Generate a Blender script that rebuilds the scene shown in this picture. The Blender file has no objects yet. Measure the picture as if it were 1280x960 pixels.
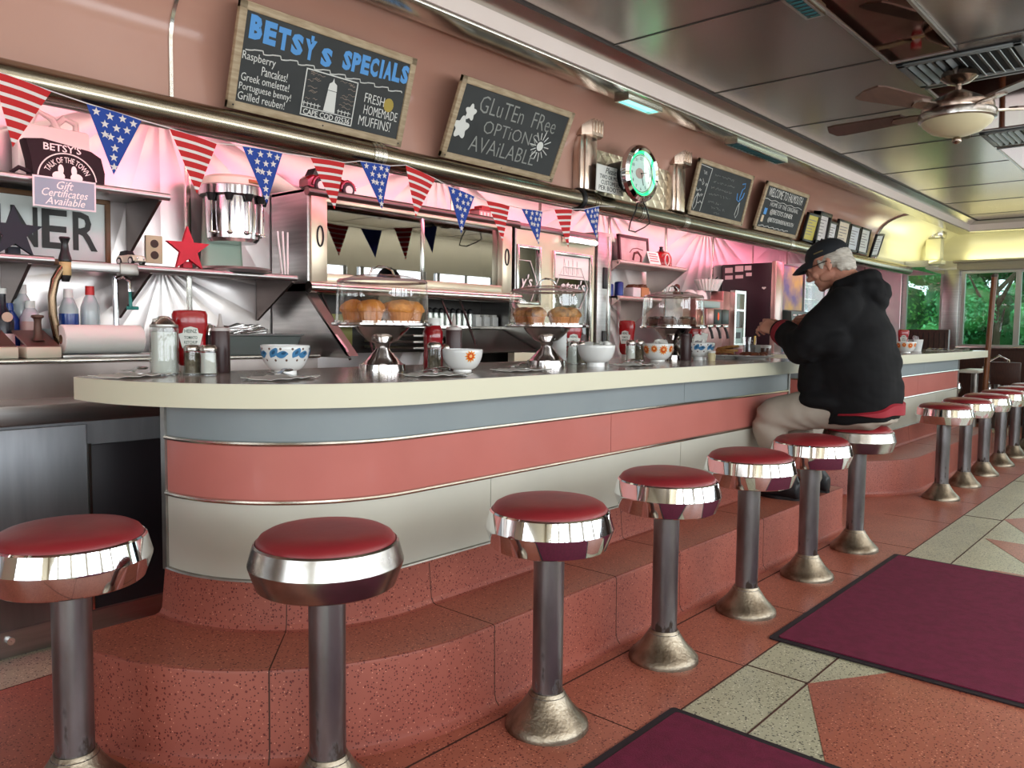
import bpy, bmesh, math, random
from mathutils import Vector, Matrix, Euler, noise
PI = math.pi
S = bpy.context.scene
COL = S.collection
random.seed(7)

# ------------------------------------------------------------------ camera
YAW, PITCH, ROLL, FPX = 0.724163, -0.0676832, 0.0110636, 999.556
EYE = Vector((0, 0, 1.05))
_F = Vector((math.cos(PITCH)*math.cos(YAW), math.cos(PITCH)*math.sin(YAW), math.sin(PITCH)))
_R0 = Vector((math.sin(YAW), -math.cos(YAW), 0)); _U0 = _R0.cross(_F)
_R = _R0*math.cos(ROLL) + _U0*math.sin(ROLL); _U = _U0*math.cos(ROLL) - _R0*math.sin(ROLL)
cd = bpy.data.cameras.new('camera'); cam = bpy.data.objects.new('camera', cd); COL.objects.link(cam)
cd.sensor_width = 36; cd.lens = FPX/1280*36; cd.clip_start = .05; cd.clip_end = 200
m = Matrix((_R, _U, -_F)).transposed().to_4x4(); m.translation = EYE
cam.matrix_world = m
S.camera = cam
S.view_settings.view_transform = 'Standard'; S.view_settings.look = 'None'
S.view_settings.gamma = 1; S.view_settings.use_curve_mapping = False
S.view_settings.exposure = 0.0
S.cycles.use_denoising = True
S.cycles.max_bounces = 10; S.cycles.transparent_max_bounces = 24
S.cycles.glossy_bounces = 5; S.cycles.sample_clamp_indirect = 6
S.cycles.caustics_reflective = False; S.cycles.caustics_refractive = False

# ------------------------------------------------------------------ sky and daylight
w = bpy.data.worlds.new('sky'); S.world = w; w.use_nodes = True
bg = w.node_tree.nodes['Background']; bg.inputs[0].default_value = (.80, .91, 1, 1); bg.inputs[1].default_value = 2.6

def area(name, loc, rot, sx, sy, e, col=(1, 1, 1), spread=PI):
    l = bpy.data.lights.new(name, 'AREA'); l.shape = 'RECTANGLE'; l.size = sx; l.size_y = sy
    l.energy = e; l.color = col; l.spread = spread
    o = bpy.data.objects.new(name, l); COL.objects.link(o); o.location = loc; o.rotation_euler = rot
    return o
# daylight entering by the row of windows in the wall the photographer sits against
for i in range(9):
    area('window_daylight', (-2.45+i*1.3, -1.66, 1.36), (PI/2, 0, 0), 1.12, .86, 24, (.92, .965, 1))
# daylight entering by the end windows
area('window_daylight', (10.25, .3, 1.33), (PI/2, 0, PI/2), 3.6, .8, 14, (.86, .96, 1))
# unseen fill added at the ceiling over the booths, tilted toward the front wall
for x in (-.6, 3.0, 6.6): area('ceiling_fill', (x, -.75, 2.27), (-.35, 0, 0), 3.0, .25, 16, (1, .93, .82))
# unseen side window, its daylight added as fill for the rounded counter end
area('window_daylight', (-3.23, .6, 1.36), (PI/2, 0, -PI/2), 2.8, .86, 34, (.92, .965, 1))
# unseen warm fill added inside the soffit recess to brighten the back bar
for x in (.6, 3.4, 6.2): area('recess_fill', (x, 2.86, 1.96), (.35, 0, 0), 2.6, .08, 3.6, (1, .94, .76))
area('ceiling_fill', (3.6, -1.5, 2.24), (-.5, 0, 0), 11, .1, 27, (1, .95, .82))  # unseen strip added to brighten the front wall mirrored in the case glass

# ------------------------------------------------------------------ helpers
def at(px, py, x=None, y=None, z=None):
    """the point of the place seen at a pixel of the 1280x960 photograph on a given plane"""
    d = _F + _R*((px-640)/FPX) - _U*((py-480)/FPX)
    t = (z-EYE.z)/d.z if z is not None else (y/d.y if y is not None else x/d.x)
    return EYE + d*t

def lin(c):
    return tuple(((v/255+.055)/1.055)**2.4 if v/255 > .04045 else v/255/12.92 for v in c) + (1,)

MATS = {}
def mat(name, rgb, rough=.5, metal=0, spec=.5, emit=0, emit_rgb=None, coat=0, trans=0, ior=1.45, alpha=1, aniso=0):
    if name in MATS: return MATS[name]
    M = bpy.data.materials.new(name); M.use_nodes = True
    b = M.node_tree.nodes['Principled BSDF']
    b.inputs['Base Color'].default_value = lin(rgb); b.inputs['Roughness'].default_value = rough
    b.inputs['Metallic'].default_value = metal; b.inputs['Specular IOR Level'].default_value = spec
    b.inputs['Coat Weight'].default_value = coat; b.inputs['Coat Roughness'].default_value = .08
    b.inputs['Transmission Weight'].default_value = trans; b.inputs['IOR'].default_value = ior
    b.inputs['Anisotropic'].default_value = aniso
    if emit:
        b.inputs['Emission Color'].default_value = lin(emit_rgb or rgb); b.inputs['Emission Strength'].default_value = emit
    M.diffuse_color = lin(rgb)
    MATS[name] = M
    return M

def nodes(M):
    t = M.node_tree; return t, t.nodes, t.links, t.nodes['Principled BSDF']

def noisy(M, rgb2, scale=8, lo=.35, hi=.65, detail=4, stretch=(1, 1, 1), bump=0, bscale=None, rough2=None):
    """a second colour in soft patches, and a little relief"""
    t, N, L, b = nodes(M)
    tc = N.new('ShaderNodeTexCoord'); mp = N.new('ShaderNodeMapping'); mp.inputs['Scale'].default_value = stretch
    L.new(tc.outputs['Object'], mp.inputs['Vector'])
    nz = N.new('ShaderNodeTexNoise'); nz.inputs['Scale'].default_value = scale; nz.inputs['Detail'].default_value = detail
    L.new(mp.outputs[0], nz.inputs['Vector'])
    r = N.new('ShaderNodeValToRGB'); r.color_ramp.elements[0].position = lo; r.color_ramp.elements[1].position = hi
    r.color_ramp.elements[0].color = b.inputs['Base Color'].default_value; r.color_ramp.elements[1].color = lin(rgb2)
    L.new(nz.outputs['Fac'], r.inputs[0]); L.new(r.outputs[0], b.inputs['Base Color'])
    if rough2 is not None:
        mr = N.new('ShaderNodeMapRange'); mr.inputs[3].default_value = b.inputs['Roughness'].default_value; mr.inputs[4].default_value = rough2
        L.new(nz.outputs['Fac'], mr.inputs[0]); L.new(mr.outputs[0], b.inputs['Roughness'])
    if bump:
        n2 = N.new('ShaderNodeTexNoise'); n2.inputs['Scale'].default_value = bscale or scale*4
        L.new(mp.outputs[0], n2.inputs['Vector'])
        bp = N.new('ShaderNodeBump'); bp.inputs['Strength'].default_value = bump; bp.inputs['Distance'].default_value = .01
        L.new(n2.outputs['Fac'], bp.inputs['Height']); L.new(bp.outputs[0], b.inputs['Normal'])
    return M

def terrazzo(name, base, base2, chips, scale=120, amount=.22, rough=.35):
    M = mat(name, base, rough); t, N, L, b = nodes(M)
    tc = N.new('ShaderNodeTexCoord')
    nz = N.new('ShaderNodeTexNoise'); nz.inputs['Scale'].default_value = 3; nz.inputs['Detail'].default_value = 6
    L.new(tc.outputs['Object'], nz.inputs['Vector'])
    r = N.new('ShaderNodeValToRGB'); r.color_ramp.elements[0].position = .3; r.color_ramp.elements[1].position = .7
    r.color_ramp.elements[0].color = lin(base); r.color_ramp.elements[1].color = lin(base2)
    L.new(nz.outputs['Fac'], r.inputs[0]); last = r.outputs[0]
    for k, (c, sc, am) in enumerate(chips):
        v = N.new('ShaderNodeTexVoronoi'); v.inputs['Scale'].default_value = sc; v.inputs['Randomness'].default_value = 1
        mp = N.new('ShaderNodeMapping'); mp.inputs['Location'].default_value = (k*3.1, k*1.7, k*.9)
        L.new(tc.outputs['Object'], mp.inputs['Vector']); L.new(mp.outputs[0], v.inputs['Vector'])
        lt = N.new('ShaderNodeMath'); lt.operation = 'LESS_THAN'; lt.inputs[1].default_value = am
        L.new(v.outputs['Distance'], lt.inputs[0])
        sel = N.new('ShaderNodeSeparateColor'); L.new(v.outputs['Color'], sel.inputs[0])
        g = N.new('ShaderNodeMath'); g.operation = 'GREATER_THAN'; g.inputs[1].default_value = .45
        L.new(sel.outputs[0], g.inputs[0])
        mu = N.new('ShaderNodeMath'); mu.operation = 'MULTIPLY'; L.new(lt.outputs[0], mu.inputs[0]); L.new(g.outputs[0], mu.inputs[1])
        mx = N.new('ShaderNodeMix'); mx.data_type = 'RGBA'; mx.inputs['B'].default_value = lin(c)
        L.new(mu.outputs[0], mx.inputs['Factor']); L.new(last, mx.inputs['A']); last = mx.outputs['Result']
    L.new(last, b.inputs['Base Color'])
    return M

def glass(name, tint=(255, 255, 255), refl=.08, rough=.01, ior=1.45):
    """thin clear pane or wall of glass: see-through with a Fresnel reflection"""
    if name in MATS: return MATS[name]
    M = bpy.data.materials.new(name); M.use_nodes = True; t = M.node_tree; N = t.nodes; L = t.links; N.clear()
    o = N.new('ShaderNodeOutputMaterial'); mx = N.new('ShaderNodeMixShader'); tr = N.new('ShaderNodeBsdfTransparent')
    gl = N.new('ShaderNodeBsdfGlossy'); gl.inputs['Roughness'].default_value = rough; tr.inputs[0].default_value = lin(tint)
    fr = N.new('ShaderNodeLayerWeight'); pw = N.new('ShaderNodeMath'); pw.operation = 'POWER'; pw.inputs[1].default_value = 4.5
    fr.inputs[0].default_value = .5; L.new(fr.outputs['Facing'], pw.inputs[0])
    ad = N.new('ShaderNodeMath'); ad.operation = 'MULTIPLY_ADD'; ad.inputs[1].default_value = .9; ad.inputs[2].default_value = refl; ad.use_clamp = True
    L.new(pw.outputs[0], ad.inputs[0]); L.new(ad.outputs[0], mx.inputs[0]); L.new(tr.outputs[0], mx.inputs[1]); L.new(gl.outputs[0], mx.inputs[2])
    L.new(mx.outputs[0], o.inputs[0]); MATS[name] = M
    return M

class MB:
    """collects shapes and links them as ONE mesh object"""
    def __init__(s): s.bm = bmesh.new(); s.mi = 0
    def _new(s, n0):
        return [v for v in s.bm.verts][n0:]
    def box(s, a, b, bev=0, seg=2, M=None):
        n0 = len(s.bm.verts)
        x0, x1 = sorted((a[0], b[0])); y0, y1 = sorted((a[1], b[1])); z0, z1 = sorted((a[2], b[2]))
        mm = Matrix.Translation(((x0+x1)/2, (y0+y1)/2, (z0+z1)/2)) @ Matrix.Diagonal((x1-x0, y1-y0, z1-z0, 1))
        if not bev:
            r = bmesh.ops.create_cube(s.bm, size=1, matrix=mm); vs = r['verts']
            for f in {f for v in vs for f in v.link_faces}: f.material_index = s.mi
            if M: bmesh.ops.transform(s.bm, matrix=M, verts=vs)
        else:
            t = bmesh.new(); bmesh.ops.create_cube(t, size=1, matrix=mm)
            bmesh.ops.bevel(t, geom=t.edges[:], offset=bev, segments=seg, profile=.5, affect='EDGES')
            s.merge(t, M)
        return s
    def merge(s, t, M=None):
        mp = {}
        for v in t.verts: mp[v] = s.bm.verts.new(M @ v.co if M else v.co)
        for f in t.faces:
            try:
                g = s.bm.faces.new([mp[v] for v in f.verts]); g.material_index = s.mi; g.smooth = True
            except ValueError: pass
        t.free()
    def face(s, pts):
        f = s.bm.faces.new([s.bm.verts.new(p) for p in pts]); f.material_index = s.mi; return f
    def loft(s, rings, cap0=True, cap1=True, closed=True, loop=False):
        vr = [[s.bm.verts.new(p) for p in r] for r in rings]
        n = len(vr[0]); K = len(vr)
        for i in range(K if loop else K-1):
            a, b = vr[i], vr[(i+1) % K]
            for j in range(n if closed else n-1):
                k = (j+1) % n
                try:
                    f = s.bm.faces.new((a[j], a[k], b[k], b[j])); f.material_index = s.mi; f.smooth = True
                except ValueError: pass
        if not loop and closed:
            if cap0: f = s.bm.faces.new(vr[0][::-1]); f.material_index = s.mi
            if cap1: f = s.bm.faces.new(vr[-1]); f.material_index = s.mi
        return s
    def lathe(s, prof, c=(0, 0, 0), n=32, M=None, closed=False, a0=0, a1=2*PI):
        """profile of (radius, height) turned round the vertical"""
        full = abs(a1-a0-2*PI) < 1e-6
        rings = []
        for k in range(n if full else n+1):
            a = a0+(a1-a0)*k/n
            rings.append([Vector((c[0]+r*math.cos(a), c[1]+r*math.sin(a), c[2]+z)) for r, z in prof])
        if M: rings = [[M @ p for p in r] for r in rings]
        t = MB(); t.loft(rings, closed=closed, loop=full, cap0=False, cap1=False)
        bmesh.ops.remove_doubles(t.bm, verts=t.bm.verts[:], dist=1e-6)
        bmesh.ops.recalc_face_normals(t.bm, faces=t.bm.faces[:])
        s.merge(t.bm)
        return s
    def cyl(s, p0, p1, r0, r1=None, n=20, cap=True):
        r1 = r0 if r1 is None else r1
        return s.tube([p0, p1], [r0, r1], n, cap)
    def tube(s, pts, r, n=8, cap=True, closed=False):
        pts = [Vector(p) for p in pts]; K = len(pts)
        rr = r if isinstance(r, (list, tuple)) else [r]*K
        rings = []; up = None
        for i, p in enumerate(pts):
            if closed: d = (pts[(i+1) % K]-pts[i-1])
            else: d = pts[min(i+1, K-1)]-pts[max(i-1, 0)]
            d.normalize()
            if up is None: up = Vector((0, 0, 1)) if abs(d.z) < .9 else Vector((1, 0, 0))
            u = (up - d*up.dot(d)); u.normalize(); up = u; v = d.cross(u)
            rings.append([p+(u*math.cos(2*PI*k/n)+v*math.sin(2*PI*k/n))*rr[i] for k in range(n)])
        return s.loft(rings, cap, cap, True, closed)
    def prism(s, poly, z0, z1, M=None):
        t = MB(); t.loft([[Vector((p[0], p[1], z0)) for p in poly], [Vector((p[0], p[1], z1)) for p in poly]])
        bmesh.ops.recalc_face_normals(t.bm, faces=t.bm.faces[:])
        for f in t.bm.faces: f.smooth = False
        mp = {}
        for v in t.bm.verts: mp[v] = s.bm.verts.new(M @ v.co if M else v.co)
        for f in t.bm.faces:
            g = s.bm.faces.new([mp[v] for v in f.verts]); g.material_index = s.mi
        t.bm.free(); return s
    def sphere(s, c, r, n=16, k=10, M=None):
        r = (r, r, r) if not isinstance(r, (tuple, list)) else r
        t = bmesh.new(); bmesh.ops.create_uvsphere(t, u_segments=n, v_segments=k, radius=1)
        mm = Matrix.Translation(c) @ (M.to_4x4() if M else Matrix()) @ Matrix.Diagonal((*r, 1))
        s.merge(t, mm); return s
    def xf(s, M): bmesh.ops.transform(s.bm, matrix=M, verts=s.bm.verts[:]); return s
    def mesh(s, name, mats, ang=35, normals=True):
        if normals: bmesh.ops.recalc_face_normals(s.bm, faces=s.bm.faces[:])
        me = bpy.data.meshes.new(name); s.bm.to_mesh(me); s.bm.free()
        for mm in (mats if isinstance(mats, (list, tuple)) else [mats]): me.materials.append(mm)
        if ang:
            me.polygons.foreach_set('use_smooth', [True]*len(me.polygons)); me.set_sharp_from_angle(angle=math.radians(ang))
        return me
    def build(s, name, mats, parent=None, world=False, ang=35, normals=True):
        """link as one object; world=True: the shapes were given in world coordinates"""
        if world and parent is not None: s.xf(rootM(parent).inverted())
        o = bpy.data.objects.new(name, s.mesh(name, mats, ang, normals)); COL.objects.link(o)
        if parent is not None: o.parent = parent
        return o

def rootM(o):
    M = Matrix.LocRotScale(o.location, o.rotation_euler, o.scale)
    return rootM(o.parent) @ M if o.parent else M
def thing(name, label, cat, loc=(0, 0, 0), rot=(0, 0, 0), group=None):
    o = bpy.data.objects.new(name, None); COL.objects.link(o); o.empty_display_size = .05
    o.location = loc; o.rotation_euler = rot if isinstance(rot, (tuple, list, Euler)) else (0, 0, rot)
    return tag(o, label, cat, group)
def tag(o, label, cat, group=None):
    o['label'] = label; o['category'] = cat
    if group: o['group'] = group
    return o
def struct(mb, name, mats, ang=35, label=None):
    o = mb.build(name, mats, ang=ang); o['kind'] = 'structure'
    if label: o['label'] = label
    return o
def rebase(o, c):
    """put the origin of a one-mesh thing at its base"""
    o.data.transform(Matrix.Translation(-Vector(c))); o.location = c; return o
def dup(root, loc, rot=None, label=None, group=None):
    def cp(o, par):
        c = o.copy(); COL.objects.link(c)
        if par is not None: c.parent = par
        for ch in list(o.children): cp(ch, c)
        return c
    r = cp(root, None); r.location = loc
    if rot is not None: r.rotation_euler = rot if isinstance(rot, (tuple, list)) else (0, 0, rot)
    if label: r['label'] = label
    if group: r['group'] = group
    return r

def textmb(body, w, h, x=0, z=0, y=-.001, ext=.0006, bold=0, shear=0, rot=0, arc=None, space=1, lower=False, into=None):
    """lettering standing in the local XZ plane facing -Y, fitted to width w (None: natural) and height h, its lower edge centre at x,z"""
    c = bpy.data.curves.new('t', 'FONT'); c.body = body; c.size = 1; c.extrude = 0; c.offset = bold; c.shear = shear
    c.space_character = space; c.resolution_u = 2; c.align_x = 'CENTER'
    o = bpy.data.objects.new('t', c); COL.objects.link(o)
    dg = bpy.context.evaluated_depsgraph_get(); dg.update()
    me = bpy.data.meshes.new_from_object(o.evaluated_get(dg))
    bpy.data.objects.remove(o); bpy.data.curves.remove(c)
    vs = [v.co for v in me.vertices]
    x0 = min(v.x for v in vs); x1 = max(v.x for v in vs); z0 = min(v.y for v in vs); z1 = max(v.y for v in vs)
    k = h/(z1-z0); kx = k if w is None else w/(x1-x0)
    mb = into or MB(); t = bmesh.new(); t.from_mesh(me); bpy.data.meshes.remove(me)
    cr, sr = math.cos(rot), math.sin(rot)
    for v in t.verts:
        a = (v.co.x-(x0+x1)/2)*kx; b = (v.co.y-z0)*k
        if arc: th = a/arc; a, b = (arc+b)*math.sin(th), (arc+b)*math.cos(th)-arc
        v.co = Vector((x+a*cr-b*sr, y, z+a*sr+b*cr))
    r = bmesh.ops.extrude_face_region(t, geom=t.faces[:])
    bmesh.ops.translate(t, verts=[g for g in r['geom'] if isinstance(g, bmesh.types.BMVert)], vec=(0, -ext, 0))
    for f in t.faces: f.smooth = False
    mp = {}
    for v in t.verts: mp[v] = mb.bm.verts.new(v.co)
    for f in t.faces:
        try: g = mb.bm.faces.new([mp[v] for v in f.verts]); g.material_index = mb.mi
        except ValueError: pass
    t.free()
    return mb
def stroke(mb, pts, wd=.003, y=-.001, n=4):
    """a chalk line lying on the board: pts are local (x, z)"""
    mb.tube([(p[0], y, p[1]) for p in pts], wd/2, n); return mb
def rounded(w, h, r, n=5):
    out = []
    for cx, cy, a in ((w/2-r, h/2-r, 0), (-w/2+r, h/2-r, PI/2), (-w/2+r, -h/2+r, PI), (w/2-r, -h/2+r, 3*PI/2)):
        for k in range(n+1): t = a+PI/2*k/n; out.append((cx+r*math.cos(t), cy+r*math.sin(t)))
    return out
def star(r, ri=.42, n=5, rot=PI/2):
    return [((r if k % 2 == 0 else r*ri)*math.cos(rot+PI*k/n), (r if k % 2 == 0 else r*ri)*math.sin(rot+PI*k/n)) for k in range(2*n)]
XZ = Matrix.Rotation(PI/2, 4, 'X')      # lays an XY outline upright, its +Z side facing -Y

# ------------------------------------------------------------------ materials
CREAM = mat('cream laminate', (226, 222, 196), .35)
BLUE = noisy(mat('grey blue laminate', (148, 158, 160), .35), (140, 151, 155), 2)
PINK = noisy(mat('salmon laminate', (206, 124, 114), .28), (198, 117, 107), 3)
WHITE_P = noisy(mat('pale grey laminate', (212, 210, 196), .35), (203, 202, 189), 2)
RED_T = terrazzo('red terrazzo', (182, 106, 84), (162, 92, 73), [((112, 44, 40), 75, .24), ((226, 150, 120), 95, .2), ((90, 34, 32), 140, .28)], rough=.32)
RED_V = terrazzo('red terrazzo riser', (170, 94, 78), (150, 80, 67), [((112, 44, 40), 75, .24), ((220, 146, 122), 95, .15), ((90, 34, 32), 140, .28)], rough=.42)
GREY_T = terrazzo('cream terrazzo', (196, 190, 160), (180, 174, 146), [((60, 58, 50), 85, .26), ((110, 104, 88), 130, .3), ((236, 230, 206), 100, .22)], rough=.32)
SEAM = mat('dark joint', (70, 40, 32), .7)
CHROME = mat('polished chrome', (228, 228, 230), .05, 1)
CHROME2 = noisy(mat('worn chrome', (190, 188, 184), .16, 1), (150, 146, 140), 12, rough2=.32)
DULL = noisy(mat('dull plated steel', (170, 168, 162), .30, 1), (140, 136, 130), 10, rough2=.42)
STEEL = noisy(mat('brushed steel', (184, 182, 180), .30, 1), (168, 166, 164), 3, stretch=(1, 1, 20), rough2=.38)
STEEL2 = mat('bright steel trim', (206, 204, 196), .2, 1)
BRASSY = noisy(mat('tarnished steel tube', (164, 156, 138), .24, 1), (146, 138, 122), 2)
DARK = mat('black plastic', (22, 22, 24), .4)
BLACK = mat('black enamel', (28, 26, 28), .3)
MAROON = noisy(mat('dark maroon enamel', (46, 24, 34), .35), (38, 20, 28), 3)
WHITE = mat('white ceramic', (236, 236, 232), .15, coat=.3)
WHITE_PL = mat('white plastic', (235, 234, 228), .4)
PAPER = mat('white paper', (240, 238, 230), .8)
RED_VINYL = noisy(mat('red vinyl', (150, 44, 48), .36), (132, 36, 42), 7, bump=.05, bscale=40)
KETCHUP = mat('ketchup red plastic', (168, 14, 22), .22, coat=.3)
BROWN_PL = mat('brown sauce plastic', (66, 44, 44), .35)
GLASS = glass('clear glass')
WOOD = noisy(mat('pale board wood', (186, 166, 136), .6), (160, 138, 108), 14, stretch=(1, 1, 6))
SLATE = noisy(mat('chalkboard', (52, 54, 54), .75), (62, 64, 64), 5)
CHALK = mat('white chalk', (226, 226, 220), .9)
CHALK_D = mat('faint chalk', (150, 152, 146), .9)
CHALK_B = mat('blue chalk', (96, 158, 220), .9)
CHALK_Y = mat('yellow chalk', (176, 154, 78), .9)
BROWN_W = noisy(mat('dark stained boarding', (72, 44, 34), .45), (56, 34, 28), 20, stretch=(1, 6, 1))
RED_F = mat('flag red cloth', (206, 42, 44), .8)
WHITE_F = mat('flag white cloth', (240, 228, 224), .8)
BLUE_F = mat('flag blue cloth', (44, 74, 160), .8)

# ================================================================== THE ROOM
XE, YW, YF, XB, ZC = 10.7, 3.4, -1.7, -3.2, 2.3          # end wall, back wall, front wall, wall behind, ceiling
def strip(poly, z, th=.0006, mb=None):
    mb = mb or MB(); mb.prism(poly, z-th, z); return mb
# floor: salmon border and cream field, with inlaid figures and joints
mb = MB()
mb.box((XB-.2, YF-.2, -.1), (XE+.2, YW+.2, 0)); struct(mb, 'floor', GREY_T)
mb = MB()
mb.prism([(XB, 1.07), (XE, 1.07), (XE, 3.2), (1.6, 3.2), (1.1, 2.60), (.6, 2.56), (XB, 2.50)], 0, .0015)
def inlay(cx, mirror=1):
    # an elongated hexagon pointing down the aisle
    return [(cx-.26, .875), (cx-.02, .755), (cx-.02, .18), (cx-.26, .06), (cx-.68, .30), (cx-.68, .66)]
for cx in (2.60, 4.05, 5.50, 6.95, 8.40, 1.15, -.3):
    mb.prism([(cx-.258, .874), (cx+.02, .70), (cx+.02, .26), (cx-.258, .06), (cx-.685, .28), (cx-.685, .662)], 0, .0012)
for cx in (4.78, 6.2, 7.6): mb.prism([(cx-.1, .86), (cx-.5, .62), (cx-.1, .40)], 0, .0012)
o = struct(mb, 'floor_inlay', RED_T); 
mb = MB()
def joint(p, q, wd=.004, z=.0021):
    p = Vector((*p, 0)); q = Vector((*q, 0)); d = (q-p).normalized(); n = Vector((-d.y, d.x, 0))*wd/2
    mb.prism([(p-n)[:2], (q-n)[:2], (q+n)[:2], (p+n)[:2]], 0, z)
joint((XB, 1.07), (XE, 1.07)); joint((XB, .874), (XE, .874)); joint((XB, 1.405), (4.3, 1.405), .006)
for x in (-.2, .5, 1.13, 1.745, 2.33, 2.93, 3.55, 4.2, 4.9, 5.6, 6.3, 7.0, 7.7): joint((x, 1.07), (x, 1.42))
for x in (.9, 2.345, 3.8, 5.2, 6.7): joint((x, 1.07), (x, .874)); joint((x, .874), (x-.01, .70)) if x < 1 else None
joint((1.1, 2.60), (.6, 2.56)); joint((.6, 2.56), (XB, 2.5))
struct(mb, 'floor_joints', SEAM)

# back wall: fan-pressed stainless sheets
M = mat('fan pressed stainless', (214, 208, 206), .33, .85); t, N, L, b = nodes(M)
tc = N.new('ShaderNodeTexCoord'); sx = N.new('ShaderNodeSeparateXYZ'); L.new(tc.outputs['Object'], sx.inputs[0])
def mth(op, a, b2=None, c=None):
    n = N.new('ShaderNodeMath'); n.operation = op
    for i, v in enumerate((a, b2, c)):
        if v is None: continue
        if isinstance(v, (int, float)): n.inputs[i].default_value = v
        else: L.new(v, n.inputs[i])
    return n.outputs[0]
PW = .80
u = mth('SUBTRACT', mth('PINGPONG', mth('ADD', sx.outputs[0], .02), PW), 0.0)
top = mth('GREATER_THAN', sx.outputs[2], 1.29)
zz = mth('ADD', mth('MULTIPLY', top, .72), 1.29)
dz = mth('ADD', mth('SUBTRACT', zz, sx.outputs[2]), .02)
ang = mth('ARCTAN2', u, dz)
wv = mth('ABSOLUTE', mth('SINE', mth('MULTIPLY', ang, 11)))
nz = N.new('ShaderNodeTexNoise'); nz.inputs['Scale'].default_value = 2.2
L.new(tc.outputs['Object'], nz.inputs['Vector'])
h = mth('ADD', wv, mth('MULTIPLY', nz.outputs['Fac'], 1.3))
bp = N.new('ShaderNodeBump'); bp.inputs['Strength'].default_value = .24; bp.inputs['Distance'].default_value = .016
L.new(h, bp.inputs['Height']); L.new(bp.outputs[0], b.inputs['Normal'])
FAN = M
mb = MB(); mb.box((XB, YW, 0), (XE, YW+.1, 2.6)); struct(mb, 'wall_back', FAN)
mb = MB()
for k in range(22):
    x = -3.1+k*PW
    if x < XE: mb.box((x-.012, YW-.006, .9), (x+.012, YW+.01, 2.0), .002)
struct(mb, 'trim_1', STEEL2)
# soffit over the counter: upright below, coved out to the ceiling
PINK_W = noisy(mat('pinkish enamel panel', (196, 150, 132), .2), (190, 143, 126), 1.5)
YEL_W = mat('cream enamel panel', (238, 232, 190), .25)
def cove(y0, z0, y1, z1, n=10, up=.24):
    pts = [(y0, z0), (y0, z0+up)]
    for k in range(1, n+1):
        a = PI/2*k/n; pts.append((y1+(y0-y1)*math.cos(a), z0+up+(z1-z0-up)*math.sin(a)))
    return pts
prof = cove(2.6, 1.77, 2.27, 2.203, up=.2)
def wallsheet(x0, x1, prof, name, m, back=.03):
    mb = MB()
    outer = [(y+back, z+back*.6) for y, z in prof]
    mb.loft([[Vector((x, y, z)) for y, z in prof+outer[::-1]] for x in (x0, x1)])
    return struct(mb, name, m, 50)
wallsheet(XB, 8.32, prof, 'wall_soffit', PINK_W)
wallsheet(8.32, XE, prof, 'wall_soffit_end', YEL_W, .031)
mb = MB()
for x in (1.25,): mb.loft([[Vector((x+d, y-.004, z)) for y, z in prof] for d in (-.006, .006)], closed=False)
mb.tube([(8.32, y-.008, z) for y, z in prof], .012, 8)
struct(mb, 'trim_2', STEEL2)
mb = MB(); mb.box((XB, 2.62, 1.98), (XE, YW, 2.02)); mb.box((XB, 2.634, 1.70), (9.3, 2.65, 1.98)); struct(mb, 'ceiling_recess', mat('white recess paint', (232, 222, 220), .5))
# the round bumper under the soffit with its clamps
t_ = thing('bumper_rail', 'long tarnished steel tube running along the foot of the pink soffit', 'rail', (3, 2.56, 1.73))
mb = MB(); mb.cyl((XB, 2.56, 1.735), (9.3, 2.56, 1.735), .047, n=24); mb.sphere((9.3, 2.56, 1.735), .047); mb.build('tube', BRASSY, t_, True)
mb = MB(); mb.cyl((XB, 2.60, 1.765), (9.3, 2.60, 1.765), .018, n=16); mb.build('back_tube', BRASSY, t_, True)
for x in (2.05, 3.53, 3.98, 4.47, 6.1):
    mb = MB(); mb.cyl((x-.03, 2.56, 1.735), (x+.03, 2.56, 1.735), .051, n=24)
    for d in (-.012, .012): mb.cyl((x+d-.004, 2.56, 1.735), (x+d+.004, 2.56, 1.735), .054, n=24)
    mb.build('sleeve', STEEL2 if x != 3.53 else BRASSY, t_, True)
mb = MB(); mb.tube([(3.40, 2.56+.05*math.cos(a), 1.735+.05*math.sin(a)) for a in [PI*.2+k*PI*1.5/14 for k in range(15)]], .012, 8); o = mb.build('strap', DARK, t_, True); o['label'] = 'black strap'
# ceiling: brushed sheets with joints, and the stepped cornice above the soffit
CEIL = noisy(mat('brushed ceiling sheet', (176, 166, 158), .24, .92), (170, 160, 152), 1.2, detail=1, stretch=(1, .3, 1), rough2=.27)
mb = MB(); mb.box((XB, YF, ZC), (XE, 2.08, ZC+.06)); struct(mb, 'ceiling', CEIL)
mb = MB()
for k in range(14):
    x = -2.6+k*.93
    mb.box((x-.004, YF, ZC-.003), (x+.004, 2.07, ZC+.01))
struct(mb, 'trim_3', mat('ceiling joint', (96, 92, 90), .3, 1))
PALE = noisy(mat('pale painted cornice', (240, 224, 216), .45), (234, 217, 208), 2)
XC = 10.07
mb = MB(); mb.box((XB, 2.15, 2.20), (XC+.13, 2.26, 2.33)); mb.box((XC, YF, 2.20), (XC+.13, 2.15, 2.33)); struct(mb, 'trim_4', PALE)
mb = MB()
mb.box((XB, 2.158, 2.188), (XC+.2, 2.30, 2.201), .003); mb.box((XC+.008, YF, 2.188), (XC+.2, 2.158, 2.201), .003)
mb.loft([[Vector((x, y, z)) for y, z in ((2.149, 2.266), (2.076, 2.297), (2.076, 2.32), (2.149, 2.32))] for x in (XB, XC-.001)])
mb.loft([[Vector((x, y, z)) for x, z in ((XC-.001, 2.266), (XC-.074, 2.297), (XC-.074, 2.32), (XC-.001, 2.32))] for y in (YF, 2.149)])
struct(mb, 'trim_5', STEEL2, 30)
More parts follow.
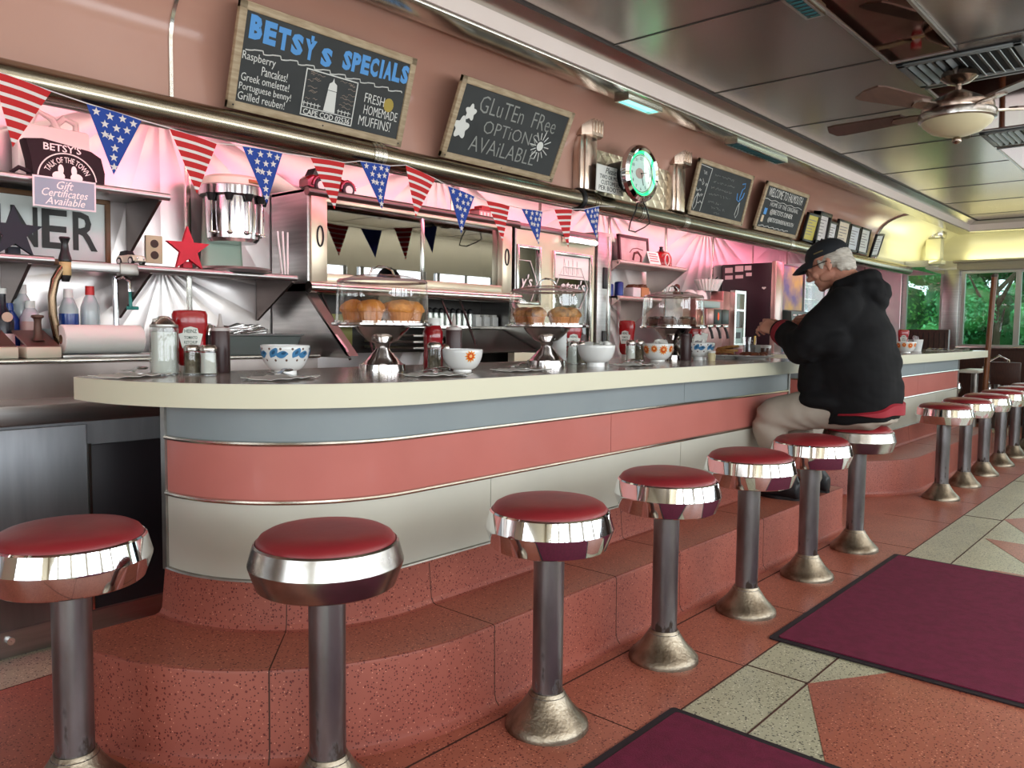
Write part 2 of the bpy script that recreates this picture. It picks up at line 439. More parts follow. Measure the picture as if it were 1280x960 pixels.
mb = MB(); mb.box((XB, 2.058, 2.294), (XC-.08, 2.0755, 2.305)); mb.box((XC-.092, YF, 2.294), (XC-.0745, 2.0575, 2.305)); struct(mb, 'trim_11', mat('dark groove', (44, 36, 34), .5))
# wall at the far end: cove, cornice, windows and stained boarding
pe = [(XE-(2.6-y)*1.0-.0, z) for y, z in []]
mb = MB()
ce = [(XE-.006, 1.93)] + [(XE-.456+.45*math.cos(a), 1.95+.252*math.sin(a)) for a in [PI/2*k/10 for k in range(11)]]
mb.loft([[Vector((x, y, z)) for x, z in ce+[(x+.04, z+.04) for x, z in ce][::-1]] for y in (YF, 2.62)])
struct(mb, 'wall_end_cove', YEL_W, 50)
def e(px, py): return at(px, py, x=XE)
zs = e(1240, 434).z; zt = e(1240, 338).z
yA0, yA1 = e(1130, 380).y, e(1178, 380).y          # narrow corner window
yB0 = e(1202, 380).y
mul = [e(1272, 380).y, .62, -.3, -1.2]
mb = MB()
mb.box((XE, YF, 0), (XE+.12, YW+.1, zs)); mb.box((XE, YF, zt), (XE+.12, YW+.1, 2.6))
mb.box((XE, yA0, zs), (XE+.12, YW+.1, zt)); mb.box((XE, yB0, zs), (XE+.12, yA1, zt)); mb.box((XE, YF-.1, zs), (XE+.12, YF+.1, zt))
struct(mb, 'wall_end', STEEL)
mb = MB(); mb.box((XE-.03, YF, .02), (XE-.001, 2.5, zs-.02)); struct(mb, 'baseboard_end', BROWN_W)
mb = MB()
mb.box((XE-.05, YF, zt+.005), (XE+.01, yB0+.06, zt+.10), .006); mb.box((XE-.09, YF, zt+.10), (XE, yB0+.1, zt+.125), .004)
struct(mb, 'trim_6', mat('greyed cornice board', (176, 168, 150), .5))
mb = MB(); mb.box((XE-.06, YF, zs-.025), (XE+.02, yB0+.05, zs+.008), .005); struct(mb, 'trim_7', STEEL2)
for i, (y0, y1) in enumerate([(yA0, yA1), (yB0, mul[0]), (mul[0], mul[1]), (mul[1], mul[2]), (mul[2], mul[3])]):
    r = MB(); a = .028
    r.box((XE-.01, y0, zs), (XE+.05, y0-a, zt)); r.box((XE-.01, y1+a, zs), (XE+.05, y1, zt)); r.box((XE-.009, y0-a, zs+.001), (XE+.049, y1+a, zs+a)); r.box((XE-.009, y0-a, zt-a), (XE+.049, y1+a, zt-.001))
    wn = struct(r, 'window_%d' % (i+1), mat('aluminium window frame', (186, 188, 180), .35, .7))
    p = MB(); p.box((XE+.018, y0-a, zs+a), (XE+.023, y1+a, zt-a)); p.build('pane', glass('window glass', (232, 244, 240), .03), wn)
# pilaster in the corner
cp = e(1189, 380).y
mb = MB(); mb.box((XE-.06, cp-.09, zs-.05), (XE, cp+.09, zt+.02), .01)
struct(mb, 'trim_8', STEEL)
t_ = thing('corner_pilaster', 'shiny cream fluted pilaster where the two coves meet in the corner', 'pilaster', (9.93, 2.465, 1.832))
mb = MB(); mb.box((-.07, -.08, .03), (.07, .08, .29), .015); mb.box((-.09, -.10, 0), (.09, .10, .05), .012); mb.build('shaft', YEL_W, t_)
mb = MB(); mb.box((-.09, -.10, .29), (.09, .11, .41), .02)
for k in range(3): mb.box((-.098, -.06+k*.06, .30), (-.08, -.03+k*.06, .40), .006)
mb.build('capital', STEEL2, t_)
mb = MB(); arc_ = [(10.62-1.32*math.sin(a), 2.36+.16*math.cos(a)-.0) for a in [PI/2*k/10 for k in range(10, -1, -1)]]
mb.prism([(9.3, 2.595)]+arc_[::-1][::-1]+[(XE-.002, 2.52), (XE-.002, 2.595)], 1.765, 1.832); struct(mb, 'trim_10', STEEL2, 30)
# wall behind the photographer, with its row of windows
mb = MB()
mb.box((XB, YF-.1, 0), (XE, YF, .92)); mb.box((XB, YF-.1, 1.80), (XE, YF, 2.6))
xs = [-2.45+i*1.3 for i in range(9)]
edges = [XB] + [v for x in xs for v in (x-.56, x+.56)] + [XE]
for i in range(0, len(edges), 2): mb.box((edges[i], YF-.1, .92), (edges[i+1], YF, 1.80))
struct(mb, 'wall_front', mat('cream front wall', (240, 234, 212), .4))
mb = MB()
for x in xs:
    for d in (-.54, -.02, .5): mb.box((x+d, YF+.0, .92), (x+d+.05, YF+.05, 1.80))
    mb.box((x-.56, YF+.0, 1.34), (x+.56, YF+.04, 1.38))
struct(mb, 'trim_9', mat('aluminium sash', (150, 150, 146), .35, .7))
mb = MB(); mb.box((XB, YF, .02), (XE, YF+.03, .92)); struct(mb, 'baseboard_front', BROWN_W)
mb = MB(); mb.box((XB-.1, YF-.1, 0), (XB, YW+.1, .92)); mb.box((XB-.1, YF-.1, 1.80), (XB, YW+.1, 2.6)); mb.box((XB-.1, YF-.1, .92), (XB, -.8, 1.80)); mb.box((XB-.1, 2.0, .92), (XB, YW+.1, 1.80))
for y in (-.8, .1, 1.0, 1.95): mb.box((XB, y, .92), (XB+.05, y+.05, 1.80))
struct(mb, 'wall_side', mat('cream side wall', (216, 204, 176), .5))
mb = MB(); mb.box((XB-.1, YF-.1, 2.6), (XE+.1, YW+.1, 2.7)); struct(mb, 'roof', DARK)
# corner strip of ribbed steel beyond the back bar
mb = MB()
mb.loft([[Vector((XE-.02-.008*(k % 2), yA0+.03+k*.0125, z)) for k in range(48)] for z in (zs-.1, 2.0)], closed=False)
struct(mb, 'wall_end_ribbed', mat('ribbed steel sheet', (206, 190, 190), .3, .6), 0)

# ================================================================== NEON, LAMPS
t_ = thing('neon_tube', 'long pink neon tube hidden behind the bumper rail lighting the steel back wall', 'neon light', (3, 2.66, 1.80))
mb = MB(); mb.cyl((-2.5, 2.665, 1.82), (9.0, 2.665, 1.82), .009, n=8)
mb.build('lit_tube', mat('pink neon', (255, 180, 200), .4, emit=22, emit_rgb=(255, 138, 174)), t_, True)
mb = MB()
for k in range(12): mb.box((-2.4+k, 2.653, 1.812), (-2.38+k, 2.668, 1.828))
mb.build('clip', WHITE_PL, t_, True)
area('cove_uplight', (XE-.05, .6, zt+.13), (PI, .35, 0), .06, 3.4, 5, (1, .96, .62))
area('cove_uplight', (9.5, 2.45, 1.86), (PI-.3, 0, 0), 1.6, .1, 3, (1, .96, .62))
TEAL = mat('teal glow', (150, 235, 235), .4, emit=2.4, emit_rgb=(130, 232, 236))  # glowing strips under the cornice stand in for bright reflections in the steel
def teal_slot(label, c, L_, W_, bars, rz=0):
    t = thing('glow_slot', label, 'light', c, rz)
    mb = MB(); mb.box((-L_/2-.015, -W_/2-.012, -.012), (L_/2+.015, -W_/2, .02)); mb.box((-L_/2-.015, W_/2, -.012), (L_/2+.015, W_/2+.012, .02))
    mb.box((-L_/2-.015, -W_/2, -.012), (-L_/2, W_/2, .02)); mb.box((L_/2, -W_/2, -.012), (L_/2+.015, W_/2, .02)); mb.build('frame', STEEL2, t)
    mb = MB(); mb.box((-L_/2, -W_/2, .0), (L_/2, W_/2, .016)); mb.build('diffuser', TEAL, t)
    if bars:
        for k in range(bars): x = -L_/2+(k+.5)*L_/bars; MB().box((x-.006, -W_/2, -.011), (x+.006, W_/2, -.001)).build('louvre_bar', DARK, t)
    return t
teal_slot('short glowing teal strip standing in for a reflection under the cornice above the clock', (at(803, 129, z=2.18).x, 2.235, 2.176), .28, .06, 0)
teal_slot('louvred glowing teal strip standing in for a reflection under the cornice above the two small chalkboards', (at(950, 189, z=2.18).x, 2.235, 2.176), .70, .06, 16)
p = at(1038, 14, z=2.285); teal_slot('louvred teal lamp on the ceiling beside the bronze mirror panel', (2.98, 1.245, 2.283), .34, .05, 10)

# ceiling strip of bronze mirrors and air grilles
BRONZE = mat('bronze mirror', (124, 74, 52), .04, 1)
def mirror(label, x0, x1, y0, y1):
    t = thing('mirror_panel', label, 'mirror panel', ((x0+x1)/2, (y0+y1)/2, ZC))
    mb = MB(); mb.box((x0+.01, y0+.01, ZC-.008), (x1-.01, y1-.01, ZC-.001)); mb.build('mirror', BRONZE, t, True)
    mb = MB()
    for a in ((x0, y0, x1, y0+.012), (x0, y1-.012, x1, y1), (x0, y0, x0+.012, y1), (x1-.012, y0, x1, y1)): mb.box((a[0], a[1], ZC-.014), (a[2], a[3], ZC-.001))
    mb.build('frame', STEEL, t, True)
GRILLE = mat('grey grille paint', (120, 124, 124), .45, .3)
def grille(label, x0, x1, y0, y1):
    t = thing('air_vent', label, 'air vent', ((x0+x1)/2, (y0+y1)/2, ZC))
    mb = MB(); mb.box((x0, y0, ZC-.006), (x1, y1, ZC-.001)); mb.build('back_plate', mat('dark duct', (30, 32, 34), .7), t, True)
    mb = MB(); f = .035
    for a in ((x0, y0, x1, y0+f), (x0, y1-f, x1, y1), (x0, y0, x0+f, y1), (x1-f, y0, x1, y1)): mb.box((a[0], a[1], ZC-.014), (a[2], a[3], ZC-.002), .003)
    mb.build('frame', GRILLE, t, True)
    n = 11
    for k in range(n):
        y = y0+f+(k+.5)*(y1-y0-2*f)/n
        mb = MB(); mb.box((x0+f, -.012, -.002), (x1-f, .012, .002), M=Matrix.Translation((0, y, ZC-.011)) @ Matrix.Rotation(.6*(1 if k < n/2 else -1), 4, 'X')); mb.build('slat', GRILLE, t, True)
mirror('bronze mirror panel on the ceiling before the first air grille', 2.0, 3.97, .93, 1.215)
mirror('bronze mirror panel on the ceiling above the fan blades', 4.47, 5.62, .74, 1.19)
mirror('bronze mirror panel on the ceiling beyond the second air grille', 6.2, 7.6, .74, 1.19)
grille('grey air grille on the ceiling right above the fan', 4.02, 4.44, .70, 1.20)
grille('grey air grille on the ceiling beyond the fan', 5.68, 6.12, .74, 1.19)

# ceiling fan
fx, fy = 4.25, .985
NICK = noisy(mat('brushed nickel', (168, 150, 138), .25, 1), (150, 132, 120), 9)
t_ = thing('ceiling_fan', 'five-bladed nickel ceiling fan with a frosted bowl light', 'ceiling fan', (fx, fy, ZC))
mb = MB(); mb.lathe([(0, -.008), (.05, -.008), (.075, -.03), (.078, -.05), (.05, -.072), (.02, -.08), (0, -.08)]); mb.build('canopy', NICK, t_)
mb = MB(); mb.cyl((0, 0, -.07), (0, 0, -.115), .013, n=14); mb.build('downrod', NICK, t_)
hz = -.11
mb = MB(); mb.lathe([(0, hz), (.03, hz), (.10, hz-.035), (.15, hz-.065), (.155, hz-.085), (.15, hz-.10), (.12, hz-.115), (0, hz-.115)], n=40); mb.build('motor_housing', NICK, t_)
mb = MB(); mb.lathe([(.10, hz-.11), (.162, hz-.10), (.168, hz-.115), (.164, hz-.135), (.15, hz-.14), (.10, hz-.12)], n=40, closed=True); mb.build('light_rim', CHROME2, t_)
mb = MB(); mb.lathe([(.155, hz-.13), (.145, hz-.155), (.11, hz-.185), (.06, hz-.203), (0, hz-.209)], n=40); o = mb.build('light_bowl', mat('frosted amber glass', (196, 184, 150), .35, emit=.06), t_); o['label'] = 'frosted glass bowl'
mb = MB(); mb.sphere((.012, 0, hz-.225), (.022, .022, .018)); mb.build('finial', NICK, t_)
FAN_A = 85
FAN_BL = noisy(mat('brown fan blade', (96, 70, 60), .3, .2), (84, 60, 52), 8, stretch=(1, 8, 1))
for k in range(5):
    a = math.radians(FAN_A+72*k); M = Matrix.Rotation(a, 4, 'Z') @ Matrix.Translation((0, 0, hz-.085)) @ Matrix.Rotation(math.radians(10), 4, 'X')
    mb = MB(); mb.prism([(.24, -.05), (.56, -.068), (.60, -.06), (.62, 0), (.60, .06), (.56, .068), (.24, .05), (.22, 0)], -.004, .004, M); b_ = mb.build('blade', FAN_BL, t_)
    mb = MB(); mb.prism([(.13, -.02), (.20, -.035), (.28, -.03), (.30, 0), (.28, .03), (.20, .035), (.13, .02)], -.012, -.004, M); mb.build('blade_bracket', NICK, b_)

# ================================================================== OUTSIDE
GR = noisy(mat('mown grass', (70, 110, 50), .9), (90, 130, 60), 6)
mb = MB(); mb.box((XE+.2, -12, -.35), (40, 22, -.3)); o = mb.build('ground_outside', GR); o['kind'] = 'structure'
mb = MB()
def leafmat(n, a, b2):
    M = noisy(mat(n, a, .55), b2, 2.5); t, N, L, b = nodes(M); b.inputs['Subsurface Weight'].default_value = 0
    return M
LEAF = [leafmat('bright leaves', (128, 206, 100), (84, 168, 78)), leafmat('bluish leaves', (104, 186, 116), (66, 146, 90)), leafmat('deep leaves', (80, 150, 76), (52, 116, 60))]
BARK = mat('bark', (92, 76, 58), .9)
def tree(label, x, y, h, r, k, seed, z0=.1):
    rnd = random.Random(seed); t = thing('tree', label, 'tree', (x, y, -.3), group='trees beyond the end windows')
    mb = MB(); mb.tube([(0, 0, 0), (.04, .02, h*.4), (0, .05, h*.8)], [.09, .07, .03], 8)
    for q in range(5): a = q*1.3; mb.tube([(.02, .02, h*(.3+.08*q)), (r*.5*math.cos(a), r*.5*math.sin(a), h*(.55+.07*q))], [.035, .012], 6)
    mb.build('trunk', BARK, t)
    mb = MB(); bmv = mb.bm
    blobs = [(Vector((rnd.uniform(-.6, .6)*r, rnd.uniform(-.8, .8)*r, z0+rnd.random()*(h-z0))), rnd.uniform(.22, .42)*r) for _ in range(26)]
    for c, br in blobs:
        for _ in range(430):
            d = Vector((rnd.gauss(0, 1), rnd.gauss(0, 1), rnd.gauss(0, 1))).normalized()
            p = c+d*br*(.75+.3*rnd.random()); s = rnd.uniform(.022, .046)
            n = (d+Vector((rnd.gauss(0, .5), rnd.gauss(0, .5), rnd.gauss(0, .5)))).normalized()
            u = n.orthogonal().normalized(); u = Matrix.Rotation(rnd.random()*6.3, 3, n) @ u; v = n.cross(u)
            bmv.faces.new([bmv.verts.new(q) for q in (p-u*s, p+v*s*.5, p+u*s, p-v*s*.5)])
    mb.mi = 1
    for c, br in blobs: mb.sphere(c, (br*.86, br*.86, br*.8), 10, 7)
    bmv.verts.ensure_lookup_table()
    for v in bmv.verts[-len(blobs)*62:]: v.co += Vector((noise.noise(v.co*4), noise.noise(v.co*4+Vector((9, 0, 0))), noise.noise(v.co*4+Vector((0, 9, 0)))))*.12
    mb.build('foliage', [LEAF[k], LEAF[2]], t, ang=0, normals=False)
for i, (x, y, h, r, k, lb) in enumerate([
    (14.2, 4.1, 3.6, 1.2, 0, 'bright green bush seen through the narrow corner window'),
    (13.6, 2.5, 3.2, 1.1, 1, 'bluish green bush seen through the wide window'),
    (15.5, 3.2, 4.6, 1.4, 2, 'deep green tree standing behind the two bushes'),
    (14.8, .9, 3.6, 1.3, 1, 'bluish green tree past the window mullion'),
    (17.5, 5.6, 5.5, 1.8, 0, 'tall bright tree farther out beyond the corner window'),
    (18.0, 1.6, 5.6, 1.9, 0, 'tall bright tree farther out behind the wide window')]):
    tree(lb, x, y, h, r, k, 40+i)

# ================================================================== COUNTERS, STEPS, STOOLS
ZT = .905
def path_pts(C, r, x_end, n=20, ext=0):
    pts = [(C[0]+r*math.cos(PI+PI/2*k/n), C[1]+r*math.sin(PI+PI/2*k/n)) for k in range(n+1)]
    return pts + [(x_end, C[1]-r)]
def sweep(mb, C, prof, x_end, s0=0, s1=1e9, n=24, x_start=None):
    """profile of (radius from the corner centre, height) swept round the rounded end and along the straight"""
    R0 = .5; arc = PI/2*R0
    ss = [arc*k/n for k in range(n+1)] + [arc+(x_end-C[0])]
    ss = [s0]+[s for s in ss if s0 < s < s1]+[min(s1, ss[-1])]
    rings = []
    for s in ss:
        if s <= arc+1e-9: a = PI+s/R0; rings.append([Vector((C[0]+r*math.cos(a), C[1]+r*math.sin(a), z)) for r, z in prof])
        else: rings.append([Vector((C[0]+s-arc, C[1]-r, z)) for r, z in prof])
    mb.loft(rings); return mb
ARC = PI/2*.5
def s_of_x(C, x): return ARC+x-C[0]
STEPP = [(.790, 0), (.778, .005), (.767, .016), (.761, .036), (.759, .222), (.757, .228), (.751, .23), (.522, .23), (.509, .234), (.501, .246), (.490, .357), (.40, .357), (.40, 0)]
STEPJ = [(.779, .0055), (.7678, .0164), (.7618, .0362), (.7597, .2222), (.7576, .2285), (.7512, .2312), (.5225, .2312), (.5096, .2347), (.5016, .2464), (.4908, .352), (.488, .352), (.499, .245), (.507, .232), (.522, .228), (.751, .228), (.757, .222), (.759, .036), (.765, .016), (.776, .005)]
def band(r, z0, z1, th=.02): return [(r, z0), (r, z1), (r-th, z1), (r-th, z0)]
def counter(C, x_end, step_end, joints, pseams, lab_step, lab_front, end_trim):
    st = thing('foot_step', lab_step, 'step', (C[0]-.3, C[1]-.6, 0))
    sweep(MB(), C, STEPP, step_end).build('step_block', RED_V, st, True, ang=28)
    tr = [(.7505, .2302), (.7505, .2306), (.523, .2306), (.523, .2302)]
    sweep(MB(), C, tr, step_end-.002, .004).build('tread', RED_T, st, True)
    for s in joints: sweep(MB(), C, STEPJ, step_end, s, s+.0025).build('joint', SEAM, st, True)
    t = thing('counter_front', lab_front, 'counter', (C[0]+.5, C[1]-.1, .357))
    for nm, z0, z1, mm, cuts in (('lower_panel', .357, .575, WHITE_P, pseams[0]), ('middle_panel', .575, .735, PINK, pseams[1]), ('upper_panel', .735, .842, BLUE, pseams[2])):
        ss = [0]+cuts+[1e9]
        for a, b_ in zip(ss[:-1], ss[1:]):
            sweep(MB(), C, band(.48, z0, z1), x_end, a+(.0015 if a else 0), b_-.0015 if b_ < 1e9 else 1e9).build(nm, mm, t, True)
    for z in (.357, .575, .735):
        h = .008 if z > .4 else .007
        sweep(MB(), C, [(.478, z-h), (.487, z-h*.6), (.489, z), (.487, z+h*.6), (.478, z+h)], x_end, 0).build('metal_strip', STEEL2 if z > .4 else DULL, t, True)
    MB().box((C[0]-.487, C[1]-.005, .352), (C[0]-.462, C[1]+.02, .842)).build('corner_strip', DULL, t, True)
    mb = MB(); mb.box((x_end-.004, C[1]-.488, .352), (x_end+.014, C[1]-.46, .842)); mb.build('corner_strip', DULL, t, True)
    mb = MB(); sweep(mb, C, [(.462, .357), (.462, .842), (.05, .842), (.05, .357)], x_end-.002, 0); mb.build('carcass', mat('counter carcass', (120, 120, 116), .6), t, True)
    return t
def top_outline(C, x_end, back, a=.69, b_=.72, cx=.03, cy=.13):
    pts = [(C[0]+cx+a*math.cos(PI+PI/2*k/24), C[1]+cy+b_*math.sin(PI+PI/2*k/24)) for k in range(25)]
    pts += [(x_end, C[1]+cy-b_), (x_end, back), (C[0]+cx-a+.03, back), (C[0]+cx-a, back-.04)]
    return pts
LAM = noisy(mat('grey brown counter laminate', (196, 184, 176), .14), (172, 158, 150), 5, detail=8)
def countertop(C, x_end, back, label):
    t = thing('countertop', label, 'countertop', (C[0]+1, C[1]-.2, .842))
    o = top_outline(C, x_end, back)
    MB().prism(o, .842, ZT-.0005).build('edge_band', CREAM, t, True)
    c = Vector((sum(p[0] for p in o)/len(o), sum(p[1] for p in o)/len(o)))
    inn = []
    for i, p in enumerate(o):
        a = Vector(o[i-1]); b_ = Vector(o[(i+1) % len(o)]); d = (b_-a).normalized(); n = Vector((-d.y, d.x)); inn.append(Vector(p)+n*.007)
    MB().prism(inn, ZT-.004, ZT).build('top_surface', LAM, t, True)
    return t
C1, C2 = (1.52, 2.23), (5.86, 2.23)
sx1 = lambda x: s_of_x(C1, x)
counter(C1, 4.24, 4.34, [.42, sx1(1.60), sx1(2.2), sx1(2.62), sx1(3.35), sx1(3.8)], ([sx1(1.88), sx1(3.10)], [sx1(2.56)], [sx1(3.12)]),
        'red terrazzo foot step wrapped round the long counter with the cake stands', 'long counter front in blue, salmon and pale panels with chrome strips', True)
sx2 = lambda x: s_of_x(C2, x)
counter(C2, 8.0, 8.05, [.35, sx2(6.5), sx2(7.3)], ([sx2(7.3)], [sx2(6.75)], [sx2(6.9)]),
        'red terrazzo foot step of the second counter behind the seated man', 'second counter front of blue, salmon and pale panels behind the seated man', True)
countertop(C1, 4.42, 2.44, 'cream-edged countertop holding the cake stands and bowls')
countertop(C2, 8.62, 2.44, 'cream-edged countertop of the second counter behind the seated man')

def make_stool(label, chrome, loc):
    t = thing('bar_stool', label, 'stool', loc, 0, 'red stools along the counters')
    MB().lathe([(0, .617), (.05, .616), (.10, .612), (.128, .606), (.143, .598), (.150, .588), (.1505, .581), (.147, .572), (0, .572)], n=48).build('seat_cushion', RED_VINYL, t)
    MB().lathe([(.147, .580), (.153, .586), (.157, .582), (.1685, .540), (.168, .536), (.152, .490), (.148, .487), (0, .487), (0, .575), (.147, .575)], n=96).build('seat_rim', chrome, t, ang=16)
    MB().lathe([(0, .487), (.041, .487), (.0405, .40), (.0405, .10), (.05, .09), (0, .09)], n=32).build('pole', DULL_POLE, t)
    MB().lathe([(0, .10), (.044, .10), (.052, .085), (.072, .055), (.097, .028), (.109, .016), (.111, .006), (.111, 0), (0, 0)], n=40).build('base_flange', BASE_M, t)
    return t
DULL_POLE = noisy(mat('scuffed steel pole', (150, 150, 154), .28, 1), (104, 100, 100), 9, stretch=(1, 1, .35), rough2=.45)
def wear(M, rgb, top):
    # rubbed-through brown blotches rising from the foot of the pole
    t, N, L, b = nodes(M); tc = N.new('ShaderNodeTexCoord'); sp = N.new('ShaderNodeSeparateXYZ'); L.new(tc.outputs['Object'], sp.inputs[0])
    mp = N.new('ShaderNodeMapping'); mp.inputs['Scale'].default_value = (1, 1, .4); L.new(tc.outputs['Object'], mp.inputs[0])
    nz = N.new('ShaderNodeTexNoise'); nz.inputs['Scale'].default_value = 38; nz.inputs['Detail'].default_value = 5; L.new(mp.outputs[0], nz.inputs['Vector'])
    a = N.new('ShaderNodeMath'); a.operation = 'MULTIPLY_ADD'; a.inputs[1].default_value = -.42/top; L.new(sp.outputs[2], a.inputs[0]); L.new(nz.outputs['Fac'], a.inputs[2])
    g = N.new('ShaderNodeMapRange'); g.inputs[1].default_value = .28; g.inputs[2].default_value = .36; L.new(a.outputs[0], g.inputs[0])
    mx = N.new('ShaderNodeMix'); mx.data_type = 'RGBA'; mx.inputs['B'].default_value = lin(rgb); old = b.inputs['Base Color'].links[0].from_socket
    L.new(g.outputs[0], mx.inputs['Factor']); L.new(old, mx.inputs['A']); L.new(mx.outputs['Result'], b.inputs['Base Color'])
    iv = N.new('ShaderNodeMath'); iv.operation = 'SUBTRACT'; iv.inputs[0].default_value = 1; L.new(g.outputs[0], iv.inputs[1]); L.new(iv.outputs[0], b.inputs['Metallic'])
wear(DULL_POLE, (58, 46, 40), .22)
BASE_M = noisy(mat('worn brown plated base', (150, 140, 124), .3, 1), (100, 88, 74), 16, lo=.40, hi=.70, rough2=.5, bump=.15, bscale=120)
pl = make_stool('shiny chrome-rimmed stool, third along the long counter after the two at its rounded end', CHROME, (1.613, 1.29, 0))
pd = make_stool('dull grey-rimmed stool facing the middle of the counter\'s rounded end', CHROME2, (1.03, 1.45, 0))
s1 = dup(pl, (.655, 1.875, 0), .4, 'red stool with rusty spotted pole standing beside the black under-counter fridge')
spots = [(2.208, 'chrome stool next along the counter, where the step joint meets its pole', pl), (2.803, 'chrome stool beside the corner of the far burgundy mat', pl), (3.399, 'chrome stool next to the one the man sits on', pl), (3.994, 'dull-rimmed stool the man in the black jacket sits on', pd)]
for x, lb, src in spots: dup(src, (x, 1.29, 0), x, lb)
l2 = ['first stool beyond the seated man, standing clear by the second counter', 'second stool beyond the seated man', 'third stool beyond the seated man', 'fourth stool beyond the seated man', 'fifth stool beyond the seated man', 'sixth and last stool of the row beyond the seated man']
for k, lb in enumerate(l2):
    x = 5.63+.60*k; dup(pl, (x, 1.295, 0), 1+x, lb)
dup(pl, (8.55, 2.0, 0), 2, 'red stool standing past the end of the second counter beneath its overhang')

# burgundy mats
MATC = noisy(mat('burgundy mat pile', (112, 22, 56), .9), (100, 18, 48), 30, bump=.3, bscale=300)
def floor_mat(label, x0, x1, y0, y1):
    t = thing('floor_mat', label, 'mat', ((x0+x1)/2, (y0+y1)/2, 0), group='burgundy mats')
    M = Matrix.Translation(((x0+x1)/2, (y0+y1)/2, .003))
    MB().prism(rounded(x1-x0, y1-y0, .012), 0, .004, M).build('rubber_border', mat('black rubber', (34, 26, 32), .6), t, True)
    MB().prism(rounded(x1-x0-.05, y1-y0-.05, .01), 0, .0075, M).build('pile', MATC, t, True)
floor_mat('burgundy mat with black border lying nearer the second row of stools', 2.595, 4.02, -.1, 1.11)
floor_mat('burgundy mat with black border closest to the rounded counter end', .45, 1.925, -.1, 1.09)

# ================================================================== BACK BAR FURNITURE
STEEL_D = noisy(mat('dark brushed fridge steel', (150, 152, 156), .42, 1, aniso=.85), (138, 140, 144), 3, stretch=(8, 8, 1), rough2=.48)
t_ = thing('under_counter_fridge', 'low brushed steel fridge with a black door at the rounded counter end', 'fridge', (.6, 2.95, 0))
YB = 2.78
x1_ = at(113, 600, y=YB).x
MB().box((-1.6, YB+.012, .09), (2.1, 3.2, .74)).build('body', STEEL_D, t_, True)
MB().box((-1.6, YB-.012, .735), (2.1, 3.2, .80), .006).build('top', STEEL, t_, True)
for xa, xb in ((-.35, x1_-.008), (-1.3, -.36)):
    d = MB().box((xa, YB, .10), (xb, YB+.02, .725), .004).build('door', STEEL_D, t_, True)
d = MB().box((x1_, YB, .10), (1.75, YB+.02, .655), .003).build('door', mat('black fridge door', (36, 34, 38), .35, .2), t_, True); d['label'] = 'black door'
MB().box((x1_-.004, YB-.004, .10), (x1_+.004, YB+.01, .66)).build('door_edge', STEEL2, t_, True)
mb = MB(); mb.box((-1.6, YB+.03, .0), (2.1, 3.2, .09)); mb.build('kick_plate', STEEL, t_, True)
mb = MB(); mb.cyl((.80, YB+.03, .055), (.80, YB+.018, .055), .012, n=12); mb.build('screw', CHROME, t_, True)

def shelf_edge(mb, x0, x1, yf, z, r=.014):
    mb.box((x0, yf, z-.012), (x1, YW-.002, z)); mb.cyl((x0, yf, z-.012), (x1, yf, z-.012), r, n=12)
t_ = thing('work_ledge', 'stained steel work ledge behind the counter carrying the paper towel roll', 'work ledge', (.4, 3.15, .80))
mb = MB(); mb.box((-1.6, 2.99, .80), (2.08, 3.39, .92)); mb.build('riser', noisy(mat('stained steel', (176, 166, 160), .34, .9), (150, 138, 132), 4, stretch=(1, 1, .4)), t_, True)
mb = MB(); mb.box((-1.6, 2.965, .918), (2.08, 3.39, .934), .006); mb.build('ledge_top', STEEL2, t_, True)
t_ = thing('back_counter', 'steel back counter running behind the cake stands to the soda fountain', 'counter', (6, 3.1, 0))
MB().box((3.56, 2.80, 0), (9.2, 3.39, .80)).build('body', STEEL, t_, True)
MB().box((3.56, 2.76, .80), (9.2, 3.39, .85), .01).build('top', STEEL2, t_, True)

def bracket_shelf(name, label, x0, x1, yf, z, ends, depth=.17):
    t = thing(name, label, 'shelf', ((x0+x1)/2, 3.25, z))
    mb = MB(); shelf_edge(mb, x0, x1, yf, z); mb.build('shelf_board', STEEL, t, True)
    for x in ends:
        mb = MB(); mb.loft([[Vector((x+d, y, zz)) for y, zz in ((yf, z-.012), (yf, z-.03), (YW-.004, z-depth-.03), (YW-.004, z-.012))] for d in (-.006, .006)]); mb.build('bracket', mat('dark bracket steel', (96, 84, 80), .4, .9), t, True)
    return t
YS = 3.1
zts = at(107, 235, y=YS).z
bracket_shelf('wall_shelf', 'high steel shelf carrying the black cloth bag', -1.2, 1.475, YS, 1.562, (1.44,), .2)
bracket_shelf('wall_shelf', 'short steel shelf under the framed letters with the black star', -1.2, 1.055, YS, 1.288, (.98,), .2)
bracket_shelf('wall_shelf', 'steel shelf carrying the milkshake mixer and red star', 1.345, 2.045, YS, 1.280, (1.40, 2.03), .17)
t_ = thing('shelf_rail', 'flat steel rail bridging the two steel shelves under the framed letters', 'rail', (1.2, 3.1, 1.25))
MB().box((1.085, 3.095, 1.246), (1.345, 3.13, 1.28), .003).build('bar', STEEL, t_, True)
MB().box((1.28, 3.09, 1.238), (1.35, 3.13, 1.284), .005).build('end_clip', DULL, t_, True)

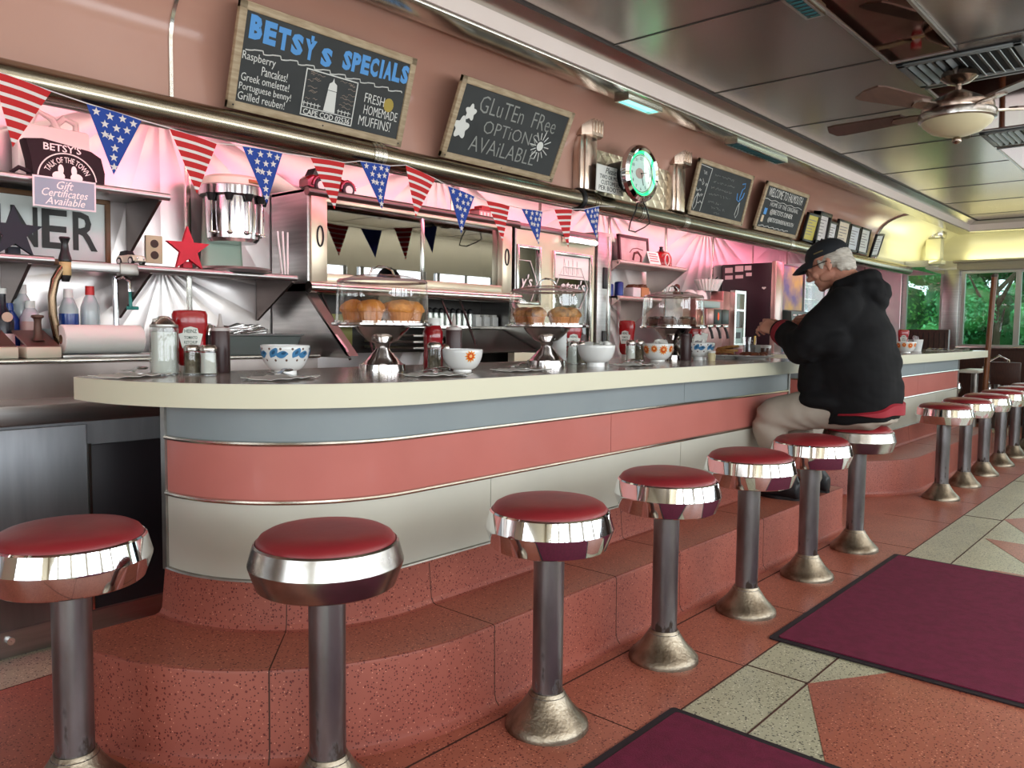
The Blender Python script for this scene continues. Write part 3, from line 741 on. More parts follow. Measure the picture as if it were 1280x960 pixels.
# ---- steel pass-through display case
t_ = case = thing('display_case', 'steel pass-through case with sliding glass doors over the counter', 'display case', (2.82, 3.25, .92))
xa, xb, zc0, zc1 = 2.105, 3.53, 1.185, 1.672
def side(x, th): 
    return MB().loft([[Vector((x+d, y, z)) for y, z in ((3.39, .92), (2.80, .92), (2.82, .96), (3.1, zc0), (3.1, zc1), (3.39, zc1+.005))] for d in (0, th)])
side(xa, .012).build('side_panel', STEEL, t_, True); side(xb-.012, .012).build('side_panel', STEEL, t_, True)
for x in (xa, xb-.05):
    mb = MB(); mb.loft([[Vector((x+dx, 2.795+dy, .93)), Vector((x+dx, 3.10+dy, zc0+.02))] for dx, dy in ((0, 0), (.05, 0), (.05, .02), (0, .02))], closed=False, loop=True); mb.build('slanted_edge', mat('grey brown steel edge', (112, 98, 92), .4, .5), t_, True)
mb = MB(); mb.cyl((xa-.005, 3.095, zc1-.012), (xb+.01, 3.095, zc1-.012), .02, n=14); mb.box((xa, 3.095, zc1-.012), (xb, 3.39, zc1)); mb.build('top_rail', mat('dark bumper steel', (110, 92, 90), .3, .9), t_, True)
mb = MB(); mb.cyl((xa-.005, 3.085, 1.232), (xb+.01, 3.085, 1.232), .028, n=16); mb.box((xa, 3.09, 1.215), (xb, 3.39, 1.25)); mb.build('bottom_rail', STEEL2, t_, True)
ALM = noisy(mat('pale door aluminium', (214, 204, 178), .32, .75), (200, 190, 166), 3)
mb = MB()
mb.box((xa+.014, 3.088, 1.26), (2.205, 3.13, 1.645), .004); mb.box((3.40, 3.088, 1.26), (xb-.05, 3.13, 1.645), .004)
mb.box((xa+.018, 3.091, 1.254), (xb-.054, 3.137, 1.30), .004); mb.box((xa+.018, 3.094, 1.622), (xb-.054, 3.137, 1.652), .004)
mb.build('door_frame', ALM, t_, True)
CG = glass('mirroring case glass', (150, 150, 140), .30, .015)
for x0, x1, yy in ((2.20, 2.82, 3.115), (2.76, 3.41, 3.13)):
    d = MB().box((x0, yy, 1.298), (x1, yy+.005, 1.628)).build('sliding_pane', CG, t_, True)
    for x in ((x1-.018,) if x0 < 2.5 else (x0,)): MB().box((x, yy-.006, 1.298), (x+.018, yy+.01, 1.628), .002).build('pane_stile', STEEL2, d, True)
for x in (2.165, 3.435):
    mb = MB(); mb.tube([(x+.016*math.cos(a), 3.086, 1.465+.045*math.sin(a)) for a in [2*PI*k/20 for k in range(20)]], .0045, 6, closed=True); mb.build('finger_pull', DARK, t_, True)
MB().box((xa+.012, 3.375, .92), (xb-.012, 3.388, 1.66)).build('back_panel', mat('dark case back', (70, 66, 62), .6), t_, True)
mb = MB(); mb.box((xa+.012, 3.2, 1.055), (xb-.012, 3.375, 1.068)); mb.build('inner_shelf', STEEL2, t_, True)
mb = MB(); mb.box((3.0, 3.02, .92), (3.50, 3.37, .93)); mb.loft([[Vector((x, y, z)) for y, z in ((2.90, .93), (3.18, 1.05), (3.20, 1.05), (2.93, .93))] for x in (2.95, 3.50)]); o = mb.build('sloped_lid', mat('dark grey steel lid', (86, 84, 78), .3, .8), t_, True)
RODM = mat('dark steel rod', (64, 56, 54), .35, .8)
for p0, p1 in (((398, 358), (438, 450)), ((450, 372), (466, 442)), ((548, 364), (566, 410)), ((571, 364), (597, 438))):
    a = at(*p0, y=3.12); b_ = at(*p1, y=2.98); MB().cyl(a, b_, .006, n=8).build('support_rod', RODM, t_, True)
for z in (.955, .985, 1.015): MB().box((2.58, 2.92, z-.006), (2.78, 3.3, z+.006), .002).build('drawer_edge', DULL, t_, True)
MB().box((2.2, 3.36, .96), (2.55, 3.372, 1.12)).build('back_window', mat('yellowish poster back', (168, 164, 96), .6), t_, True)

def bottle(label, p, h, r, body, labcol=None, cap=DARK, group=None, glassy=False, neck=.38, cat='bottle', name='bottle'):
    t = thing(name, label, cat, p, 0, group)
    MB().lathe([(0, 0), (r*.94, 0), (r, h*.03), (r, h*.52), (r*.85, h*.60), (r*neck, h*.74), (r*neck*.9, h*.93), (0, h*.93)], n=20).build('body', body, t)
    MB().lathe([(0, h*.92), (r*neck*1.1, h*.92), (r*neck*1.1, h), (0, h)], n=14).build('cap', cap, t)
    if labcol: MB().lathe([(r*1.015, h*.12), (r*1.02, h*.13), (r*1.02, h*.45), (r*1.015, h*.46)], n=24, a0=PI*.9, a1=PI*1.95).build('label', labcol, t)
    return t
BGL = mat('dark bottle glass', (40, 24, 18), .1, coat=.5)
LBL = mat('cream bottle label', (206, 186, 160), .6)
for k, (px, lb, hh) in enumerate([(439, 'dark bottle with a cream label behind the case glass', .17), (486, 'first of the two dark bottles standing close together in the case', .18), (496, 'second of the two dark bottles standing close together in the case', .175), (575, 'small dark bottle standing alone behind the second case pane', .12), (606, 'brown bottle behind the case glass near its end stile', .16), (622, 'last brown bottle in the case, half hidden by the end stile', .15)]):
    p = at(px, 330, y=3.25); bottle(lb, (p.x, 3.25, 1.25), hh, .03, BGL, LBL, BGL, 'bottles in the display case')
t_ = thing('canister', 'grey steel canister behind the case glass beside the door pull', 'canister', (at(419, 320, y=3.25).x, 3.25, 1.25))
MB().lathe([(0, 0), (.05, 0), (.05, .11), (.045, .115), (0, .115)], n=24).build('body', DULL, t_); MB().lathe([(0, .115), (.04, .115), (.03, .13), (0, .135)], n=20).build('lid', DARK, t_)
zsh = 1.068
for k in range(8):
    p = at(537+k*7.2, 400, y=3.26); t = thing('milk_jug', ['steel milk jug at the start of the row under the case', 'second steel milk jug of the row under the case', 'third steel milk jug of the row under the case', 'fourth steel milk jug of the row under the case', 'fifth steel milk jug of the row under the case', 'sixth steel milk jug of the row under the case', 'seventh steel milk jug of the row under the case', 'last steel milk jug, touching the white pots under the case'][k], 'jug', (p.x, 3.26, zsh), 0, 'steel jugs under the case')
    MB().lathe([(0, 0), (.018, 0), (.019, .05), (.016, .065), (.018, .075), (0, .075)], n=14).build('body', mat('jug steel', (190, 196, 190), .3, .9), t)
    MB().lathe([(0, .072), (.02, .072), (.017, .09), (.006, .10), (0, .10)], n=12).build('lid', DARK, t)
for k in range(5):
    p = at(594+k*10.5, 402, y=3.24); t = thing('sugar_caddy', ['first white square pot after the steel jugs', 'second white square pot under the case', 'third white square pot under the case', 'fourth white square pot under the case', 'last white square pot by the case side'][k], 'pot', (p.x, 3.24, zsh), 0, 'white pots under the case')
    MB().box((-.024, -.03, 0), (.024, .03, .055), .004).build('body', WHITE_PL, t)
    mb = MB(); 
    for q in range(6): mb.box((-.02+q*.0065, -.022, .02), (-.016+q*.0065, .022, .062+.006*(q % 2)))
    mb.build('packets', PAPER, t)
# toy car and little house on top of the case
def toy_car(label, c, L_, body, rz, scale=1):
    t = thing('toy_car', label, 'toy car', c, rz)
    s = L_
    MB().loft([[Vector((x*s, y*s, z*s)) for y, z in ((-w_, z0), (-w_, z1), (-w_*.8, z1+.03), (w_*.8, z1+.03), (w_, z1), (w_, z0))] for x, w_, z0, z1 in ((-.5, .13, .10, .20), (-.42, .17, .08, .26), (-.1, .18, .08, .27), (.1, .16, .08, .28), (.46, .12, .10, .25), (.5, .09, .12, .22))]).build('body', body, t)
    MB().loft([[Vector((x*s, y*s, z*s)) for y, z in ((-.14, .27), (-.12, .27+h_), (.12, .27+h_), (.14, .27))] for x, h_ in ((-.40, .02), (-.33, .15), (-.08, .17), (.04, .03))]).build('cabin', DARK, t)
    for sx_ in (-.28, .3):
        for sy in (-.17, .17):
            wh = MB().cyl((sx_*s, (sy-.035)*s, .12*s), (sx_*s, (sy+.035)*s, .12*s), .12*s, n=20).build('wheel', DARK, t)
            MB().cyl((sx_*s, (sy-.04)*s, .12*s), (sx_*s, (sy+.04)*s, .12*s), .075*s, n=18).build('whitewall', WHITE_PL, wh)
            MB().tube([(sx_*s+.15*s*math.cos(a), sy*s, .12*s+.15*s*math.sin(a)) for a in [PI*k/8 for k in range(9)]], .03*s, 6).build('mudguard', body, t)
    for sy in (-.1, .1): MB().sphere((.5*s, sy*s, .2*s), (.03*s, .035*s, .035*s), 10, 8).build('headlamp', CHROME, t)
    return t
CARRED = mat('dark red toy paint', (128, 20, 28), .25, coat=.4)
p = at(410, 240, y=3.2); toy_car('dark red vintage toy car with white wheels on top of the steel case', (p.x, 3.2, zc1), .27, CARRED, 0)
p = at(602, 275, y=3.2); t_ = thing('model_house', 'small red and white model building on top of the steel case', 'model house', (p.x, 3.2, zc1))
MB().box((-.06, -.04, 0), (.06, .04, .05)).build('walls', mat('model wall pink', (222, 150, 150), .6), t_); MB().box((-.068, -.046, .05), (.068, .046, .058)).box((-.03, -.03, .058), (.05, .03, .078)).build('roof', mat('model roof red', (170, 50, 54), .6), t_)
mb = MB()
for k in range(4): mb.box((-.052+k*.028, -.042, .018), (-.036+k*.028, -.039, .04))
mb.build('window', WHITE_PL, t_)

# ---- steel double door with glazed hatches
t_ = thing('hatch_door', 'steel wall panel with two glazed hatches lettered in white script', 'hatch', (3.93, 3.12, .85))
H1 = (3.555, at(674, 312, y=3.1).x, 1.22, 1.53); H2 = (at(694, 318, y=3.1).x, at(738, 322, y=3.1).x, .98, 1.52)
mb = MB()
for a in ((3.534, 4.32, .85, .97), (3.534, 4.32, 1.54, 1.64), (H1[1], H2[0], .97, 1.54), (H2[1], 4.32, .97, 1.54), (3.534, H1[1], .97, 1.21)): mb.box((a[0], 3.11, a[2]), (a[1], 3.16, a[3]))
mb.build('panel', ALM, t_, True)
for (x0, x1, z0, z1) in (H1, H2):
    f = MB(); 
    for a in ((x0-.02, x0, z0-.02, z1+.02), (x1, x1+.02, z0-.02, z1+.02), (x0, x1, z0-.02, z0), (x0, x1, z1, z1+.02)): f.box((a[0], 3.095, a[2]), (a[1], 3.115, a[3]), .003)
    fo = f.build('hatch_frame', STEEL2, t_, True)
    MB().box((x0, 3.112, z0), (x1, 3.118, z1)).build('hatch_glass', CG, fo, True)
    cx = (x0+x1)/2 if x0 > 3.6 else x0+.02; zz = (1.30 if x0 > 3.6 else 1.31)
    mb = MB(); hx = [(cx-.17, zz+.02), (cx-.09, zz+.15), (cx+.09, zz+.15), (cx+.17, zz+.02), (cx+.09, zz-.11), (cx-.09, zz-.11)]
    hx = [(max(x0+.005, min(x1-.005, a)), b_) for a, b_ in hx]
    mb.tube([(a, 3.1065, b_) for a, b_ in hx], .0028, 5, closed=True)
    body, cxx, wd = ("etsy's", cx+.01, .26) if x0 > 3.6 else ("y's", x0+.075, .11)
    t2 = textmb(body, wd, .10, cxx, zz-.03, 3.108, .003, .006, .25); mb.merge(t2.bm)
    mb.build('white_lettering', WHITE_PL, fo, True)
    if x0 > 3.6:
        pp = MB().box((x0+.004, 3.1095, 1.375), (x1-.004, 3.1115, z1-.004)).build('taped_paper', PAPER, fo, True); mb = MB()
        for q in range(4): mb.tube([(x0+.10+.045*q, 3.109, 1.40), (x0+.10+.045*q, 3.109, 1.50-.01*(q % 2)), (x0+.13+.04*q, 3.109, 1.41)], .0014, 4)
        mb.tube([(x0+.05, 3.109, 1.395), (x1-.06, 3.109, 1.392)], .0018, 4); mb.build('pencil_drawing', mat('grey print', (150, 140, 140), .8), pp, True)
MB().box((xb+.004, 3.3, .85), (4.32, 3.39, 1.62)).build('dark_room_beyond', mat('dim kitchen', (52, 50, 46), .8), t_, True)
mb = MB(); mb.box((xb+.02, 3.09, 1.64), (4.34, 3.16, 1.675), .006); mb.build('top_rail', mat('dark bumper steel', (110, 92, 90)), t_, True)
t_ = thing('tube_lamp', 'short white tube lamp glowing above the glazed hatches', 'lamp', (at(728, 298, y=3.07).x, 3.07, 1.60))
MB().box((-.16, .005, -.005), (.16, .038, .04), .004).build('housing', STEEL2, t_)
MB().cyl((-.14, -.008, .014), (.14, -.008, .014), .013, n=12).build('lit_tube', mat('lit white tube', (255, 246, 250), .4, emit=5), t_)
t_ = thing('steel_post', 'upright steel post between the hatches and the bracket shelves', 'post', (4.43, 3.1, .85))
MB().box((4.345, 3.10, .85), (4.505, 3.39, 1.70), .004).build('column', STEEL, t_, True)
for z0, z1 in ((1.33, 1.47), (.86, 1.05)): MB().box((4.405, 3.088, z0), (4.445, 3.102, z1), .003).build('black_strip', DARK, t_, True)
MB().box((4.46, 3.092, .85), (4.475, 3.102, 1.68), .002).build('bead', STEEL2, t_, True)

# ---- bracket shelves beyond the post
SB = noisy(mat('rosy steel', (204, 186, 178), .34, .8), (186, 168, 162), 3)
for lb, x0, x1, z in (('upper steel bracket shelf holding the framed picture', 4.51, 5.40, 1.525), ('lower steel bracket shelf holding small jars', 4.51, 5.05, 1.285)):
    t = thing('bracket_shelf', lb, 'shelf', ((x0+x1)/2, 3.2, z))
    mb = MB(); shelf_edge(mb, x0, x1, 3.05, z, .016); mb.build('shelf_board', SB, t, True)
    for x in (x0, x1-.012):
        mb = MB(); mb.loft([[Vector((x+d, y, zz)) for y, zz in ((3.05, z), (3.05, z-.03), (3.38, z-.26), (3.38, z))] for d in (0, .012)]); mb.build('bracket', SB, t, True)
t_ = thing('picture_frame', 'dark framed vintage picture standing on the upper bracket shelf', 'picture', (at(790, 325, y=3.3).x, 3.28, 1.525), (-.08, 0, 0))
def framed(t, w_, h_, fw, fm, pm, d=.012, y=0):
    mb = MB()
    for a in ((-w_/2, -w_/2+fw, 0, h_), (w_/2-fw, w_/2, 0, h_), (-w_/2, w_/2, 0, fw), (-w_/2, w_/2, h_-fw, h_)): mb.box((a[0], y-d, a[2]), (a[1], y+d, a[3]), .002)
    mb.build('frame', fm, t)
    return MB().box((-w_/2+fw, y-d*.3, fw), (w_/2-fw, y+d*.5, h_-fw)).build('picture', pm, t)
o = framed(t_, .40, .225, .022, mat('dark maroon frame', (72, 26, 34), .4), noisy(mat('pinkish print', (236, 204, 204), .6), (210, 168, 170), 9))
mb = MB(); stroke(mb, [(-.06, .10), (-.02, .13), (.04, .14), (.12, .13)], .006, -.006); stroke(mb, [(-.02, .05), (0, .10), (.05, .11), (.09, .08), (.08, .03)], .02, -.006); mb.build('printed_figure', mat('print ink', (120, 70, 70), .8), o)
t_ = thing('menu_card', 'small folded white card at the front of the upper bracket shelf', 'card', (at(812, 330, y=3.1).x, 3.08, 1.527))
mb = MB(); mb.loft([[Vector((x, -.03, 0)), Vector((x, 0, .09)), Vector((x, .04, 0)), Vector((x, .038, 0)), Vector((x, 0, .086)), Vector((x, -.028, 0))] for x in (-.075, .075)]); mb.build('card', PAPER, t_)
mb = MB()
for k in range(4): mb.box((-.06, -.0245+k*.0057-.002, .02+k*.017), (.05-.01*(k % 2), -.0225+k*.0057-.002, .026+k*.017))
mb.build('printed_lines', mat('pink print', (190, 110, 120), .8), t_)
p = at(826, 330, y=3.2); t_ = thing('red_canister', 'glossy red round canister with a top handle on the upper bracket shelf', 'canister', (p.x, 3.2, 1.525))
MB().lathe([(0, 0), (.075, 0), (.082, .02), (.08, .08), (.06, .115), (.02, .13), (0, .13)], n=28).build('body', KETCHUP, t_)
MB().lathe([(0, .125), (.02, .125), (.012, .15), (.016, .16), (0, .165)], n=14).build('knob', DARK, t_)
mb = MB(); mb.tube([(-.04+.03*math.cos(a)-.01, -.084, .055+.04*math.sin(a)) for a in [2*PI*k/16 for k in range(16)]], .004, 6, closed=True); mb.build('white_ring', WHITE_PL, t_)
for px, lb, r_, h_, m_ in ((766, 'dark blue can tucked against the post on the lower bracket shelf', .03, .09, mat('blue can', (40, 60, 130), .35, .3)), (778, 'second dark blue can on the lower bracket shelf', .032, .11, mat('blue can', (40, 60, 130))), (795, 'white square pot with brown packets on the lower bracket shelf', .05, .075, WHITE_PL), (812, 'small pinkish jar on the lower bracket shelf', .03, .06, mat('pink jar', (220, 170, 150), .4)), (826, 'brown box of packets at the end of the lower bracket shelf', .05, .08, mat('tan box', (190, 140, 90), .7))):
    p = at(px, 365, y=3.15); t = thing('jar' if 'jar' in lb else ('can' if 'can ' in lb else ('box' if 'box' in lb else 'pot')), lb, 'jar' if 'jar' in lb else ('can' if 'can ' in lb else ('box' if 'box' in lb else 'pot')), (p.x if px < 820 else 5.0, 3.18, 1.285))
    if 'can ' in lb or 'jar' in lb: MB().lathe([(0, 0), (r_*.95, 0), (r_, .006), (r_, h_*.9), (r_*.9, h_*.96), (r_*.6, h_), (0, h_)], n=20).build('body', m_, t)
    else: MB().box((-r_, -.04, 0), (r_, .04, h_), .004).build('body', m_, t)
    if 'square' in lb or 'box' in lb:
        mb = MB()
        for q in range(7): mb.box((-r_*.85+q*r_*.24, -.03, h_*.3), (-r_*.85+q*r_*.24+.008, .03, h_+.012+.006*(q % 3)))
        mb.build('packets', mat('brown packets', (120, 80, 56), .7), t)

# ================================================================== SHELVES AT THE ROUNDED END
def wstar(label, c, R, m, lean, rz=0):
    t = thing('wooden_star', label, 'star', c, (-lean, 0, rz))
    h = R*math.cos(PI/5)
    MB().prism(star(R, .40), -.008, .008, Matrix.Translation((0, 0, h)) @ XZ).build('star_board', m, t)
    MB().box((-.02, .006, 0), (.02, .04, .03), .003).build('stand_block', m, t)
p = at(236, 334, y=3.13); wstar('glossy red five-pointed star standing beside the milkshake mixer', (p.x, 3.13, 1.281), .094, noisy(mat('red star paint', (196, 24, 48), .5), (176, 20, 42), 8), .06)
p = at(19, 318, y=3.14); wstar('near-black five-pointed star standing against the framed letters', (p.x, 3.14, 1.289), .095, mat('navy black paint', (24, 28, 40), .6), .06)
# framed big letters
t_ = thing('letter_sign', 'wood framed white sign with big black letters behind the black star', 'sign', (.93, 3.30, 1.275), (.02, 0, 0))
xr = at(133, 300, y=3.28).x - .93
MB().box((-.55, -.004, .02), (xr, .01, .245)).build('sign_board', mat('sign white', (214, 220, 216), .5), t_)
mb = MB()
for a in ((-.57, xr+.018, .0, .022), (-.57, xr+.018, .243, .262), (-.57, -.545, 0, .262), (xr, xr+.018, 0, .262)): mb.box((a[0], -.018, a[2]), (a[1], .014, a[3]), .003)
mb.build('frame', noisy(mat('brown wood frame', (118, 84, 54), .5), (98, 68, 44), 12), t_)
mb = MB()
for ch, lx in (('D', .845), ('I', .935), ('N', at(31, 300, y=3.29).x), ('E', at(69, 300, y=3.29).x), ('R', at(107, 300, y=3.29).x)):
    textmb(ch, .03 if ch == 'I' else .088, .145, lx-.93, .06, -.006, .002, .012, into=mb)
mb.build('letters', mat('sign black', (26, 26, 22), .5), t_)
# black cloth bag
p = at(76, 232, y=3.17); t_ = thing('cloth_bag', 'crumpled black cloth bag with white printed lettering on the high steel shelf', 'bag', (p.x+.02, 3.18, 1.5635))
BAG = noisy(mat('black cloth', (38, 22, 28), .85), (30, 18, 24), 8)
mb = MB(); prof = [(-.16, 0), (-.12, .015), (-.125, .07), (-.14, .135), (-.08, .145), (0, .135), (.08, .125), (.115, .105), (.128, .05), (.125, 0)]
mb.loft([[Vector((x*k, y, z*(.97 if abs(y) > .03 else 1.0))) for x, z in prof] for y, k in ((-.035, .97), (-.02, 1), (.02, 1), (.04, .96))]); mb.build('bag_body', BAG, t_)
mb = MB(); mb.tube([(-.12, -.02, .02), (-.16, -.03, .03), (-.18, -.02, .012), (-.165, 0, .006)], .008, 6); mb.build('strap', BAG, t_)
mb = MB(); textmb("BETSY'S", .125, .026, -.02, .104, -.0355, .001, .012, into=mb)
textmb('TALK OF THE TOWN', .15, .02, -.005, .068, -.0355, .001, .006, arc=.066, into=mb)
for r0 in (.098,): mb.tube([(-.005+r0*math.cos(a), -.036, .004+r0*math.sin(a)*.98) for a in [PI*.03+PI*.94*k/24 for k in range(25)]], .0025, 5)
for s_ in (-1, 1): mb.sphere((-.005+s_*.022, -.035, .042), (.010, .002, .018), 10, 8); mb.sphere((-.005+s_*.03, -.035, .018), (.022, .002, .016), 10, 8)
mb.build('white_print', WHITE_PL, t_)
p = at(88, 225, y=3.3); t_ = thing('paper_sack', 'tall plain white paper sheet standing behind the black cloth bag', 'paper sack', (at(66, 200, y=3.3).x, 3.32, 1.5635))
MB().box((-.12, -.03, 0), (.13, .04, .22), .01).build('sack', PAPER, t_)
mb = MB(); mb.tube([(-.07, 0, .21), (-.05, -.02, .27), (.0, -.02, .25), (.03, 0, .215)], .012, 8); mb.tube([(.0, .01, .21), (.05, 0, .265), (.09, .0, .25), (.1, .02, .21)], .012, 8); mb.build('crumpled_top', PAPER, t_)
# gift certificate sign
a = at(41, 256, y=3.07); b_ = at(120, 266, y=3.07)
t_ = thing('shelf_sign', 'grey blue card sign with white script hooked over the high steel shelf', 'sign', ((a.x+b_.x)/2, 3.072, a.z-.002), (.04, 0, 0))
wd = b_.x-a.x
MB().box((-wd/2, -.003, 0), (wd/2, .0, .105)).build('card', mat('sign border white', (226, 220, 220), .6), t_)
MB().box((-wd/2+.006, -.0045, .006), (wd/2-.006, -.002, .099)).build('face', mat('sign grey blue', (140, 158, 170), .6), t_)
mb = MB(); textmb('Gift', .055, .028, .0, .066, -.0045, .001, .004, .35, into=mb); textmb('Certificates', .15, .027, .0, .039, -.0045, .001, .004, .35, into=mb); textmb('Available', .13, .026, .0, .011, -.0045, .001, .004, .35, into=mb); mb.build('script', WHITE_PL, t_)
# outlets
for nm, px, py in (('electric outlet on the steel wall behind the red star', 192, 312), ('electric outlet low on the steel wall under the black star shelf', 30, 348)):
    if 'low' in nm: continue
    p = at(px, py, y=YW); t_ = thing('wall_outlet', nm, 'outlet', (p.x, YW-.002, p.z))
    MB().box((-.036, -.006, -.058), (.036, .001, .058), .003).build('cover_plate', mat('beige outlet plate', (232, 216, 178), .5), t_)
    for z in (-.024, .024): MB().cyl((0, -.005, z), (0, -.0085, z), .017, n=16).build('socket', mat('brown socket', (70, 44, 34), .5), t_)
p = at(171, 330, y=3.14); toy_car('small cream toy convertible with chrome grille parked on the shelf rail', (p.x-.01, 3.17, 1.281), .13, mat('cream toy paint', (222, 220, 196), .3, coat=.4), -PI/2+.15)
# milkshake mixer
MIXS = noisy(mat('mixer steel', (196, 190, 190), .16, 1), (176, 170, 172), 3, stretch=(6, 6, .3))
p = at(292, 330, y=3.22); t_ = thing('milkshake_mixer', 'five-spindle steel milkshake mixer with a cream top', 'mixer', (p.x, 3.22, 1.2805))
MB().lathe([(0, .0), (.155, 0), (.16, .012), (.15, .022), (0, .026)], n=40).build('foot', STEEL, t_)
mb = MB(); mb.loft([[Vector((x, y, z)) for x, y in rounded(.19-.04*k/6, .06, .02, 3)] for k, z in enumerate([.02, .06, .1, .16, .22, .28, .34])]); mb.xf(Matrix.Translation((0, .10, 0))); mb.build('column', mat('pale green enamel', (160, 182, 162), .35), t_)
MB().lathe([(0, .13), (.095, .13), (.108, .145), (.112, .20), (.115, .33), (0, .33)], n=40).build('barrel', MIXS, t_)
MB().lathe([(0, .318), (.125, .318), (.138, .325), (.14, .36), (.132, .366), (0, .366)], n=44).build('head_band', MIXS, t_)
o = MB().lathe([(0, .362), (.132, .362), (.128, .392), (.11, .405), (0, .41)], n=44).build('top_cap', mat('cream mixer enamel', (236, 222, 206), .3), t_)
MB().box((.0, -.134, .372), (.055, -.120, .388), .002).build('name_plate', mat('bronze plate', (150, 96, 60), .35, .6), t_)
for k in range(5):
    a = -PI/2+(k-2)*.62; x, y = .128*math.cos(a), .128*math.sin(a)
    s_ = MB().cyl((x, y, .325), (x, y, .295), .022, .012, n=14).build('spindle_hub', DARK, t_)
    MB().cyl((x, y, .30), (x, y, .165), .0035, n=8).build('spindle', CHROME, s_)
    MB().lathe([(0, -.002), (.013, -.002), (.013, .002), (0, .002)], (x, y, .165), 14).build('agitator', CHROME, s_)
    mb = MB(); mb.sphere((.113*math.cos(a), .113*math.sin(a), .165), (.012, .012, .009), 10, 8); mb.build('cup_rest', CHROME2, t_)
# straws
p = at(357, 343, y=3.16); t_ = thing('straw_bunch', 'bunch of white wrapped straws standing at the end of the mixer shelf', 'straws', (p.x, 3.17, 1.281))
for k in range(8):
    a = (k-3.5)/4; mb = MB(); mb.cyl((a*.018, .01*(k % 3-1), 0), (a*.034-.012, .014*(k % 3-1), .185+.01*(k % 2)), .0042, n=8); mb.build('straw', WHITE_PL, t_)
# bottles under the short shelf
BLU = mat('blue cleaner', (28, 66, 150), .25, coat=.4); CLR = mat('clear cleaner bottle', (196, 204, 206), .2, coat=.4)
ZL = .935
def spray(label, px, fill, h=.22, top=CLR, capm=WHITE_PL, y=3.28, group=None, r=.034):
    p = at(px, 400, y=y); t = thing('cleaner_bottle', label, 'bottle', (p.x, y, ZL), 0, group)
    MB().lathe([(0, 0), (r*.95, 0), (r, .008), (r, h*.63), (0, h*.63)], n=20).build('filled_part', fill, t)
    MB().lathe([(r*.99, h*.625), (r*.97, h*.70), (r*.6, h*.83), (r*.4, h*.88), (0, h*.88)], n=20).build('shoulder', top, t)
    MB().lathe([(0, h*.87), (r*.5, h*.87), (r*.45, h), (0, h)], n=14).build('cap', capm, t)
    return t
spray('blue cleaner bottle with clear shoulders beside the curved syrup spout', 86, BLU, .25)
t_ = spray('clear cleaner bottle with a red cap beside the steel pipe', 113, CLR, .265, CLR, mat('red cap', (190, 40, 40), .4))
MB().box((-.03, -.036, .04), (0, -.033, .10), .001).build('label', mat('blue label', (50, 90, 150), .6), t_); MB().box((-.012, -.03, .12), (.006, -.024, .17), .001).build('label', mat('red label', (190, 40, 50), .6), t_)
spray('tall clear spray bottle under the short shelf', 28, CLR, .26)
spray('pinkish clear bottle tucked behind the black pump', 38, mat('pinkish bottle', (190, 160, 150), .3), .2, y=3.22)
t_ = bottle('black and blue syrup bottle with a round cream badge at the photo edge', (at(3, 400, y=3.2).x, 3.2, ZL), .24, .035, mat('near black bottle', (24, 26, 40), .25), None, WHITE_PL)
MB().cyl((0.005, -.033, .14), (0.005, -.037, .14), .017, n=16).build('badge', LBL, t_); MB().lathe([(.0355, .01), (.0362, .012), (.0362, .08), (.0355, .082)], n=20).build('label', PAPER, t_)
spray('deep blue bottle beside the round-badged syrup bottle', 11, BLU, .19, BLU, BLU, 3.25)
p = at(26, 400, y=3.3); t_ = thing('plastic_tub', 'clear plastic tub standing behind the bottles', 'tub', (p.x+.11, 3.33, ZL))
MB().lathe([(0, 0), (.035, 0), (.042, .10), (.038, .10), (.032, .006), (0, .006)], n=24).build('tub', CLR, t_)
# curved spout with black handle
p = at(72, 440, y=3.1); t_ = thing('beer_tap', 'curved brass tap with a tall black handle', 'tap', (p.x, 3.08, ZL))
q = [at(80, 440, y=3.08), at(72, 420, y=3.08), at(66, 395, y=3.08), at(65, 370, y=3.08), at(69, 350, y=3.08), at(76, 338, y=3.08), at(82, 330, y=3.08)]
q[0].z = ZL
MB().tube(q, [.016, .015, .014, .014, .0145, .015, .015], 12).build('spout', noisy(mat('aged brass', (124, 104, 84), .25, 1), (100, 82, 64), 6), t_, True)
b0 = at(82, 352, y=3.08); b1 = at(80, 296, y=3.08)
hh = b1.z-b0.z
mb = MB(); mb.lathe([(0, 0), (.012, 0), (.018, hh*.12), (.018, hh*.44), (.021, hh*.46), (.021, hh*.52), (.014, hh*.68), (.011, hh*.85), (.018, hh*.97), (.016, hh), (0, hh)], (b0.x, 3.08, b0.z), 20); mb.build('handle', BLACK, t_, True)
MB().lathe([(.0185, hh*.14), (.0192, hh*.15), (.0192, hh*.43), (.0185, hh*.44)], (b0.x, 3.08, b0.z), 20).build('gold_label', mat('gold label', (196, 172, 118), .45, .2), t_, True)
# syrup pump box with knob
p = at(48, 440, y=3.05); t_ = thing('syrup_well', 'cream syrup well with a brown sloping lid and pump knob', 'syrup pump', (p.x, 3.05, ZL))
MB().box((-.055, -.06, 0), (.055, .10, .04), .006).build('well', mat('cream plastic', (214, 206, 182), .4), t_)
BRL = mat('brown steel lid', (120, 84, 74), .35, .6)
MB().loft([[Vector((x, y, z)) for y, z in ((-.055, .042), (.10, .095), (.10, .088), (-.055, .036))] for x in (-.05, .05)]).build('lid', BRL, t_)
MB().lathe([(0, .06), (.02, .06), (.014, .075), (.011, .125), (.013, .135), (.020, .14), (.019, .147), (0, .15)], n=18).build('pump_knob', mat('dark brown pump', (84, 58, 48), .4, .4), t_)
p = at(8, 440, y=3.05); t_ = thing('syrup_well', 'second cream syrup well, cut off by the photo edge', 'syrup pump', (p.x-.055, 3.05, ZL))
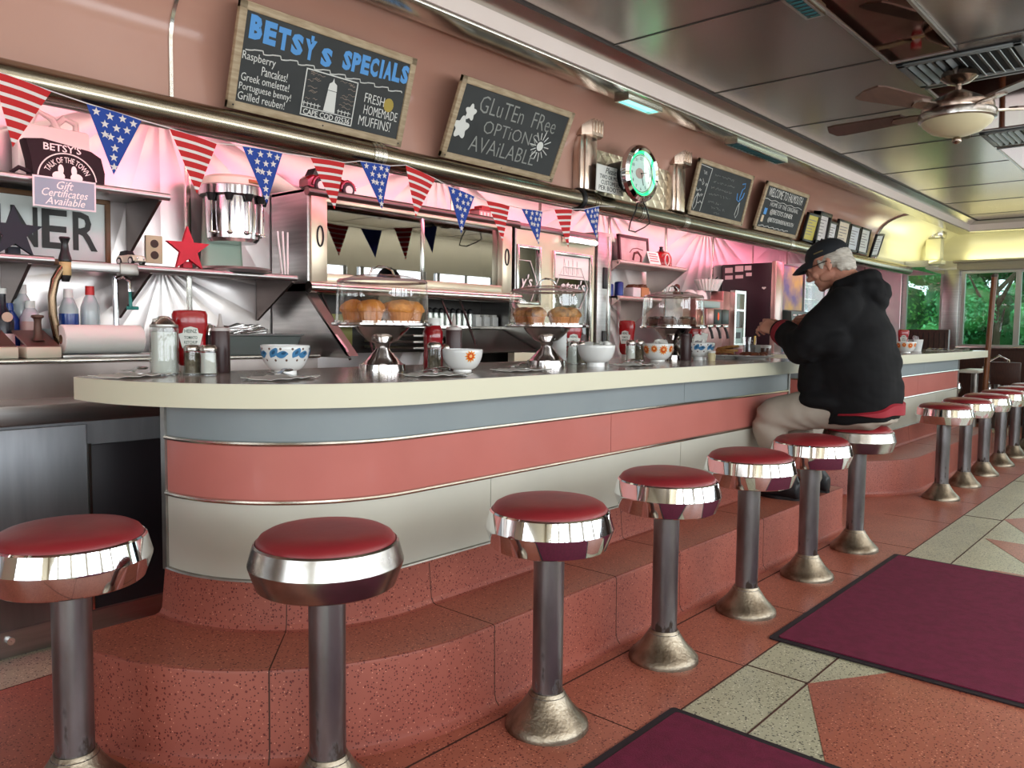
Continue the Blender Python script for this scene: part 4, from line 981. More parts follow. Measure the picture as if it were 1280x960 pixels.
MB().box((-.075, -.06, 0), (.075, .10, .04), .006).build('well', mat('cream plastic', (214, 206, 182)), t_); MB().loft([[Vector((x, y, z)) for y, z in ((-.055, .042), (.10, .095), (.10, .088), (-.055, .036))] for x in (-.07, .07)]).build('lid', BRL, t_)
# paper towel roll
c0 = at(76, 424, y=3.05); c1 = at(175, 423, y=3.05); r_ = .052
t_ = thing('paper_towel_roll', 'white roll of paper towel lying on the steel work ledge', 'paper towel', ((c0.x+c1.x)/2, 3.05, .947))
L2 = (c1.x-c0.x)/2
mb = MB(); M = Matrix.Translation((0, 0, r_)) @ Matrix.Rotation(PI/2, 4, 'Y')
mb.lathe([(.016, -L2), (r_-.003, -L2), (r_, -L2+.003), (r_, L2-.003), (r_-.003, L2), (.016, L2)], n=44, M=M, closed=True); mb.build('paper', PAPER, t_)
mb = MB(); mb.lathe([(.0145, -L2+.001), (.0165, -L2-.001), (.0165, L2+.001), (.0145, L2-.001)], n=20, M=M, closed=True); mb.build('cardboard_core', mat('cardboard', (120, 90, 66), .8), t_)
mb = MB(); mb.box((-L2, -.0525, r_-.002), (L2, -.0518, r_+.004)); mb.build('loose_edge', PAPER, t_)
t_ = thing('towel_tray', 'low steel tray under the paper towel roll', 'tray', (1.23, 3.07, ZL))
MB().box((-.19, -.08, 0), (.19, .08, .011), .003).build('tray', STEEL, t_)
# steel water pipe
a = at(140, 345, y=3.3); b_ = at(146, 440, y=3.3)
t_ = thing('water_pipe', 'chrome upright water pipe with a small teal valve', 'pipe', (b_.x, 3.3, ZL))
mb = MB(); mb.tube([(b_.x, 3.3, ZL), (b_.x, 3.3, a.z)], .011, 12); mb.tube([(b_.x, 3.3, a.z-.01), (b_.x+.02, 3.27, a.z), (b_.x+.045, 3.27, a.z-.02), (b_.x+.045, 3.27, a.z-.06)], .009, 10); mb.build('pipe', CHROME, t_, True)
mb = MB(); mb.cyl((b_.x+.045, 3.27, a.z-.06), (b_.x+.045, 3.27, a.z-.13), .007, n=10); mb.cyl((b_.x+.03, 3.27, a.z-.125), (b_.x+.075, 3.27, a.z-.125), .007, n=10); mb.build('valve', mat('teal valve', (50, 150, 140), .4), t_, True)
# tub of cutlery and steel pans further along
p = at(318, 440, y=2.9); t_ = thing('cutlery_tub', 'grey tub heaped with cutlery behind the blue paisley bowl', 'cutlery tub', (1.78, 3.1, ZL))
mb = MB(); mb.loft([[Vector((x, y, z)) for x, y in rounded(w_, w_-.24, .03, 4)] for w_, z in ((.42, 0), (.46, .075), (.48, .08), (.48, .086), (.44, .086), (.40, .01))]); mb.build('tub', mat('grey tub', (120, 128, 124), .5), t_)
rnd = random.Random(3); mb = MB()
for k in range(26):
    x = rnd.uniform(-.2, .05); y = rnd.uniform(-.07, .07); a = rnd.uniform(-1, 1); z = .085+rnd.uniform(0, .03)
    d = Vector((math.cos(a), math.sin(a)*.3, .22*rnd.random()))*.08
    c = Vector((x, y, z)); mb.tube([c-d, c, c+d*.8, c+d], [.004, .003, .008, .004], 6)
o = mb.build('cutlery', CHROME2, t_); o['kind'] = 'stuff'
for k in range(2):
    t_ = thing('steel_pan', ['lower white rimmed tray beside the brown sauce bottle', 'upper white rimmed tray beside the brown sauce bottle'][k], 'tray', (1.52, 2.97, .935+k*.026))
    MB().box((-.06, -.1, 0), (.06, .1, .016), .005).build('tray', WHITE_PL, t_)
    MB().box((-.05, -.104, .004), (.05, -.098, .012), .002).build('rim', STEEL2, t_)

# ================================================================== SOFFIT: BOARDS, SIGN, CLOCK, FRAMES
BW, BH = .762, .345
def chalkboard(label, x0, lean, y=2.545, z=1.786):
    t = thing('chalkboard', label, 'chalkboard', (x0+BW/2, y, z), (math.radians(lean), 0, 0), 'chalkboards along the soffit')
    mb = MB(); f = .028
    for a in ((-BW/2, -BW/2+f, 0, BH), (BW/2-f, BW/2, 0, BH), (-BW/2, BW/2, 0, f), (-BW/2, BW/2, BH-f, BH)): mb.box((a[0], -.008, a[2]), (a[1], .012, a[3]), .003)
    mb.build('frame', WOOD, t)
    MB().box((-BW/2+f*.9, -.001, f*.9), (BW/2-f*.9, .008, BH-f*.9)).build('slate', SLATE, t)
    for x in (-.001, BW/2-.02, -BW/2+.02): MB().cyl((x, -.007, f/2), (x, -.0095, f/2), .003, n=8).build('screw', DARK, t)
    return t
def wave(x0, x1, z0, z1, n, amp):
    pts = []
    for k in range(n):
        for q in range(8):
            u = (k+q/8)/n; ph = q/8
            cx = x0+(x1-x0)*u; cz = z0+(z1-z0)*u
            pts.append((cx+(.018*math.sin(ph*PI) if ph > .5 else 0), cz+amp*(ph**2 if ph < .7 else (1-ph)*1.6)))
    return pts
Y0 = -.0015
t_ = chalkboard('chalkboard with blue bubble letters and a chalked lighthouse', 1.410, 17)
mb = MB()
for i, ch in enumerate("BETSY'S"): 
    if ch == "'": textmb(ch, .012, .022, -.340+.0515*i-.012, .282, Y0, .001, .03, into=mb); continue
    textmb(ch, .047, .076-.002*i, -.312+.0535*i-(.036 if i > 5 else 0), .234-.003*i, Y0, .001, .06, into=mb)
mb.build('blue_lettering', CHALK_B, t_); mb = MB()
for i, ch in enumerate('SPECIALS'): textmb(ch, .013 if ch == 'I' else .038, .068, .062+.0415*i-(.010 if i > 4 else 0)-(.006 if i > 3 else 0), .226+.002*i, Y0, .001, .055, into=mb)
mb.build('blue_lettering', CHALK_B, t_)
mb = MB(); stroke(mb, wave(-.34, .34, .196, .200, 10, .026), .0042, Y0)
for b2, w_, h_, x, z in (('Raspberry', .125, .034, -.285, .158), ('Pancakes!', .10, .03, -.22, .128), ('Greek omelette!', .185, .026, -.25, .098), ('Portuguese benny!', .20, .03, -.245, .062), ('Grilled reuben!', .18, .026, -.255, .036)): textmb(b2, w_, h_, x, z, Y0, .0008, -.004, into=mb)
for z in (.075, .045): textmb('·', .005, .005, -.355, z, Y0, .0008, 0, into=mb)
mb.build('white_lettering', CHALK, t_)
mb = MB()
for b2, w_, h_, x, z in (('FRESH', .095, .034, .215, .135), ('HOMEMADE', .165, .034, .255, .092), ('MUFFINS!', .155, .036, .235, .048)): textmb(b2, w_, h_, x, z, Y0, .0008, -.008, into=mb)
mb.build('thin_lettering', CHALK, t_)
MB().prism([(.285+.024*math.cos(a), .146+.026*math.sin(a)) for a in [2*PI*k/16 for k in range(16)]], 0, .001, Matrix.Translation((0, Y0, 0)) @ XZ).build('chalked_muffin', CHALK_Y, t_)
mb = MB(); px0, px1, pz0, pz1 = -.10, .128, .034, .196
for a in ((px0, px1, pz0, pz0+.004), (px0, px1, pz1-.004, pz1), (px0, px0+.004, pz0, pz1), (px1-.004, px1, pz0, pz1), (px0, px1, .062, .065)): mb.box((a[0], Y0-.0008, a[2]), (a[1], Y0+.001, a[3]))
textmb('CAPE COD 02536', .205, .02, .014, .039, Y0, .0008, .01, into=mb)
rnd = random.Random(5)
mb.prism([(-.006, .066), (.044, .066), (.038, .14), (.001, .14)], 0, .001, Matrix.Translation((0, Y0, 0)) @ XZ)
mb.prism([(0, .142), (.039, .142), (.036, .165), (.024, .172), (.0195, .186), (.015, .172), (.004, .165)], 0, .001, Matrix.Translation((0, Y0, 0)) @ XZ)
for x in (-.09, -.075, -.06, -.045, -.03, .06, .075, .09, .105): stroke(mb, [(x, .068), (x, .084)], .003, Y0)
stroke(mb, [(-.095, .078), (-.02, .078)], .003, Y0); stroke(mb, [(.055, .078), (.115, .078)], .003, Y0)
mb.build('chalk_drawing', CHALK, t_)
mb = MB()
for k in range(40):
    x = rnd.uniform(px0+.01, px1-.03); z = rnd.uniform(.09, .188); l = rnd.uniform(.015, .04)
    if -.03 < x+l/2 < .06: continue
    stroke(mb, [(x, z), (x+l*.3, z+.003), (x+l*.7, z-.002), (x+l, z+.002)], .0025, Y0)
mb.build('chalk_sky', mat('rubbed chalk', (150, 136, 124), .9), t_)

t_ = chalkboard('chalkboard in thin capitals with a chalk sun and two chalk flowers', 2.392, 24)
mb = MB()
for b2, w_, h_, x, z, sl in (('GLuTEn  FRee', .52, .072, .02, .222, 0), ('OPTiONS', .36, .056, .0, .142, 0), ('AVAiLABLE', .44, .066, -.015, .056, 0)): textmb(b2, w_, h_, x, z, Y0, .0008, -.012, into=mb)
mb.build('white_lettering', CHALK_D, t_)
mb = MB()
cx, cz = .215, .152
mb.prism([(cx+.022*math.cos(a), cz+.022*math.sin(a)) for a in [2*PI*k/14 for k in range(14)]], 0, .001, Matrix.Translation((0, Y0, 0)) @ XZ)
for k in range(14): a = 2*PI*k/14; stroke(mb, [(cx+.03*math.cos(a), cz+.03*math.sin(a)), (cx+(.062+.01*(k % 2))*math.cos(a), cz+(.062+.01*(k % 2))*math.sin(a))], .005, Y0)
mb.build('chalk_sun', CHALK, t_)
for cx, cz, r in ((-.28, .21, .028), (-.31, .14, .038)): MB().prism([(cx+r*(1+.22*math.sin(5*a))*math.cos(a), cz+r*(1+.22*math.sin(5*a))*math.sin(a)*1.1) for a in [2*PI*k/40 for k in range(40)]], 0, .001, Matrix.Translation((0, Y0, 0)) @ XZ).build('chalk_flower', CHALK, t_)
t_ = chalkboard('small-lettered chalkboard with a blue chalk anchor', 4.507, 14)
def scrib(mb, x0, x1, z, seed, a=.008, wd=.0022):
    r = random.Random(seed); x = x0; cur = []
    while x < x1:
        cur.append((x, z+r.uniform(-a, a))); x += r.uniform(.004, .008)
        if r.random() < .1 and len(cur) > 3: stroke(mb, cur, wd, Y0); cur = []; x += .012
    if len(cur) > 1: stroke(mb, cur, wd, Y0)
mb = MB()
for k, (x0, x1, z) in enumerate(((-.15, .12, .275), (-.15, .15, .235), (-.16, .13, .195), (-.17, .12, .155), (-.16, .02, .105), (-.10, .09, .075), (-.05, .03, .045))): scrib(mb, x0, x1, z, k)
mb.build('faint_lettering', CHALK_D, t_)
mb = MB(); stroke(mb, [(-.20, .305), (-.345, .31), (-.35, .305)], .004, Y0); stroke(mb, [(-.20, .305), (-.235, .035)], .004, Y0)
for k, (x, z) in enumerate(((-.27, .27), (-.30, .22), (-.26, .2), (-.31, .16), (-.28, .13), (-.27, .09))): scrib(mb, x-.03, x+.04, z, 20+k, .012, .003)
for x, z in ((-.325, .085), (.25, .095)): stroke(mb, [(x+.018, z+.055), (x+.028, z-.02), (x+.008, z-.05), (x-.014, z-.03), (x-.004, z+.02), (x+.018, z+.055)], .004, Y0)
mb.build('chalk_drawing', CHALK, t_)
mb = MB(); stroke(mb, [(.245, .27), (.285, .28), (.29, .25), (.262, .235), (.25, .18), (.262, .16)], .008, Y0); stroke(mb, [(.205, .205), (.215, .165), (.25, .155), (.29, .185), (.30, .22)], .008, Y0); mb.build('blue_anchor', CHALK_B, t_)
t_ = chalkboard('welcome chalkboard, last before the row of framed papers', 5.453, 17)
mb = MB(); textmb('WELCOME TO FALMOUTH', .60, .06, -.01, .25, Y0, .0008, -.004, into=mb); textmb("HOME OF THE ORIGINAL", .5, .03, .02, .185, Y0, .0008, -.012, into=mb)
textmb("@BETSYS DINER", .40, .045, .0, .125, Y0, .0008, .0, into=mb); textmb("@BETSYSDINERFALMOUTH", .46, .04, .03, .07, Y0, .0008, .0, into=mb)
stroke(mb, [(-.34+.02*k, .226+.004*math.sin(k*.9)) for k in range(34)], .004, Y0); stroke(mb, wave(-.32, .2, .036, .036, 6, .02), .005, Y0)
mb.build('white_lettering', CHALK, t_)
MB().box((-.30, Y0-.001, .12), (-.255, Y0, .165)).build('blue_square', CHALK_B, t_)
MB().box((-.31, Y0-.001, .065), (-.275, Y0, .112)).build('pale_square', mat('pale chalk', (226, 206, 176), .9), t_)

# quilted steel plate, pilasters, sign, clock
t_ = thing('quilted_plate', 'diamond quilted steel plate behind the clock', 'metal plate', (3.95, 2.592, 1.79))
QM = mat('quilted steel', (220, 210, 184), .36, .7); t, N, L, b = nodes(QM)
tc = N.new('ShaderNodeTexCoord'); mp = N.new('ShaderNodeMapping'); mp.inputs['Rotation'].default_value = (0, PI/4, 0); mp.inputs['Scale'].default_value = (16, 16, 16); L.new(tc.outputs['Object'], mp.inputs[0])
sp = N.new('ShaderNodeSeparateXYZ'); L.new(mp.outputs[0], sp.inputs[0])
def mq(op, a, v):
    n = N.new('ShaderNodeMath'); n.operation = op; L.new(a, n.inputs[0]); 
    if v is not None: (L.new(v, n.inputs[1]) if not isinstance(v, (int, float)) else setattr(n.inputs[1], 'default_value', v))
    return n.outputs[0]
hx = mq('PINGPONG', sp.outputs[0], .5); hz_ = mq('PINGPONG', sp.outputs[2], .5); hh_ = mq('MINIMUM', hx, hz_)
bp = N.new('ShaderNodeBump'); bp.inputs['Strength'].default_value = .35; bp.inputs['Distance'].default_value = .02; L.new(mq('POWER', hh_, .5), bp.inputs['Height']); L.new(bp.outputs[0], b.inputs['Normal'])
MB().box((-.36, -.004, 0), (.40, .008, .335)).build('plate', QM, t_)
MB().box((-.36, -.008, .325), (.40, .0, .338)).build('edge', STEEL2, t_)
def pilaster(label, x):
    t = thing('soffit_pilaster', label, 'pilaster', (x, 2.592, 1.785), 0, 'steel pilasters beside the clock')
    mb = MB(); mb.box((-.075, -.05, 0), (.075, .008, .285), .012); mb.box((-.05, -.064, 0), (.05, -.04, .285), .01); mb.build('shaft', PILS, t)
    mb = MB(); mb.loft([[Vector((x_*s_, y_, z_)) for x_, y_ in ((-.085, 0), (-.085, -.06), (-.05, -.10), (.05, -.10), (.085, -.06), (.085, 0))] for s_, z_ in ((.97, .28), (1, .295), (1, .385), (.92, .40))])
    for k in range(4): mb.box((-.045+k*.026, -.106, .295), (-.033+k*.026, -.095, .39), .003)
    mb.build('capital', PILS, t)
PILS = noisy(mat('soft pilaster steel', (212, 192, 176), .26, .95), (196, 176, 162), 4, stretch=(8, 1, 1))
pilaster('fluted steel pilaster between the thin-capital chalkboard and the clock', 3.47); pilaster('fluted steel pilaster just beyond the clock', 4.41)
t_ = thing('notice_sign', 'white booth notice with black lettering under the clock shadow', 'sign', (3.60, 2.50, 1.786), (.03, 0, 0))
MB().box((-.128, -.003, 0), (.128, .003, .138), .001).build('board', PAPER, t_)
mb = MB(); textmb('Please', .10, .032, 0, .098, -.003, .0008, .0, .4, into=mb); textmb('TWO OR MORE', .20, .023, 0, .068, -.003, .0008, .0, into=mb); textmb('CUSTOMERS', .17, .023, 0, .039, -.003, .0008, .0, into=mb); textmb('PER BOOTH', .21, .024, 0, .009, -.003, .0008, .0, into=mb); mb.build('lettering', mat('sign ink', (36, 34, 34), .7), t_)
cx, cz = at(807, 217, y=2.37).x, at(807, 217, y=2.37).z
t_ = thing('neon_clock', 'round chrome clock with a glowing green neon ring', 'clock', (cx, 2.582, cz), (0, 0, -.06))
RX = Matrix.Rotation(PI/2, 4, 'X')
MB().lathe([(0, 0), (.08, 0), (.085, .09), (.10, .14), (.128, .172), (0, .172)], n=48, M=RX).build('drum', DARK, t_)
MB().lathe([(.118, .165), (.148, .165), (.156, .18), (.150, .20), (.132, .212), (.118, .205)], n=56, M=RX, closed=True).build('bezel', CHROME, t_)
MB().lathe([(.0, .185), (.104, .185), (.104, .19), (0, .19)], n=40, M=RX).build('dial', mat('clock dial', (214, 226, 222), .5, emit=.42, emit_rgb=(190, 235, 225)), t_)
MB().tube([(.113*math.cos(a), -.197, .113*math.sin(a)) for a in [2*PI*k/48 for k in range(48)]], .0075, 10, closed=True).build('neon_ring', mat('green neon', (40, 220, 150), .4, emit=3.2, emit_rgb=(20, 220, 110)), t_)
MB().tube([(.098*math.cos(a), -.193, .098*math.sin(a)) for a in [2*PI*k/40 for k in range(40)]], .002, 6, closed=True).build('dial_ring', mat('dial green', (30, 110, 90), .5), t_)
mb = MB()
for k in range(12):
    a = PI/2-2*PI*k/12; textmb(str(k or 12), None, .016, .08*math.cos(a), .08*math.sin(a)-.008, -.191, .0006, 0, into=mb)
mb.build('numerals', mat('dial ink', (60, 90, 90), .6), t_)
MB().prism([(-.012+.036*math.cos(a), .028*math.sin(a)) for a in [2*PI*k/20 for k in range(20)]], .1905, .192, XZ).build('dial_picture', mat('faded dial print', (224, 190, 184), .6), t_)
mb = MB(); mb.tube([(0, -.194, 0), (.045, -.194, .01)], .0022, 6); mb.tube([(0, -.194, 0), (.02, -.194, -.06)], .0016, 6); mb.sphere((0, -.194, 0), .005, 8, 6); mb.build('hands', DARK, t_)
MB().lathe([(0, .2), (.06, .2015), (.119, .205), (.119, .2065), (.06, .203), (0, .2015)], n=40, M=RX).build('glass_cover', GLASS, t_)
pts = [at(a, b, y=2.47) for a, b in ((797, 252), (795, 262), (788, 278), (786, 288), (794, 290), (806, 284), (812, 279), (810, 268), (806, 256), (803, 252))]
mb = MB(); mb.tube(pts, .004, 6); tag(rebase(mb.build('power_cord', DARK), pts[3]), 'black loop of cord hanging under the round clock', 'cord')

# framed papers further along
fr = [(6.45, .235, .225, .08, 'yellow paper in a dark frame, first after the welcome chalkboard', (206, 190, 90), 1.786), (6.69, .26, .26, .05, 'thick black-framed paper second after the welcome chalkboard', (224, 216, 212), 1.786), (6.93, .20, .21, .05, 'narrow framed paper third after the welcome chalkboard', (226, 222, 222), 1.786), (7.19, .28, .245, .05, 'cream certificate in a black frame above the cap', (232, 216, 192), 1.79), (7.48, .25, .235, .05, 'framed paper with a blue curve, beside the cream certificate', (220, 222, 226), 1.79), (7.76, .25, .235, .05, 'framed drawing with a dark curve, second from the end of the row', (226, 226, 220), 1.79), (8.10, .22, .22, .10, 'tilted narrow frame at the end of the row', (226, 226, 222), 1.79)]
for x, w_, h_, ln, lb, c, z in fr:
    t = thing('picture_frame', lb, 'picture', (x, 2.548, z), (ln*3, .45 if False else (-.10 if 'tilted' in lb else 0), 0), 'framed papers at the end of the soffit')
    o = framed(t, w_, h_, .018 if 'thick' not in lb else .03, mat('black frame', (30, 24, 24), .4), mat('paper %d' % int(x*100), c, .5), .012 if 'thick' not in lb else .03)
    mb = MB(); r = random.Random(int(x*10))
    for k in range(6): mb.box((-w_*.32, -.0065-(.005 if 'thick' in lb else 0), h_*.25+k*h_*.1), (w_*r.uniform(.0, .3), -.004, h_*.25+k*h_*.1+.006))
    mb.build('printed_lines', mat('grey print', (150, 140, 140), .8), o)
# bunting
pen = [('w', -10, 88, 64, 115, 14, 185), ('b', 108, 130, 177, 151, 140, 219), ('r', 212, 161, 271, 180, 244, 243), ('b', 303, 183, 353, 192, 331, 255), ('r', 388, 197, 431, 204, 416, 262), ('b', 450, 202, 488, 208, 475, 262), ('r', 507, 207, 544, 224, 517, 272), ('b', 560, 233, 593, 246, 574, 292), ('r', 608, 251, 637, 258, 626, 302), ('b', 652, 261, 678, 265, 671, 306), ('r', 693, 262, 715, 262, 708, 310), ('b', 730, 262, 749, 258, 744, 300)]
labs = ['striped pennant cut off by the photo edge above the black bag', 'starred pennant hanging above the toy convertible', 'striped pennant hanging in front of the mixer\'s near side', 'starred pennant overlapping the mixer top', 'striped pennant hanging in front of the red toy car\'s rear', 'starred pennant hanging in front of the red toy car\'s bonnet', 'striped pennant twisted to one side over the case\'s middle stile', 'starred pennant over the second case pane', 'striped pennant beside the model house', 'starred pennant above the smaller glazed hatch', 'striped pennant above the larger glazed hatch', 'starred pennant, last before the clock']
YP = 2.506
line = []
for (k, x0, y0, x1, y1, xt, yt), lb in zip(pen, labs):
    a, b_, c = at(x0, y0, y=YP), at(x1, y1, y=YP), at(xt, yt, y=YP)
    line += [a, b_]
    t = thing('pennant', lb, 'pennant', a, 0, 'pennants of the bunting')
    n = 8; th = .0012; bulge = lambda u, v: Vector((0, -.010*math.sin(PI*u)*(1-v)-.012*v, 0))
    def P(u, v): return (a+(b_-a)*u)*(1-v)+c*v + bulge(u, v)
    mb = MB()
    if k == 'b':
        for i in range(n):
            v0, v1 = i/n, (i+1)/n
            for j in range(4): mb.face([P(j/4, v0), P((j+1)/4, v0), P((j+1)/4, v1), P(j/4, v1)])
        bmesh.ops.remove_doubles(mb.bm, verts=mb.bm.verts[:], dist=1e-5)
        mb.build('cloth', BLUE_F, t, True, normals=False)
        mb = MB(); spots_ = [(.13, .08), (.38, .1), (.63, .08), (.87, .1), (.25, .24), (.52, .26), (.78, .24), (.36, .42), (.66, .42), (.5, .58), (.2, .4), (.45, .73), (.5, .88)]
        for u, v in spots_:
            uu = u; c0 = P(uu, v); 
            if v > .3 and (uu < .2 or uu > .8): continue
            for sp in [star(.0125, .42)]:
                mb.prism(sp, 0, .0012, Matrix.Translation(c0+Vector((0, -.0015, 0))) @ XZ)
        mb.build('white_stars', WHITE_F, t, True)
    else:
        mr, mw = MB(), MB(); ns = 13
        for i in range(ns):
            v0, v1 = 1-(1-i/ns), (i+1)/ns
            tgt = mr if i % 2 == 0 else mw
            if i % 2 == 0: v1 += .025
            else: v0 += .025
            for j in range(4): tgt.face([P(j/4, min(1, v0)), P((j+1)/4, min(1, v0)), P((j+1)/4, min(1, v1)), P(j/4, min(1, v1))])
        for q in (mr, mw): bmesh.ops.remove_doubles(q.bm, verts=q.bm.verts[:], dist=1e-5)
        mr.build('red_stripes', RED_F, t, True, normals=False); mw.build('white_stripes', WHITE_F, t, True, normals=False)
line = [Vector((-.2, YP, 1.85))] + line + [Vector((3.66, YP, 1.72))]
mb = MB(); mb.tube([p_+Vector((0, -.001, .002)) for p_ in line], .002, 5); tag(rebase(mb.build('bunting_cord', WHITE_F), line[1]), 'pale cord the pennants hang from, strung under the bumper rail', 'cord')

# ================================================================== THINGS ON THE COUNTER
def spot(px, py, dmax=2.36, z=ZT):
    p = at(px, py, z=z)
    if p.y > dmax: p = Vector((p.x*dmax/p.y, dmax, z))
    if p.x > 4.30: p = Vector((4.30, p.y*4.30/p.x, z))
    return Vector((p.x, p.y, ZT))
def face_cam(p): return math.atan2(-p.x, p.y)*.85
SALT = mat('white grains', (236, 234, 226), .8); PEPPER = noisy(mat('ground pepper', (130, 118, 98), .85), (90, 78, 62), 60)
TOPM = noisy(mat('shaker steel lid', (196, 190, 184), .22, 1), (170, 164, 158), 12)
FLUTE = glass('shaker glass', (236, 240, 238), .06)
def fluted(r, z0, z1, n=40, amp=.03, flare=1.12):
    rings = []
    for z, k in ((z0, flare), (z0+.006, flare), (z0+.012, 1.0), (z1-.008, .98), (z1, .96)):
        rings.append([Vector((r*k*(1+amp*(1 if q % 4 < 2 else -1))*math.cos(2*PI*q/n), r*k*(1+amp*(1 if q % 4 < 2 else -1))*math.sin(2*PI*q/n), z)) for q in range(n)])
    return rings
def shaker(label, p, h, r, fill, group='salt and pepper shakers', cat='shaker', name='salt_shaker', spout=False):
    t = thing(name, label, cat, p, 0, group)
    hl = h*(.80 if not spout else .84)
    MB().loft(fluted(r, 0, hl)).build('glass_body', FLUTE, t)
    MB().lathe([(0, .006), (r*.90, .006), (r*.88, hl*.9), (0, hl*.9)], n=24).build('filling', fill, t)
    if spout:
        MB().lathe([(0, hl), (r*.98, hl), (r, hl+.002), (r*.98, hl+.008), (0, hl+.008)], n=28).build('collar', DULL, t)
        mb = MB(); mb.lathe([(r*.92, hl+.008), (r*.8, hl+.016), (r*.35, hl+.032), (0, hl+.034)], n=24); mb.loft([[Vector((x, y, z)) for y, z in ((-.012, 0), (.012, 0), (.009, .012), (-.009, .012))] for x, z0 in ((-.005, 0), (-r*.75, .004))] if False else [[Vector((-.004, y, hl+.018+z)) for y, z in ((-.013, 0), (.013, 0), (.009, .013), (-.009, .013))], [Vector((-r*.78, y, hl+.014+z)) for y, z in ((-.010, 0), (.010, 0), (.007, .010), (-.007, .010))]])
        mb.build('pouring_lid', CHROME2, t)
    else:
        MB().lathe([(0, hl-.002), (r*1.02, hl-.002), (r*1.04, hl+.003), (r*1.02, hl+h*.1), (r*.8, h*.97), (0, h)], n=28).build('lid', TOPM, t)
    return t
def kbody(mb, prof, depth=.62, n=32):
    rings = []
    for w_, z in prof:
        rings.append([Vector((w_*math.copysign(abs(math.cos(a))**.75, math.cos(a)), w_*depth*math.copysign(abs(math.sin(a))**.75, math.sin(a)), z)) for a in [2*PI*k/n for k in range(n)]])
    return mb.loft(rings)
def ketchup(label, p, h, w_, face):
    t = thing('ketchup_bottle', label, 'bottle', p, face, 'ketchup bottles on the counter')
    MB().lathe([(0, 0), (w_*.62, 0), (w_*.64, .004), (w_*.56, h*.12), (0, h*.12)], n=28).build('cap', WHITE_PL, t)
    kbody(MB(), [(w_*.55, h*.118), (w_*.80, h*.19), (w_*.93, h*.32), (w_*.88, h*.45), (w_*.90, h*.6), (w_, h*.78), (w_*1.0, h*.93), (w_*.9, h*.985), (w_*.6, h)]).build('body', KETCHUP, t)
    yk = -w_*.64
    key = [(-.42, 0), (.42, 0), (.46, .12), (.60, .62), (.60, .66), (.40, .70), (.34, .92), (0, 1.0), (-.34, .92), (-.40, .70), (-.60, .66), (-.60, .62), (-.46, .12)]
    lw, lh = w_*1.1, h*.34
    lab = MB().prism([(a*lw, h*.40+b_*lh) for a, b_ in key], 0, .003, Matrix.Translation((0, yk+.0018, 0)) @ XZ).build('label', PAPER, t)
    mb = MB(); textmb('HEINZ', lw*.62, lh*.17, 0, h*.40+lh*.70, yk-.0012, .0006, .01, into=mb); textmb('TOMATO', lw*.66, lh*.14, 0, h*.40+lh*.42, yk-.0012, .0006, .01, into=mb); textmb('KETCHUP', lw*.66, lh*.14, 0, h*.40+lh*.2, yk-.0012, .0006, .01, into=mb)
    mb.build('label_print', mat('label green ink', (60, 84, 66), .7), lab)
    return t
def squeeze(label, p, h, r, m, capm=None, group='squeeze bottles on the counter'):
    t = thing('squeeze_bottle', label, 'bottle', p, 0, group)
    MB().lathe([(0, 0), (r*.95, 0), (r, .005), (r*.99, h*.68), (r*.93, h*.71), (0, h*.71)], n=28).build('body', m, t)
    c = MB().lathe([(0, h*.71), (r*.95, h*.71), (r*.95, h*.76), (r*.4, h*.78), (r*.26, h*.82), (r*.12, h), (0, h)], n=24).build('nozzle_cap', capm or mat('clear nozzle', (200, 190, 184), .35), t)
    return t
def bowl_prof(R, H, foot):
    fr = R*.46
    out = [(0, foot*.5), (fr*.9, 0), (fr, 0), (fr*.98, foot)]
    for k in range(1, 9):
        u = k/8; out.append((fr*.98+(R-fr*.98)*math.sin(u*PI/2)**.9, foot+(H-foot)*(1-math.cos(u*PI/2))**.85))
    return out
